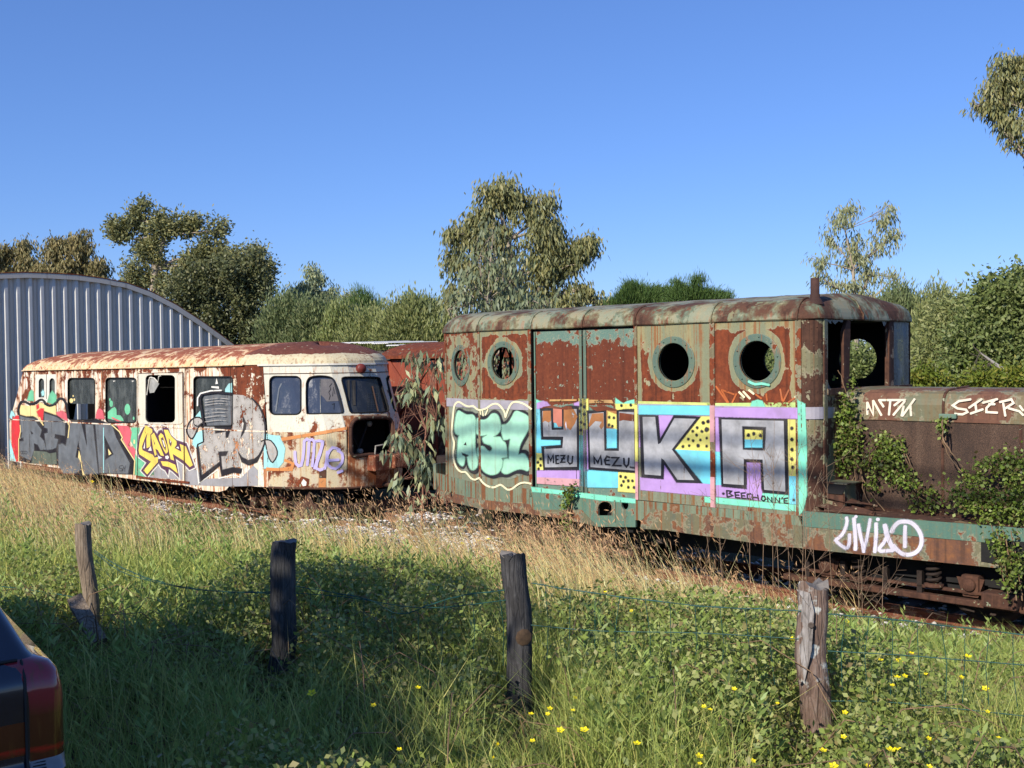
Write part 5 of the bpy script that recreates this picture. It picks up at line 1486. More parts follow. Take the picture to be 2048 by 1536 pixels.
for px, py, sx_, sy_, n in ((705, 1078, 40, 8, 330), (760, 1083, 30, 9, 150), (930, 1108, 36, 9, 560), (985, 1118, 14, 7, 90), (850, 1050, 40, 6, 240), (800, 1092, 40, 6, 90), (880, 1090, 30, 6, 90), (640, 1052, 20, 6, 60), (312, 1030, 16, 7, 170), (960, 1098, 30, 6, 170), (325, 1040, 26, 8, 90), (620, 1062, 14, 5, 60), (900, 1075, 40, 6, 70)):
    for _ in range(int(n * 1.6)):
        p = ground_at(px + rng.normal(0, sx_ * .6), py + rng.normal(0, sy_ * .6), .05)
        cs_.append((p[0], p[1], gz_flat(p[0], p[1]) + rng.uniform(.01, .20)))
for _ in range(2600):
    t, y = rng.uniform(-18, 3), rng.normal(1.2, .75)
    q = t2w(t, y, 0); cs_.append((q[0], q[1], gz_flat(q[0], q[1]) + rng.uniform(-.01, .03)))
cs_ = np.array(cs_)
o = stones('ballast', cs_, rng.uniform(.022, .062, len(cs_)), STONE); tag(o, 'white limestone ballast scattered along the rails', 'ballast', kind='stuff')

# ================================================================== SHED
GAB = Curtain([(-24, -8), (-24, 14)])
shed = Thing('arched_shed', 'grey corrugated metal shed with an arched roof at the left edge', 'shed', (-24, 1.6, -.83), frame='track')
m_, nt = M('shed_siding')
co = nt.coord(); n1 = nt.noise(nt.scale(co, (4, 4, .4)), 1.5, 4, .6); n2 = nt.noise(co, 20, 3, .6)
SHEDM_C = nt.mix(n1 * .7 + n2 * .3, C(196, 184, 166, 1.0), C(228, 214, 194, 1.0))
SHEDM_C = nt.mix(nt.step(nt.noise(nt.scale(co, (9, 9, .25)), 1.0, 3, .6), .55, .7) * .35, SHEDM_C, C(140, 126, 110))
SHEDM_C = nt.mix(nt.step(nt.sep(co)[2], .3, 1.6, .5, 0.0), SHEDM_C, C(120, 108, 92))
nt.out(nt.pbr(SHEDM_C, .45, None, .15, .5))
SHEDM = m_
SHEDR = flat('shed_rib_metal', C(226, 222, 212, .85), .45, .08, 3)
ar = [GAB.at(*p) for p in ((60, 549.5), (100, 548), (150, 551), (200, 557.5), (250, 567), (300, 585), (350, 611), (400, 643.5), (440, 672), (465, 690.5))]
ya = ar[1][0]
right = [(s, z) for s, z in ar if s >= ya] + [(ar[-1][0] + .55, 1.75), (ar[-1][0] + 1.0, 1.0), (ar[-1][0] + 1.25, .2), (ar[-1][0] + 1.35, -.84)]
left = [(2 * ya - s, z) for s, z in right[1:]][::-1]
AR = left + right
def zarch(s):
    for (a, za), (b, zb) in zip(AR[:-1], AR[1:]):
        if a <= s <= b: return za + (zb - za) * (s - a) / (b - a + 1e-9)
    return -.84
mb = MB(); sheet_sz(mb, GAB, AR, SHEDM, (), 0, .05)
s0, s1 = GAB.at(13, 700)[0], GAB.at(437, 680)[0]
step_ = (s1 - s0) / 20
s = s0 - step_ * 14
while s < AR[-1][0] - .1:
    zt = zarch(s) - .10
    if zt > -.5:
        A_, B_ = [], []
        for z in (-.83, zt):
            A_.append([GAB.to3(s - .10, z, .001), GAB.to3(s - .04, z, .085), GAB.to3(s + .035, z, .085), GAB.to3(s + .06, z, .001)])
        mb.add(A_[0] + A_[1], [(0, 1, 5, 4), (1, 2, 6, 5), (2, 3, 7, 6), (4, 5, 6, 7)], SHEDR)
        for d in (.11, .20):
            zz = zarch(s + d) - .1
            mb.add([GAB.to3(s + d - .012, -.83, .001), GAB.to3(s + d, -.83, .012), GAB.to3(s + d + .012, -.83, .001), GAB.to3(s + d - .012, zz, .001), GAB.to3(s + d, zz, .012), GAB.to3(s + d + .012, zz, .001)], [(0, 1, 4, 3), (1, 2, 5, 4)], SHEDM)
    s += step_
shed.part('gable_wall', mb, 'gable clad in grey corrugated sheets')
mb = MB()
rows = [[GAB.to3(s, z, o) for s, z in AR] for o in (.12, -16.0)]
mb.quadstrip(rows[1], rows[0], flat('shed_roof_metal', C(120, 124, 128), .5, .2), True)
mb.quadstrip([GAB.to3(s, z - .0, .12) for s, z in AR], [GAB.to3(ya + (s - ya) * .975, (z + .83) * .975 - .83, .12) for s, z in AR], SHEDM)
mb.quadstrip([GAB.to3(ya + (s - ya) * .975, (z + .83) * .975 - .83, .12) for s, z in AR], [GAB.to3(ya + (s - ya) * .975, (z + .83) * .975 - .83, .0) for s, z in AR], SHEDM)
mb.tube([GAB.to3(s, z + .015, .11) for s, z in AR], .018, REDRUST, 5)
shed.part('roof', mb)

# ================================================================== GOODS WAGON behind
wag = Thing('goods_wagon', 'red brown covered wagon with diagonal braces behind the railcar nose', 'wagon', (-5, 5.0, -.83), frame='track')
WY = 3.9
WG = Curtain([(-20, WY), (4, WY)])
WGR = rusty('wagon_red_paint', (C(160, 82, 60), C(146, 74, 56), C(128, 68, 52)), [(.2, C(92, 50, 40)), (.6, C(140, 76, 56)), (.9, C(160, 96, 70))], cover=.3, flake=3, streak=.4, streakcol=C(120, 60, 44), seed=61)
wt0 = WG.at(773, 722)[0]; wt1 = wt0 + 4.3
zw1 = WG.at(800, 720)[1]; zr0 = WG.at(764, 711)[1]; zr1 = WG.at(850, 686)[1]
mb = MB(); sheet_sz(mb, WG, rect(wt0, wt1, .55, zw1), WGR, (), 0, .05, rim=DARK)
sheet_sz(mb, WG, rect(wt0, wt1, -.2, .55), rusty('wagon_lower_wood', (C(96, 84, 70), C(84, 72, 60), C(70, 52, 40)), RUST_DARK, .5, 4, seed=62), (), .02, .05, rim=DARK)
EWG = Curtain([(-20 + wt0, WY + 2.2), (-20 + wt0, WY)])
sheet_sz(mb, Curtain([(-20 + wt0, WY), (-20 + wt0, WY + 2.2)][::-1]), rect(0, 2.2, -.2, zw1), WGR, (), 0, .05, rim=DARK)
for b0 in range(3):
    a0 = wt0 + b0 * 1.45
    for s in (a0, a0 + 1.40):
        sheet_sz(mb, WG, rect(s, s + .07, -.2, zw1), WGR, (), .05, .05)
    for q in ([(a0 + .07, 1.88), (a0 + .12, 1.92), (a0 + 1.4, .6), (a0 + 1.35, .56)], [(a0 + 1.35, 1.92), (a0 + 1.4, 1.88), (a0 + .12, .56), (a0 + .07, .6)]):
        sheet_sz(mb, WG, q, WGR, (), .035, .03)
wag.part('wagon_body', mb)
mb = MB(); rw = []
for k in range(9):
    f = k / 8; yy = WY - .12 + f * 2.44; zz = zr0 - .01 + (zr1 - zr0 + .05) * math.sin(math.pi * f) ** .7
    rw.append([(-20 + wt0 - .12, yy, zz), (-20 + wt1 + .1, yy, zz)])
for a, b in zip(rw[:-1], rw[1:]): mb.quadstrip(a, b, REDRUST, True)
for t_ in (wt0 - .12,):
    mb.add([r[0] for r in rw] + [(r[0][0], r[0][1], rw[0][0][2] - .05) for r in rw[::-1]], [tuple(range(18))], REDRUST)
mb.quadstrip([(-20 + wt0 - .12, WY - .12, zr0 - .07), (-20 + wt1, WY - .12, zr0 - .07)], rw[0], REDRUST)
wag.part('roof', mb)
mb = MB(); mb.box((-20 + wt0 + .1, WY + .2, -.62), (-20 + wt1, WY + 2, -.1), DARK); mb.box((-20 + wt0 + .05, WY + .05, zw1), (-20 + wt1, WY + 2.1, zr0 - .05), DARK); wag.part('underframe', mb)

# low lean-to with white corrugated sheets
LT_ = Thing('lean_to_shed', 'low derelict shelter roofed with white corrugated sheets between the railcar and wagon', 'shelter', (-18, 7.5, -.83), frame='track')
mb = MB(); CWH = flat('white_sheet', C(236, 234, 230), .5, .06)
LTc = Curtain([(-30, 6.6), (5, 6.6)])
def lp(px, py): s, z = LTc.at(px, py); return s - 30, z
for x0, x1, y0, y1, sag in ((640, 722, 689, 684.5, 0), (716, 748, 688, 683.5, 1), (744, 776, 690, 684, 2), (772, 797, 693, 688, 3)):
    a, b = lp(x0, y1), lp(x1, y1)
    n = 14
    rowA, rowB = [], []
    for k in range(n + 1):
        t = a[0] + (b[0] - a[0]) * k / n; w_ = .015 * (k % 2)
        rowA.append((t, 6.6, a[1] - .035 + w_)); rowB.append((t, 8.2, a[1] + .0 + w_))
    mb.quadstrip(rowA, rowB, CWH)
    mb.quadstrip([(x, y, z - .02) for x, y, z in rowA], rowA, CWH)
LT_.part('roof_sheet', mb)
mb = MB(); a, b = lp(700, 700), lp(800, 700)
mb.box((a[0] - 2, 6.9, -.8), (b[0], 9.0, a[1] - .02), flat('shelter_boards', C(84, 78, 70), .9, .5, 6)); LT_.part('wall', mb)

# ================================================================== PARKED CAR (only its rear corner is in view)
cz = 0.0
ca = R_(34); chx = np.array([-math.sin(ca), math.cos(ca)]); crx = np.array([math.cos(ca), math.sin(ca)])   # heading, right
cc = at_depth(121, 1450, 3.65)
Crr = cc[:2] - chx * 0.0
car = Thing('parked_car', 'dark blue hatchback parked at the lower left with a red and amber tail lamp', 'car', tuple(np.append(Crr - crx * .86 + chx * 2.0, gz_flat(*(Crr - crx * .86)))))
CARP = flat('dark_blue_car_paint', (.006, .009, .020), .16, .1, 2, .6, 0.02, 0.0, 1.0)
CARG = flat('car_glass', (.010, .018, .034), .05, .05, 2, .8, 0)
RUB = flat('black_trim', (.012, .012, .012), .6, .2, 8)
CHROME = flat('grey_strip', C(128, 130, 132), .3, .2, 3, .6)
cgz = car.base[2] - .025
def cp(u, v, w):      # u right from the centre line, v forward from the rear, w height
    q = Crr - crx * .86 + crx * u + chx * v
    return (q[0], q[1], cgz + w)
m_, nt = M('tail_lamp_lens')
co = nt.coord(); xyz = nt.sep(co)
w_ = nt.noise(nt.scale(co, (1, 1, 3)), 22, 4, .6); w2 = nt.noise(nt.scale(co, (40, 40, 6)), 1.0, 3, .6)
f_ = nt.step(xyz[2] + (w_ - .5) * .02 + xyz[0] * .10, .60 - car.base[2] * 0, .98)
lc = nt.ramp(f_, [(.0, (.20, .010, .006)), (.10, (.55, .018, .010)), (.18, (.09, .010, .005)), (.30, (.55, .020, .010)), (.36, (.08, .010, .005)), (.46, (.10, .018, .006)), (.52, (.44, .018, .009)), (.56, (.09, .020, .006)), (.9, (.11, .024, .009)), (1.0, (.26, .022, .03))])
lc = nt.mix(nt.step(w2, .52, .66) * .5, lc, (.14, .05, .012))
nt.out(nt.pbr(lc, .12, None, 0, .5, .6))
LENS = m_
def rearv(z): return -.05 * sm01((.60 - z) / .06) + (max(0, z - .93) * .60) + .05 * sm01((z - .905) / .03) + .02 * sm01((z - .84) / .08)
def frontv(z): return 4.15 - .12 * sm01((z - .55) / .2) - (.85 * sm01((z - .72) / .18)) - max(0, z - .90) * 1.25
def halfw(z): return .815 + .065 * sm01((z - .25) / .35) - .02 * sm01((z - .80) / .12) - .065 * sm01((z - .905) / .03) - max(0, z - .93) * .50
zs_ = sorted(set([.20, .24, .30, .36, .42, .48, .54, .565, .585, .605, .63, .66, .70, .74, .78, .82, .86, .89, .915, .93, .95, .98, 1.02, 1.08, 1.14, 1.2, 1.26, 1.32, 1.37, 1.41]))
def loopz(z):
    w, r0, f0 = halfw(z), rearv(z), frontv(z); rc, rf = .055, .22; P = []
    us = [-.775, -.74, -.735, -.45, -.2, 0, .2, .45, .735, .74, .775]
    for u in us: P.append((u * (w - rc) / .80, r0 + .05 * (u / .9) ** 2 - .05 * .79))
    for k in range(1, 7):
        a = math.pi / 2 * k / 6; P.append((w - rc + rc * math.sin(a), r0 + .045 * .0 + rc - rc * math.cos(a)))
    for v in (.12, .17, .3, .45, .6, .9, 1.3, 1.32, 2.0, 2.3, 2.32, 2.8, 3.1): P.append((w, r0 + (f0 - rf - r0) * (v / 3.9 + .0)))
    for k in range(7):
        a = math.pi / 2 * k / 6; P.append((w - rf + rf * math.cos(a), f0 - rf + rf * math.sin(a)))
    for u in (.4, 0, -.4): P.append((u, f0))
    for k in range(7):
        a = math.pi / 2 * k / 6; P.append((-(w - rf) - rf * math.sin(a), f0 - rf + rf * math.cos(a)))
    for v in (3.1, 2.8, 2.32, 2.3, 2.0, 1.32, 1.3, .9, .6, .45, .3, .17, .12): P.append((-w, r0 + (f0 - rf - r0) * (v / 3.9)))
    for k in range(6, 0, -1):
        a = math.pi / 2 * k / 6; P.append((-(w - rc) - rc * math.sin(a), r0 + rc - rc * math.cos(a)))
    return P
LP = [loopz(z) for z in zs_]; nl = len(LP[0])
PM = {k: MB() for k in ('body', 'tail_lamp', 'tail_lamp_l', 'tailgate_lamp', 'tailgate_lamp_l', 'bumper_strip_l', 'rear_window', 'side_window', 'side_window_l', 'bumper_strip', 'windscreen')}
for i in range(len(zs_) - 1):
    for j in range(nl):
        j2 = (j + 1) % nl
        q = [(*LP[i][j], zs_[i]), (*LP[i][j2], zs_[i]), (*LP[i + 1][j2], zs_[i + 1]), (*LP[i + 1][j], zs_[i + 1])]
        u, v, z = np.mean(q, 0); rv = v - rearv(z); key, mt = 'body', CARP
        un = abs(u) / ((halfw(z) - .055) / .80)
        if .60 < z < .925 and rv < .20 and un > .7375: key, mt = ('tail_lamp' if u > 0 else 'tail_lamp_l'), LENS
        elif .62 < z < .745 and rv < .10 and .46 < un < .735: key, mt = ('tailgate_lamp' if u > 0 else 'tailgate_lamp_l'), LENS
        elif .565 < z < .605 and rv < .20 and un > .7375: key, mt = ('bumper_strip' if u > 0 else 'bumper_strip_l'), CHROME
        elif .95 < z < 1.34 and rv < .10 and abs(u) < halfw(z) * .80: key, mt = 'rear_window', CARG
        elif .98 < z < 1.32 and frontv(z) - v < .10 and abs(u) < .6: key, mt = 'windscreen', CARG
        elif .98 < z < 1.32 and abs(u) > halfw(z) - .01 and .6 < rv < 2.3: key, mt = ('side_window' if u > 0 else 'side_window_l'), CARG
        PM[key].add([cp(*p) for p in q], [(0, 1, 2, 3)], mt, True)
tc_ = np.mean(np.array(LP[-1]), 0); rr_ = [(1, 1.41), (.93, 1.428), (.8, 1.443), (.6, 1.455), (.35, 1.462), (.1, 1.465)]
RG = [[cp(*(tc_ + (np.array(p) - tc_) * f), z) for p in LP[-1]] for f, z in rr_]
for a_, b_ in zip(RG[:-1], RG[1:]): PM['body'].quadstrip(a_, b_, CARP, True, True)
PM['body'].add(RG[-1], [tuple(range(nl))], CARP, True)
def weld(o):
    bm = bmesh.new(); bm.from_mesh(o.data); bmesh.ops.remove_doubles(bm, verts=list(bm.verts), dist=1e-4); bm.to_mesh(o.data); bm.free()
for k, mb in PM.items():
    weld(car.part(k[:-2] if k.endswith('_l') else k, mb))
mb = MB()
for u0 in (.752,):
    for sg in (1, -1):
        mb.tube([cp(sg * u0, rearv(z) - .012 + .0 * z, z) for z in (.56, .62, .7, .8, .88, .93)], .005, RUB, 5)
mb.tube([cp(u, rearv(.93) - .045 + .05 * (u / .9) ** 2, .932) for u in np.linspace(-.72, .74, 13)], .006, RUB, 5)
for k in range(4):
    mb.tube([cp(u, rearv(.57 + .008 * k) - .012 + .05 * (u / .9) ** 2 * .2, .572 + .0085 * k) for u in (.77, .79, .81)], .0022, RUB, 4)
car.part('seam', mb)
for u, v in ((-.72, .75), (.72, .75), (-.72, 3.25), (.72, 3.25)):
    mb = MB(); sg = 1 if u > 0 else -1
    mb.lathe(cp(u, v, .31), (crx[0] * sg, crx[1] * sg, 0), [(-.1, .30), (.10, .30), (.12, .26), (.12, .19), (.11, .18), (.10, .0001)], RUB, 28); car.part('wheel', mb)

# ================================================================== FENCE POSTS
def post(px0, py0, px1, py1, wpx, Z, label, mat, jag, seed, lean=0.0, flat_=.9):
    r_ = random.Random(seed)
    top = at_depth(px0, py0, Z); gx = at_depth(px1, py1, Z)
    zb = gz_flat(gx[0], gx[1]) - .05
    f = (top[2] - zb) / max(.2, (top[2] - gx[2]))
    bot = top + (gx - top) * f
    R0 = wpx * Z / F_PX / 2
    th = Thing('fence_post', label, 'fence post', (bot[0], bot[1], zb + .05), 'wooden posts of the field fence')
    n, m = 20, 26
    ph = [r_.uniform(0, 6.28) for _ in range(6)]
    vs, fs = [], []
    for i in range(m + 1):
        h = i / m; c = bot + (top - bot) * h
        bow = .022 * math.sin(h * 3.0 + ph[0]) + .012 * math.sin(h * 7 + ph[1])
        for k in range(n):
            a = 2 * math.pi * k / n
            r = R0 * (1.03 - .06 * h + .07 * math.sin(2 * a + ph[2]) + .06 * math.sin(3 * a + ph[3] + h * 3) + .05 * math.sin(h * 17 + ph[4]) * math.sin(a + ph[5]) + .035 * math.sin(9 * a + h * 2) + r_.uniform(-.035, .035))
            z = c[2] + (jag * (math.sin(a * 2 + ph[1]) * .3 + r_.uniform(-.3, .3)) if i == m else 0)
            vs.append((c[0] + bow + r * math.cos(a), c[1] + r * math.sin(a) * flat_, z))
    for i in range(m):
        for k in range(n):
            k2 = (k + 1) % n; fs.append((i * n + k, i * n + k2, (i + 1) * n + k2, (i + 1) * n + k))
    ct = len(vs); vs.append(tuple(top + np.array((0, 0, -.004))))
    mb = MB(); mb.add(vs, fs, mat, True)
    mb.add([vs[m * n + k] for k in range(n)] + [vs[ct]], [(k, (k + 1) % n, n) for k in range(n)], ENDG)
    th.part('trunk', mb)
    return th, bot, top, R0
def bark(name, c0, c1, c2, patch=None):
    m, nt = M(name); co = nt.coord()
    g = nt.noise(nt.scale(co, (1, 1, .16)), 34, 6, .65, 1.0); b = nt.noise(co, 5, 5, .6); ln = nt.voro(nt.scale(nt.coord(), (34, 34, 3.2), (.3, .1, .2)), 1.0, 'DISTANCE_TO_EDGE')
    c = nt.ramp(g * .65 + b * .35, [(.32, c0), (.5, c1), (.68, c2)])
    c = nt.mix(nt.step(ln, .0, .05, 1.0, 0.0) * .45, c, tuple(q * .35 for q in c0))
    if patch is not None:
        c = nt.mix(nt.step(nt.noise(co, 7, 4, .6), .56, .62), c, patch)
    nt.out(nt.pbr(c, .9, nt.bump(g * .7 + nt.step(ln, 0, .08) * .15, 1.0, .02), 0, .25))
    return m
ENDG = flat('weathered_end_grain', C(122, 116, 110), .9, .35, 30)
B1 = bark('grey_split_wood', C(98, 86, 74), C(152, 134, 114), C(176, 160, 140))
B2 = bark('dark_weathered_wood', (.030, .029, .029), (.068, .066, .064), (.14, .135, .13))
B3 = bark('dark_bark', (.026, .025, .025), (.058, .055, .055), (.12, .115, .112))  # near-black tones over the whole post
B4 = bark('lichen_bark', C(86, 66, 56), C(140, 116, 102), C(172, 160, 150), C(206, 206, 198))
P1 = post(172, 1047, 174, 1215, 32, 7.35, 'slim grey split post with a broken plank leaning at its foot', B1, .02, 1)
P2 = post(566, 1082, 556, 1335, 47, 6.55, 'dark post with a sawn top between the slim grey post and the tallest black post', B2, .015, 2)
P3 = post(1036, 1108, 1037, 1440, 48, 5.75, 'tall black post with a splinter at its top left edge', B3, .03, 3)
P4 = post(1632, 1168, 1620, 1510, 58, 5.25, 'thick brown post speckled with white lichen and split at the top', B4, .05, 4)
mb = MB()   # splinter of post 3, sawn slab of post 4
q = P3[2]; mb.add([q + np.array((-.085, -.02, -.002)), q + np.array((-.03, -.06, .0)), q + np.array((-.05, -.05, -.03)), q + np.array((-.03, .02, .004))], [(0, 2, 1), (0, 1, 3)], B3); P3[0].part('splinter', mb)
mb = MB(); q = P3[1] + (P3[2] - P3[1]) * .52
mb.lathe(q + np.array((.028, -.062, 0)), (.3, -1, 0), [(0, .045), (.004, .035), (.005, .0001)], flat('bare_wood_patch', (.075, .045, .024), .85, .5, 30), 9); P3[0].part('bare_patch', mb)
mb = MB(); q = P4[2]
sl = [q + np.array(v) for v in ((-.075, -.03, -.06), (-.10, -.02, -.02), (-.045, -.055, -.03), (-.03, -.075, -.12), (-.045, -.08, -.30), (-.075, -.06, -.46), (-.09, -.03, -.30))]
mb.add(sl, [tuple(range(7))[::-1]], bark('silver_split_wood', C(112, 104, 98), C(160, 152, 146), C(196, 190, 186)))
mb.lathe(q + np.array((-.045, -.075, -.18)), (-.4, -1, 0), [(0, .015), (.005, .013), (.002, .008), (.002, .0001)], flat('knot', C(96, 84, 76), .9, .3, 20), 10); P4[0].part('split_face', mb)
# plank leaning on post 1
q0, q1 = at_depth(152, 1203, 6.95), at_depth(188, 1266, 6.7)
mb = MB(); ax = (q1 - q0); ax /= np.linalg.norm(ax); rt = np.array((1.0, .1, 0)); rt -= ax * (rt @ ax); rt /= np.linalg.norm(rt); nn = np.cross(rt, ax)
def plank(L0, L1, w, th, mat):
    vs = []
    for h in np.linspace(L0, L1, 8):
        for s_, t_ in ((-1, -1), (1, -1), (1, 1), (-1, 1)):
            vs.append(q0 + ax * (h + random.uniform(-.012, .012)) + rt * (s_ * w * (1 + random.uniform(-.07, .07))) + nn * t_ * th)
    fs = [(i * 4 + k, i * 4 + (k + 1) % 4, (i + 1) * 4 + (k + 1) % 4, (i + 1) * 4 + k) for i in range(7) for k in range(4)] + [(3, 2, 1, 0), (28, 29, 30, 31)]
    mb.add(vs, fs, mat)
plank(-.03, np.linalg.norm(q1 - q0) + .10, .046, .022, B1)
o = mb.build('broken_plank', None); tag(o, 'broken grey plank leaning against the slim grey fence post', 'plank')

# ---- wire fence
WIRE = flat('green_coated_wire', C(40, 92, 84, .7), .5, .2)
wf = Thing('wire_fence', 'sagging green wire strung between the four wooden posts', 'wire fence', tuple(P2[1]))
def zpx(px):
    xs_ = [(-300, 8.2), (172, 7.3), (565, 6.5), (1036, 5.7), (1625, 5.2), (2350, 4.6)]
    for (a, za), (b, zb) in zip(xs_[:-1], xs_[1:]):
        if px <= b: return za + (zb - za) * (px - a) / (b - a)
    return 4.6
def wirep(pts): return [at_depth(x, y, zpx(x)) for x, y in smooth_px(pts, 4, False)]
SP = [[(-60, 1168), (30, 1176), (100, 1186), (160, 1196)], [(188, 1100), (230, 1128), (300, 1158), (380, 1176), (460, 1184), (540, 1184)], [(588, 1172), (660, 1184), (740, 1200), (800, 1228), (870, 1206), (930, 1190), (1014, 1180)], [(1062, 1166), (1200, 1188), (1400, 1212), (1520, 1218), (1602, 1222)], [(1655, 1228), (1760, 1236), (1880, 1250), (2120, 1278)],
      [(1655, 1302), (1800, 1310), (1900, 1318), (2120, 1336)], [(1062, 1250), (1200, 1262), (1400, 1266), (1600, 1278)], [(1655, 1402), (1800, 1406), (2120, 1440)], [(588, 1186), (700, 1195), (850, 1216), (1014, 1200)], [(-60, 1212), (60, 1222), (165, 1240)], [(188, 1104), (240, 1142), (310, 1164), (400, 1180), (540, 1187)]]
for p in SP:
    mb = MB(); w_ = wirep(p); mb.tube(w_, .0026, WIRE, 5)
    if p in SP[:5]:
        tw = [q + np.array((0, .004 * math.cos(i * 2.2), .005 * math.sin(i * 2.2))) for i, q in enumerate(w_)]
        mb.tube(tw, .0016, WIRE, 4)
    wf.part('wire_strand', mb)
for px in list(range(205, 540, 24)) + list(range(1090, 1590, 50)) + list(range(1690, 2048, 48)) + list(range(620, 1000, 54)):
    base_y = np.interp(px, [188, 300, 460, 540, 590, 740, 800, 930, 1014, 1062, 1400, 1600, 1655, 1880, 2048], [1100, 1158, 1184, 1184, 1172, 1200, 1228, 1190, 1180, 1166, 1212, 1222, 1228, 1250, 1270])
    a_ = at_depth(px, base_y, zpx(px)); b_ = at_depth(px + random.uniform(-6, 10), base_y + (30 if px < 560 else 150), zpx(px))
    mb = MB(); mb.tube([a_, (a_ + b_) / 2 + np.array((random.uniform(-.02, .02), 0, 0)), b_], .0018, WIRE, 4)
    wf.part('mesh_wire', mb)
# ================================================================== VEGETATION
def unit(v): return v / (np.linalg.norm(v, axis=-1, keepdims=True) + 1e-9)
def leaf_arrays(base, d, L, W, fold=.5, droop=0.0):
    n = len(base); r = rng.normal(size=(n, 3)); s = unit(np.cross(d, r))
    mid = base + d * (L * fold)[:, None]
    tip = base + d * L[:, None] + np.array([0, 0, -1.0]) * (L * droop)[:, None]
    V = np.stack([base, mid + s * (W / 2)[:, None], tip, mid - s * (W / 2)[:, None]], 1)
    return V.reshape(-1, 3)
def quads(n, off=0): return (np.arange(n)[:, None] * 4 + np.arange(4)[None, :]) + off
BARKE = flat('eucalyptus_bark', C(176, 160, 140), .8, .3, 5, stretch=(1, 1, .4)); BARKD = flat('dark_tree_bark', C(92, 82, 70), .9, .4, 6)
LEUC = leafm('eucalyptus_leaves', [C(92, 96, 58), C(120, 116, 70), C(104, 112, 82), C(136, 128, 80), C(84, 92, 62)], .5, .25)
LEUB = leafm('brown_eucalyptus_leaves', [C(110, 102, 64), C(128, 114, 74), C(104, 104, 68), C(138, 124, 84)], .55, .25)
LYNG = leafm('young_eucalyptus_leaves', [C(112, 124, 98), C(138, 146, 112), C(100, 114, 90), C(150, 152, 110), C(126, 126, 92)], .45, .25)
LYN2 = leafm('grey_eucalyptus_leaves', [C(94, 106, 80), C(118, 126, 92), C(104, 114, 88), C(132, 134, 96)], .45, .25, bright=1.7)
LEUP = leafm('pale_eucalyptus_leaves', [C(132, 134, 98), C(114, 120, 84), C(146, 142, 98), C(124, 134, 108)], .5, .3)
LOAK = leafm('dark_oak_leaves', [C(70, 76, 46), C(88, 90, 54), C(78, 84, 58), C(102, 98, 62)], .5, .2)
LOLV = leafm('olive_shrub_leaves', [C(104, 118, 66), C(124, 132, 78), C(138, 140, 86), C(92, 108, 62)], .55, .3, bright=1.6)
LOLD = leafm('grey_green_shrub_leaves', [C(92, 104, 68), C(108, 116, 78), C(82, 96, 60), C(122, 124, 84)], .55, .3)
LTAM = leafm('feathery_shrub_leaves', [C(138, 144, 90), C(122, 130, 78), C(152, 152, 100), C(110, 122, 74)], .55, .35, bright=1.6)
LBSH = leafm('broad_shrub_leaves', [C(96, 110, 58), C(120, 130, 74), C(86, 100, 54), C(138, 142, 92)], .5, .3, bright=1.6)
LPIN = leafm('pine_needles', [C(66, 92, 44), C(86, 112, 52), C(74, 98, 50), C(104, 124, 62)], .6, .15, bright=1.25)
LBRK = leafm('low_fern_leaves', [C(122, 134, 48), C(104, 122, 44), C(146, 140, 58)], .55, .3, bright=1.25)

def crown_points(lobes, Z, n, zdepth=.8, hollow=2.0, sub_s=.12, shrink=1.0):
    """lobes: (px, py, rx, ry) seen from the camera; returns cluster centres and their outward directions"""
    area = np.array([l[2] * l[3] for l in lobes], float); k = rng.choice(len(lobes), n, p=area / area.sum())
    out, od = [], []
    subs = []
    for l in lobes:
        m = max(6, int(l[2] * l[3] / 110)); u = unit(rng.normal(size=(m, 3)))
        subs.append(u * (rng.random(m) ** (1 / hollow) * rng.uniform(.62, 1.16, m))[:, None])
    for i in k:
        px, py, rx, ry = lobes[i][:4]; dz = lobes[i][4] if len(lobes[i]) > 4 else 0
        c = at_depth(px, py, Z + dz); a = rx * Z / F_PX * shrink; b = ry * Z / F_PX * shrink
        q = subs[i][rng.integers(len(subs[i]))]; u = unit(q); q = q + rng.normal(size=3) * sub_s
        out.append(c + q * np.array([a, min(a, b) * zdepth, b])); od.append(u)
    return np.array(out), np.array(od)
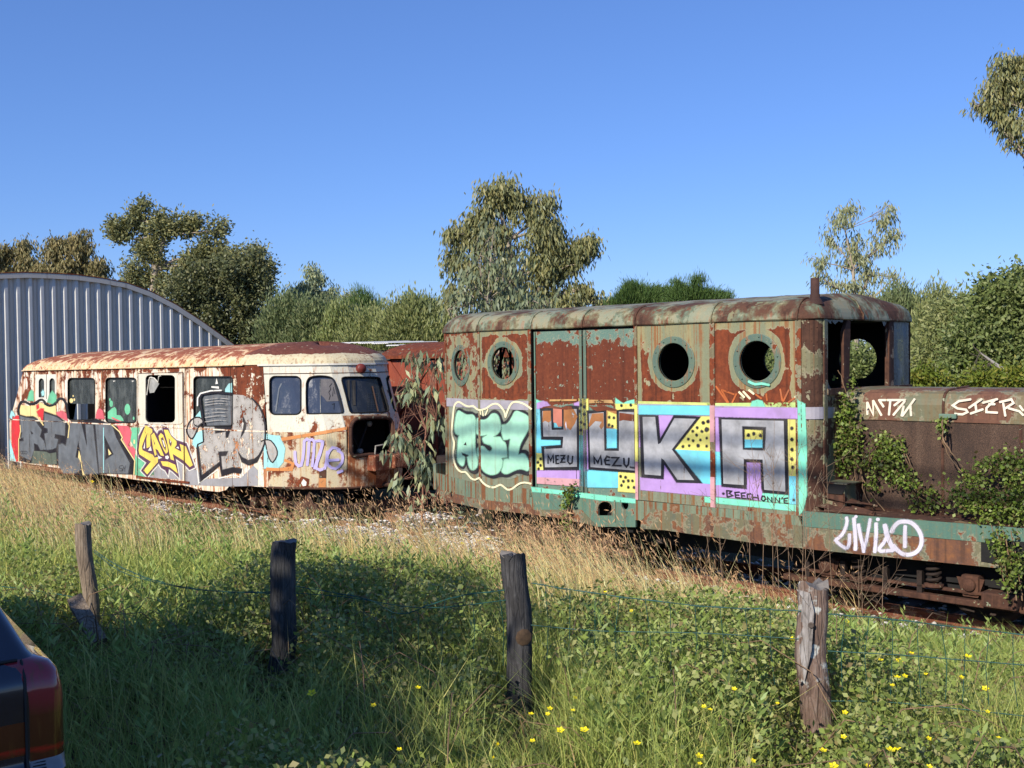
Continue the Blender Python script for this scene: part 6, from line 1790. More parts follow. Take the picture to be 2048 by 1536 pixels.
def tree(name, label, cat, lobes, Z, trunk_px, n_cl, per, L, W, mat, barkm, spread, mode='random', group=None, trunk_r=.18, limbs=True, up=0.0, hollow=2.0, shrink=1.0, sub_s=.12):
    b = at_depth(*trunk_px[0], Z); b[2] = gz_flat(b[0], b[1])
    th = Thing(name, label, cat, tuple(b), group)
    cc, od = crown_points(lobes, Z, n_cl, hollow=hollow, shrink=shrink, sub_s=sub_s)
    n = n_cl * per
    base = np.repeat(cc, per, 0) + rng.normal(size=(n, 3)) * spread
    o2 = np.repeat(od, per, 0)
    rnd = unit(rng.normal(size=(n, 3)))
    if mode == 'droop': d = unit(rnd * .55 + np.array([0, 0, -1.0]) + o2 * .25)
    elif mode == 'up': d = unit(rnd * .45 + np.array([0, 0, .9]) + o2 * .5)
    else: d = unit(rnd + o2 * .45 + np.array([0, 0, up]))
    Ls = L * rng.uniform(.6, 1.3, n); Ws = W * rng.uniform(.7, 1.3, n)
    npmesh('crown', leaf_arrays(base, d, Ls, Ws, .45, .15 if mode == 'droop' else 0), [quads(n)], mat, th.o, th.base)
    mb = MB()
    tp = [b] + [at_depth(px, py, Z) for px, py in trunk_px[1:]]
    m = len(tp); rr = [trunk_r * (1 - .75 * i / max(1, m - 1)) for i in range(m)]
    mb.tube(tp, rr, barkm, 7)
    if limbs:
        for l in lobes:
            c = at_depth(l[0], l[1], Z + (l[4] if len(l) > 4 else 0))
            j = int(np.argmin([np.linalg.norm(c - q) + (0 if q[2] < c[2] else 3) for q in tp]))
            a = tp[j]; mid = (a + c) / 2 + rng.normal(size=3) * .06 * np.linalg.norm(c - a) + np.array([0, 0, .05])
            mb.tube([a, mid, c], [rr[j] * .6, rr[j] * .4, rr[j] * .2], barkm, 5)
            idx = np.argsort(np.linalg.norm(cc - c, axis=1))[:26]
            for q in rng.choice(idx, min(9, len(idx)), replace=False):
                e = cc[q]; mm = (c + e) / 2 + rng.normal(size=3) * .05
                mb.tube([mid if rng.random() < .4 else c, mm, e], [rr[j] * .18, rr[j] * .12, .008], barkm, 4)
    th.part('trunk', mb)
    return th
GT = 'trees behind the shed and railcar'
tree('eucalyptus_tree', 'brown tinged eucalyptus at the far left edge above the shed arch', 'tree', [(-10, 520, 52, 44), (40, 500, 38, 36), (60, 540, 40, 40), (15, 560, 60, 40), (-60, 540, 50, 60)], 48, [(20, 700), (22, 600), (30, 520)], 620, 16, .20, .065, LEUB, BARKE, .15, 'droop', GT, .25, shrink=.85)
tree('eucalyptus_tree', 'brown tinged eucalyptus with bare limbs over the top of the shed arch', 'tree', [(115, 500, 38, 36), (165, 490, 34, 34), (140, 540, 50, 40), (190, 545, 30, 34), (95, 550, 40, 36), (205, 560, 18, 22)], 46, [(140, 700), (138, 600), (140, 520)], 640, 16, .19, .06, LEUB, BARKE, .15, 'droop', GT, .22, shrink=.85)
tree('eucalyptus_tree', 'tall many-headed grey green eucalyptus behind the right half of the shed', 'tree', [(270, 440, 36, 36), (330, 450, 48, 40), (300, 500, 50, 46), (372, 450, 36, 34), (425, 465, 38, 38), (395, 520, 60, 46), (240, 470, 34, 32), (335, 560, 70, 50), (265, 560, 40, 40), (225, 468, 18, 14), (285, 415, 20, 14), (440, 505, 24, 34)], 44, [(310, 720), (306, 620), (310, 540), (330, 470)], 1250, 18, .16, .07, LEUC, BARKE, .15, 'random', GT, .3, up=.25, shrink=.82, sub_s=.10)
tree('oak_tree', 'dense dark evergreen oak behind the right end of the shed', 'tree', [(400, 590, 60, 60), (450, 560, 60, 60), (490, 610, 60, 80), (510, 540, 36, 44), (420, 650, 70, 60), (500, 670, 60, 50), (350, 620, 60, 50), (535, 640, 30, 60)], 39, [(450, 740), (450, 660), (455, 600)], 1700, 18, .13, .075, LOAK, BARKD, .16, 'random', GT, .28, up=.2, shrink=.92)
tree('oak_tree', 'yellowish bushy oak crown rising right of the tall many-headed eucalyptus', 'tree', [(490, 525, 42, 34), (520, 560, 28, 44), (470, 560, 40, 40)], 41, [(490, 740), (490, 620), (492, 560)], 620, 18, .13, .075, LEUC, BARKD, .2, 'random', GT, .2)
tree('eucalyptus_tree', 'small conical silvery eucalyptus above the railcar windscreen', 'tree', [(628, 555, 14, 20), (625, 585, 30, 28), (630, 615, 36, 30), (600, 610, 22, 30), (655, 605, 18, 34), (590, 595, 14, 20)], 43, [(628, 730), (628, 640), (628, 560)], 620, 16, .15, .05, LYNG, BARKE, .16, 'droop', GT, .12)
tree('eucalyptus_tree', 'little brownish eucalyptus tip right of the conical silvery one', 'tree', [(698, 596, 16, 14), (690, 612, 22, 14), (715, 606, 14, 10), (700, 625, 26, 20)], 46, [(700, 730), (700, 640), (699, 600)], 160, 16, .15, .05, LEUP, BARKE, .16, 'random', GT, .1)
GB = 'shrubs behind the vehicles'
SHR = [('grey green shrub behind the railcar roof just right of the dark oak', [(570, 640, 40, 50), (560, 680, 50, 40), (600, 660, 30, 40)], 36, LOLD), ('soft grey green shrub below the conical silvery eucalyptus', [(625, 650, 36, 44), (615, 690, 40, 30)], 35.5, LOLD),
       ('olive shrub above the front of the railcar roof', [(690, 655, 40, 36), (670, 690, 50, 30), (715, 670, 34, 40)], 34.5, LOLV), ('bright olive shrub above the white corrugated sheets', [(755, 660, 44, 36), (735, 690, 50, 30), (770, 690, 40, 30)], 33.5, LTAM),
       ('rounded pale olive shrub above the goods wagon roof', [(835, 645, 50, 36), (800, 665, 44, 40), (865, 650, 40, 44), (840, 690, 70, 40), (890, 680, 40, 50)], 32.5, LTAM)]
for lab, lb, Z, mt in SHR:
    tree('shrub', lab, 'shrub', lb, Z, [(lb[0][0], 740), (lb[0][0], 690), (lb[0][0], 660)], int(sum(l[2] * l[3] for l in lb) / 6.0), 20, .15, .045, mt, BARKD, .20, 'up', GB, .06)
tree('pine_tree', 'dark green pine top behind the olive shrubs left of the centre eucalyptus', 'tree', [(720, 615, 36, 26), (752, 630, 24, 26), (700, 630, 24, 24)], 40, [(725, 740), (725, 650), (724, 620)], 300, 26, .20, .016, LPIN, BARKD, .12, 'up', 'pines', .15)
tree('pine_tree', 'dark pine top peeping over the pale olive shrub', 'tree', [(832, 618, 30, 14), (810, 625, 18, 12), (862, 622, 20, 14)], 40, [(832, 740), (832, 650), (832, 620)], 220, 26, .20, .016, LPIN, BARKD, .12, 'up', 'pines', .15)
tree('pine_tree', 'left dome of the stone pine above the locomotive doors', 'tree', [(1290, 590, 44, 30), (1265, 605, 44, 30), (1315, 598, 36, 32), (1240, 610, 26, 20)], 38, [(1290, 740), (1290, 650), (1290, 610)], 900, 30, .17, .016, LPIN, BARKD, .11, 'up', 'pines', .2)
tree('pine_tree', 'right dome of the stone pine above the silver K', 'tree', [(1385, 588, 44, 30), (1350, 600, 36, 30), (1420, 600, 34, 32), (1390, 610, 56, 24)], 37.5, [(1385, 740), (1385, 650), (1385, 610)], 960, 30, .17, .016, LPIN, BARKD, .11, 'up', 'pines', .2)
tree('pine_tree', 'tiny dark pine tip just left of the stone pine', 'tree', [(1210, 612, 10, 8), (1222, 612, 6, 10)], 42, [(1212, 740), (1212, 640), (1212, 615)], 40, 24, .2, .016, LPIN, BARKD, .08, 'up', 'pines', .1)
tree('pine_tree', 'tiny pale pine tip just right of the stone pine', 'tree', [(1452, 596, 12, 8), (1448, 605, 14, 10)], 42, [(1450, 740), (1450, 640), (1450, 600)], 40, 24, .2, .016, LPIN, BARKD, .08, 'up', 'pines', .1)
tree('eucalyptus_tree', 'big drooping eucalyptus standing behind the left half of the locomotive', 'tree',
     [(990, 400, 46, 36), (960, 440, 50, 40), (1040, 410, 40, 34), (1095, 400, 16, 22), (1075, 440, 44, 38), (1105, 460, 28, 44), (935, 470, 40, 34), (905, 465, 22, 20), (990, 480, 50, 50), (1075, 500, 44, 40), (920, 520, 30, 34), (1165, 495, 30, 34), (1140, 525, 36, 36), (1180, 500, 16, 26), (1000, 560, 60, 50), (1090, 560, 50, 50), (950, 570, 36, 44), (1160, 575, 28, 22), (905, 590, 16, 30), (1130, 610, 50, 34), (1040, 620, 80, 40), (1195, 605, 10, 20), (1010, 372, 26, 14)],
     25, [(1050, 740), (1045, 640), (1030, 560), (1015, 480), (1000, 420)], 1500, 16, .14, .040, LEUC, BARKE, .115, 'droop', GT, .16, hollow=2.2, shrink=.9, sub_s=.11)
tree('eucalyptus_tree', 'thin pale two-headed eucalyptus behind the cab chimney', 'tree',
     [(1680, 440, 30, 34), (1700, 425, 24, 24), (1665, 480, 24, 30), (1770, 430, 26, 36), (1780, 410, 14, 18), (1790, 470, 22, 36), (1755, 490, 30, 34), (1640, 525, 20, 18), (1700, 520, 36, 34), (1740, 545, 40, 34), (1690, 570, 40, 26), (1650, 560, 26, 26), (1790, 555, 14, 24), (1740, 590, 40, 20), (1715, 480, 24, 24)],
     33, [(1715, 740), (1712, 620), (1706, 540), (1690, 460)], 330, 11, .16, .042, LEUP, BARKE, .11, 'droop', GT, .09, hollow=1.6, shrink=.95)
tree('eucalyptus_tree', 'eucalyptus branch reaching into the sky at the upper right edge', 'tree',
     [(2030, 130, 44, 36), (2000, 170, 30, 26), (2050, 180, 50, 50), (1990, 210, 36, 20), (1955, 215, 18, 10), (2025, 240, 40, 30), (2060, 285, 40, 20), (2020, 282, 14, 12), (2110, 200, 70, 90), (1975, 180, 14, 14), (2120, 330, 60, 70)],
     15, [(2260, 1000), (2240, 700), (2200, 420), (2120, 260), (2060, 220)], 900, 14, .085, .024, LEUC, BARKE, .06, 'droop', GT, .12, hollow=2.4)
# young eucalyptus behind the gap: big grey leaves
tree('young_eucalyptus', 'young eucalyptus with broad grey leaves rising behind the left end of the locomotive roof', 'young tree',
     [(985, 460, 30, 26), (960, 510, 44, 40), (1000, 540, 50, 44), (940, 560, 40, 40), (930, 605, 44, 34), (985, 600, 60, 44), (1050, 610, 60, 36), (895, 620, 22, 22), (1100, 620, 30, 30), (1020, 570, 40, 40), (960, 640, 70, 40), (1008, 728, 46, 46), (925, 732, 40, 50), (965, 690, 60, 40)],
     19.5, [(960, 960), (965, 760), (975, 600), (985, 480)], 250, 9, .13, .045, LYN2, BARKE, .16, 'droop', None, .05, hollow=2.2)
gap = tree('young_eucalyptus', 'leafy eucalyptus sapling drooping in the gap between railcar nose and locomotive', 'young tree',
     [(850, 715, 34, 14), (868, 735, 24, 30), (835, 705, 12, 10), (820, 765, 30, 16), (800, 790, 24, 16), (845, 780, 34, 20), (870, 790, 24, 24), (835, 800, 20, 14), (875, 830, 14, 14), (815, 880, 34, 26), (785, 895, 20, 20), (800, 870, 30, 20), (840, 900, 20, 20), (855, 920, 18, 20), (825, 935, 30, 22), (845, 955, 16, 14), (800, 960, 20, 10)],
     16.6, [(842, 1030), (846, 960), (852, 860), (862, 760), (875, 700)], 52, 7, .19, .062, LYNG, flat('reddish_twig_bark', C(150, 104, 84), .8, .3), .07, 'droop', None, .022, hollow=2.6)
mb = MB()   # bare curling suckers at the foot of the sapling
for k in range(46):
    x, y = rng.uniform(800, 970), rng.uniform(985, 1035)
    a = at_depth(x, y, rng.uniform(15.2, 16.8)); d = unit(rng.normal(size=3)) * rng.uniform(.1, .3)
    pts = [a, a + d * .5 + np.array((0, 0, .09)), a + d + np.array((0, 0, .08)), a + d * 1.5 + np.array((0, 0, rng.uniform(-.12, .06)))]
    mb = MB(); mb.tube(pts, [.007, .006, .005, .003], bpy.data.materials['reddish_twig_bark'], 4); gap.part('sucker', mb)
n = 70; bb = np.array([at_depth(rng.uniform(810, 945), rng.uniform(985, 1045), rng.uniform(15, 16.5)) for _ in range(n)])
npmesh('fallen_leaves', leaf_arrays(bb, unit(rng.normal(size=(n, 3)) + np.array([0, 0, -.5])), rng.uniform(.09, .17, n), rng.uniform(.03, .055, n)), [quads(n)], LYNG, gap.o, gap.base)
# shrubs on the right
GRS = 'shrubs right of the cab'
for lab, lb, Z, mt, mode, L, W in [
    ('tall feathery grey green shrub right behind the cab roof', [(1800, 640, 30, 60), (1815, 700, 40, 60), (1790, 620, 20, 40), (1830, 640, 20, 40)], 25, LOLD, 'up', .13, .03),
    ('feathery shrub with a pointed top between cab and broad bush', [(1872, 640, 26, 50), (1866, 690, 44, 50), (1878, 610, 12, 26), (1850, 730, 50, 40)], 24, LTAM, 'up', .13, .03),
    ('olive leafed shrub below the pointed feathery one', [(1905, 660, 40, 50), (1890, 720, 44, 50), (1925, 640, 36, 40)], 21, LTAM, 'random', .10, .035),
    ('broad bright green bush with white branch at the right edge', [(1985, 640, 50, 60), (2030, 620, 50, 60), (1960, 690, 60, 60), (2010, 720, 70, 50), (2060, 690, 60, 90), (1925, 750, 50, 34), (1990, 590, 30, 26), (2045, 580, 36, 26), (2100, 640, 60, 90)], 18.5, LBSH, 'random', .085, .05)]:
    t_ = tree('shrub', lab, 'shrub', lb, Z, [(lb[0][0], 800), (lb[0][0], 740), (lb[0][0], 690)], int(sum(l[2] * l[3] for l in lb) / (6.5 if Z > 19 else 8.0)), 22, L, W, mt, BARKD, .16 if Z > 19 else .13, mode, GRS, .05)
    if Z < 19:
        mb = MB(); a = [at_depth(x, y, 17.6) for x, y in ((2075, 775), (2040, 760), (2010, 742), (1985, 724), (1960, 705))]
        mb.tube(a, [.05, .045, .038, .026, .012], flat('pale_dead_wood', C(176, 168, 158), .8, .25), 6)
        for _ in range(14):
            j = rng.integers(1, 5); e = a[j] + unit(rng.normal(size=3)) * .3 + np.array((-.2, 0, -.1)); mb.tube([a[j], (a[j] + e) / 2 + rng.normal(size=3) * .04, e], [.012, .008, .004], BARKD, 4)
        t_.part('dead_branch', mb)
for i, (lab, lb) in enumerate([('low fern green scrub right of the cab window', [(1860, 765, 34, 20), (1835, 770, 24, 18)]), ('low yellow green scrub below the white dead branch', [(1950, 772, 40, 16), (1990, 770, 40, 16)]), ('low fern scrub at the right edge above the bonnet', [(2030, 768, 40, 18), (2070, 765, 40, 20)])]):
    tree('low_scrub', lab, 'shrub', lb, 15.5, [(lb[0][0], 830), (lb[0][0], 800), (lb[0][0], 780)], 110, 22, .08, .03, LBRK, BARKD, .10, 'random', GRS, .03)
# bushes seen through the portholes and behind the locomotive
for i, (lab, x, y, r, Z) in enumerate([('green bush behind the far cab porthole', 1735, 735, 60, 21), ('green bush hidden behind the locomotive body', 1560, 760, 90, 23), ('dull bush behind the left end of the locomotive body', 985, 745, 70, 24)]):
    tree('shrub', lab, 'shrub', [(x, y, r, r * .9), (x - r * .6, y + 20, r * .7, r * .7), (x + r * .6, y + 15, r * .7, r * .7)], Z, [(x, 860), (x, 800), (x, 760)], 420, 22, .09, .045, LBSH, BARKD, .16, 'random', 'bushes behind the locomotive', .05)
# far wood closing the horizon
lob = [(x, 735 + rng.uniform(-12, 12), 80, rng.uniform(46, 66)) for x in range(-200, 2300, 70)]
cc, od = crown_points(lob, 64, 5200)
n = len(cc) * 9; base = np.repeat(cc, 9, 0) + rng.normal(size=(n, 3)) * .5
o = npmesh('distant_woods', leaf_arrays(base, unit(rng.normal(size=(n, 3)) + np.array([0, 0, .2])), rng.uniform(.3, .6, n), rng.uniform(.14, .26, n)), [quads(n)], LOLD)
tag(o, 'distant band of trees closing the horizon behind everything', 'woods', kind='stuff')

# ---- unseen tree added behind the photographer to throw shade over the foreground
SHADE = dict(c=(-5.6, .1, 4.9))
def shade_tree():
    b = np.array((-6.6, -2.2, 0.0)); th = Thing('added_shade_tree', 'unseen leafy tree added left behind the photographer to shade the near grass and posts', 'tree', tuple(b))
    mb = MB(); mb.tube([b, b + (0.1, .3, 1.6), b + (.3, .6, 3.0), b + (.4, .7, 4.4)], [.2, .17, .13, .07], BARKD, 8); th.part('trunk', mb)
    return th, b

# ================================================================== GRASSES
GREEN = leafm('green_grass_blades', [C(118, 130, 62), C(146, 152, 82), C(104, 118, 56), C(168, 160, 92)], .5, .35, bright=2.25)
DRY = leafm('dry_grass_stalks', [C(196, 170, 116), C(176, 148, 98), C(210, 188, 136), C(160, 138, 94)], .7, .25, bright=2.2)
SEED = leafm('dry_seed_heads', [C(164, 128, 92), C(188, 152, 112), C(146, 116, 88)], .8, .25)
WEED = leafm('weed_leaves', [C(112, 132, 66), C(132, 148, 80), C(96, 114, 56), C(148, 154, 90)], .45, .35, bright=2.1)
BRAM = leafm('bramble_leaves', [C(96, 112, 50), C(126, 138, 68), C(84, 98, 48), C(146, 150, 92), C(104, 88, 56)], .5, .3)
STEM = flat('bramble_stems', C(140, 112, 84), .8, .3)
def blades(P, H, W, lean, mat, name, label, cat, jitter=.25, parts=2):
    n = len(P); az = rng.uniform(0, 6.28, n)
    s = np.stack([np.cos(az), np.sin(az), np.zeros(n)], 1)
    l = lean + rng.normal(size=(n, 3)) * jitter; l[:, 2] = 0
    m = P + np.array([0, 0, 1.0]) * (H * .55)[:, None] + l * (H * .25)[:, None]
    tp = P + np.array([0, 0, 1.0]) * (H * .95)[:, None] + l * (H * .95)[:, None]
    w = (W / 2)[:, None]
    V = np.stack([P - s * w, P + s * w, m + s * w * .8, m - s * w * .8, tp], 1).reshape(-1, 3)
    b = np.arange(n)[:, None] * 5
    return V, [b + np.array([[0, 1, 2, 3]]), b + np.array([[3, 2, 4]])], tp
def scatter(n, Z0, Z1, fn, pw=1.0):
    """random ground points in view, kept with probability fn(t, y, X, Z)"""
    Z = Z0 + (Z1 - Z0) * rng.random(n) ** pw; X = (rng.random(n) * 2 - 1) * (.53 * Z + .4)
    t, y = (X - ORG[0]) * TD[0] + (Z - ORG[1]) * TD[1], (X - ORG[0]) * TY[0] + (Z - ORG[1]) * TY[1]
    k = rng.random(n) < fn(t, y, X, Z)
    X, Z = X[k], Z[k]
    return np.stack([X, Z, gz(X, Z)], 1), t[k], y[k]
POSTS = [(P1, .30), (P2, .30), (P3, .30), (P4, .34)]
def postgap(A):
    k = np.ones(len(A))
    for (th_, bot, top, r), w in POSTS:
        d = unit(np.array([bot[0], bot[1]])); rel = A[:, :2] - bot[:2]
        along = -(rel @ d); side = np.abs(rel @ np.array([-d[1], d[0]]))
        k = np.minimum(k, 1 - .8 * (1 - sstep(side, .10, .24)) * sstep(along, -.25, -.05) * (1 - sstep(along, .7, 1.3)))
    return k
def infront(y): return (y < -.05).astype(float)
def bare(t, y):      # ballast patches by the track
    return sstep(t, -9.5, -8) * sstep(-t, 3.2, 4.0) * sstep(y, -2.1, -1.2)
def bare2(t, y):
    return sstep(t, -10.2, -8.8) * sstep(-t, 3.0, 3.8) * sstep(y, -5.6, -4.6)
def dryness(t, y):
    nd = 4.1 + 1.7 * sstep(-t, 1.5, 5.5)
    d = sstep(-y, .1, .6) * (1 - sstep(-y, nd - .7, nd + .7)) * (1 - sstep(t, .7, 1.7))
    return d * (1 - .82 * bare2(t, y)) * (1 - .8 * sstep(t, -15.5, -13.5) * sstep(y, -1.7, -1.0)) * np.clip(vnoise(t, y, 1.1, 9) * 1.9 - .30, .05, 1)
def put(V, P, mat, name, label, cat):
    o = npmesh(name, V, P, mat); tag(o, label, cat, kind='stuff'); return o
def bramzone(t, y, X, Z):
    a = sstep(X, .0, .5) * (1 - sstep(Z, 7.0, 8.0)) * (.25 + .75 * sstep(vnoise(X, Z, 1.2, 31), .35, .55)) + .8 * (1 - sstep(X, .0, .5)) * sstep(vnoise(X, Z, 1.0, 35), .52, .64) * (1 - sstep(Z, 8.0, 9.0))
    b = sstep(X, -3.2, -2.2) * (1 - sstep(X, -.6, .2)) * sstep(Z, 5.6, 6.2) * (1 - sstep(Z, 8.0, 8.8))
    return np.clip(a * .8 + b, 0, 1) * infront(y)
# green grass
A, t, y = scatter(190000, 3.4, 15, lambda t, y, X, Z: infront(y) * (1 - .93 * bare(t, y)) * (1 - .35 * dryness(t, y)) * (1 - .6 * bramzone(t, y, X, Z)) * np.clip(vnoise(X, Z, 1.3, 5) * 1.5, .25, 1), 1.3)
H = (.09 + .36 * rng.random(len(A)) ** 1.6) * (1 - .5 * sstep(t, -14.5, -12) * (1 - sstep(t, -4.0, -2.5)) * sstep(y, -4.8, -3.4)) * (.7 + .8 * vnoise(A[:, 0], A[:, 1], .9, 6)) * np.where(A[:, 1] > 9, .8, 1) * (1 - .5 * bare2(t, y)) * postgap(A)
V1, P1_, _ = blades(A, H, rng.uniform(.003, .007, len(A)) * (1 + (A[:, 1] > 8)), np.array([-.1, 0, 0]), GREEN, '', '', '', .38)
put(V1, P1_, GREEN, 'green_grass', 'fresh green grass covering the field', 'grass')
# dry stalks
A, t, y = scatter(120000, 5.5, 22, lambda t, y, X, Z: infront(y) * dryness(t, y) * .85, 1.0)
H = rng.uniform(.34, .88, len(A)) * (.75 + .5 * vnoise(A[:, 0], A[:, 1], .8, 11)) * (1 - .48 * sstep(t, -12.5, -9.5) * (1 - sstep(t, -3.8, -2.6)))
V2, P2_, tp = blades(A, H, rng.uniform(.004, .007, len(A)) * (1 + .06 * (A[:, 1] - 8)), np.array([-.34, .05, 0]), DRY, '', '', '', .17)
put(V2, P2_, DRY, 'dry_grass', 'tall straw coloured dry grass along the track', 'dry grass')
k = np.repeat(np.where(rng.random(len(tp)) < .38)[0], 6); n = len(k)
bb = tp[k] + rng.normal(size=(n, 3)) * np.array([.02, .02, .06]); dd = unit(rng.normal(size=(n, 3)) * .5 + np.array([-.45, 0, .8]))
put(leaf_arrays(bb, dd, rng.uniform(.03, .07, n), rng.uniform(.004, .009, n)), [quads(n)], SEED, 'grass_seed_heads', 'pinkish brown seed heads on the dry grass', 'seed heads')
# dead brown matter between the green blades
DEAD = leafm('dead_grass_bits', [C(150, 122, 82), C(112, 92, 64), C(176, 150, 106), C(96, 76, 56)], .9, .1, bright=1.3)
A, t, y = scatter(26000, 3.4, 13, lambda t, y, X, Z: infront(y) * np.clip(vnoise(X, Z, 1.1, 77) * 1.6 - .35, .05, 1), 1.2)
nD = len(A); A[:, 2] += rng.uniform(0, .16, nD)
dd = unit(rng.normal(size=(nD, 3)) * np.array([1, 1, .55]) + np.array([-.2, 0, .35]))
put(leaf_arrays(A, dd, rng.uniform(.08, .34, nD), rng.uniform(.003, .008, nD), .5, .15), [quads(nD)], DEAD, 'dead_grass', 'dead brown stems and blades lying among the green grass', 'dead grass')
# leafy weeds: upright stems with lance leaves
def weeds(A, hmin, hmax, name, label, mat, Lf, per=26):
    n = len(A); H = rng.uniform(hmin, hmax, n) * postgap(A)
    k = np.repeat(np.arange(n), per); m = len(k); f = np.tile(np.linspace(.15, 1, per), n)
    ln = rng.normal(size=(n, 3)) * .12; ln[:, 2] = 0
    base = A[k] + np.array([0, 0, 1.0]) * (H[k] * f)[:, None] + ln[k] * (H[k] * f)[:, None]
    az = rng.uniform(0, 6.28, m); up = .25 + .9 * f
    d = unit(np.stack([np.cos(az), np.sin(az), up], 1))
    L = Lf * (1.15 - .5 * f) * rng.uniform(.7, 1.2, m)
    put(leaf_arrays(base, d, L, L * .24, .55), [quads(m)], mat, name, label, 'weeds')
A, t, y = scatter(9000, 4.2, 16, lambda t, y, X, Z: infront(y) * (.02 + .62 * sstep(vnoise(X, Z, .95, 21), .56, .68) + .65 * (sstep(t, .2, 1.0) * sstep(-y, .4, .9) * (1 - sstep(-y, 2.6, 3.4))) + .4 * sstep(t, -8, -6) * (1 - sstep(t, -4.5, -3)) * sstep(-y, .9, 1.5) * (1 - sstep(-y, 2.8, 3.8))) * (1 - .6 * bare(t, y)) * (1 - .75 * dryness(t, y)) * (.35 + .65 * sstep(Z, 4.8, 6.2)), 1.0)
weeds(A, .18, .48, 'leafy_weeds', 'leafy upright weeds growing through the grass', WEED, .095)
A, t, y = scatter(1400, 8, 17, lambda t, y, X, Z: infront(y) * ((t > -11) & (t < -6.2) & (y > -1.5)).astype(float) * .8)
weeds(A, .25, .6, 'trackside_weeds', 'light green bushy weeds below the railcar nose', WEED, .10, 34)
# brambles in the foreground
A, t, y = scatter(26000, 3.6, 9, lambda t, y, X, Z: bramzone(t, y, X, Z), 1.0)
n = len(A); per = 8; hh = (.08 + .50 * vnoise(A[:, 0], A[:, 1], 1.6, 33)) * postgap(A) 
k = np.repeat(np.arange(n), per); m = len(k)
bb = A[k] + rng.normal(size=(m, 3)) * .05; bb[:, 2] = A[k][:, 2] + hh[k] * rng.random(m) ** .55 + .02
dd = unit(rng.normal(size=(m, 3)) + np.array([0, -.2, .35])); L = rng.uniform(.018, .046, m)
put(leaf_arrays(bb, dd, L, L * .62, .48, .12), [quads(m)], BRAM, 'bramble_thicket', 'low bramble thicket round the fence posts', 'brambles')
mb = MB()
for q in A[rng.choice(n, 190)]:
    d = unit(rng.normal(size=3)); d[2] = abs(d[2]) * .5; L = rng.uniform(.25, .8)
    mb.tube([q, q + d * L * .5 + np.array((0, 0, .26)), q + d * L + np.array((0, 0, .22)), q + d * L * 1.4 + np.array((0, 0, .05))], [.0035, .003, .0025, .0015], STEM, 4, cap=False)
o = mb.build('bramble_stems', None); tag(o, 'arching bare bramble stems among the thicket', 'brambles', kind='stuff')
# tall dead weed stalks by the silver A
DSTK = flat('dead_stalk_bark', C(158, 130, 104), .85, .35)
mb = MB()
for px, top, Z in ((1585, 830, 9.4), (1520, 870, 9.3), (1560, 905, 9.2), (1620, 925, 9.1), (1545, 840, 9.5), (1500, 930, 9.2), (1670, 925, 9.0), (1450, 960, 9.6), (1640, 980, 8.8), (1410, 985, 9.8), (1600, 960, 8.9), (1725, 1120, 8.3), (1785, 1105, 8.0), (1740, 1150, 8.2), (1125, 985, 10.6), (1060, 1000, 11.2), (1180, 1010, 10.4)):
    p = ground_at(px, 1180 if px > 1300 else 1120); p = at_depth(px, 1000, Z); p[2] = gz_flat(p[0], p[1]); tp_ = at_depth(px + rng.uniform(-25, 10), top, Z)
    mid = (p + tp_) / 2 + rng.normal(size=3) * .03
    mb.tube([p, mid, tp_], [.003, .0026, .0013], DSTK, 4)
    for _ in range(9):
        f = rng.uniform(.35, .98); a = p + (tp_ - p) * f; d = unit(np.array([rng.normal() * .8, rng.normal() * .4, abs(rng.normal()) * .8 + .25])) * rng.uniform(.10, .30)
        mb.tube([a, a + d * .6, a + d + np.array((0, 0, .03))], [.0017, .0014, .0009], DSTK, 3)
        e = a + d
        for _ in range(2): mb.tube([a + d * .6, e + rng.normal(size=3) * .05], [.0012, .0008], DSTK, 3)
o = mb.build('dead_stalks', None); tag(o, 'bare branching dead stalks standing in front of the locomotive', 'dead stalks', kind='stuff')

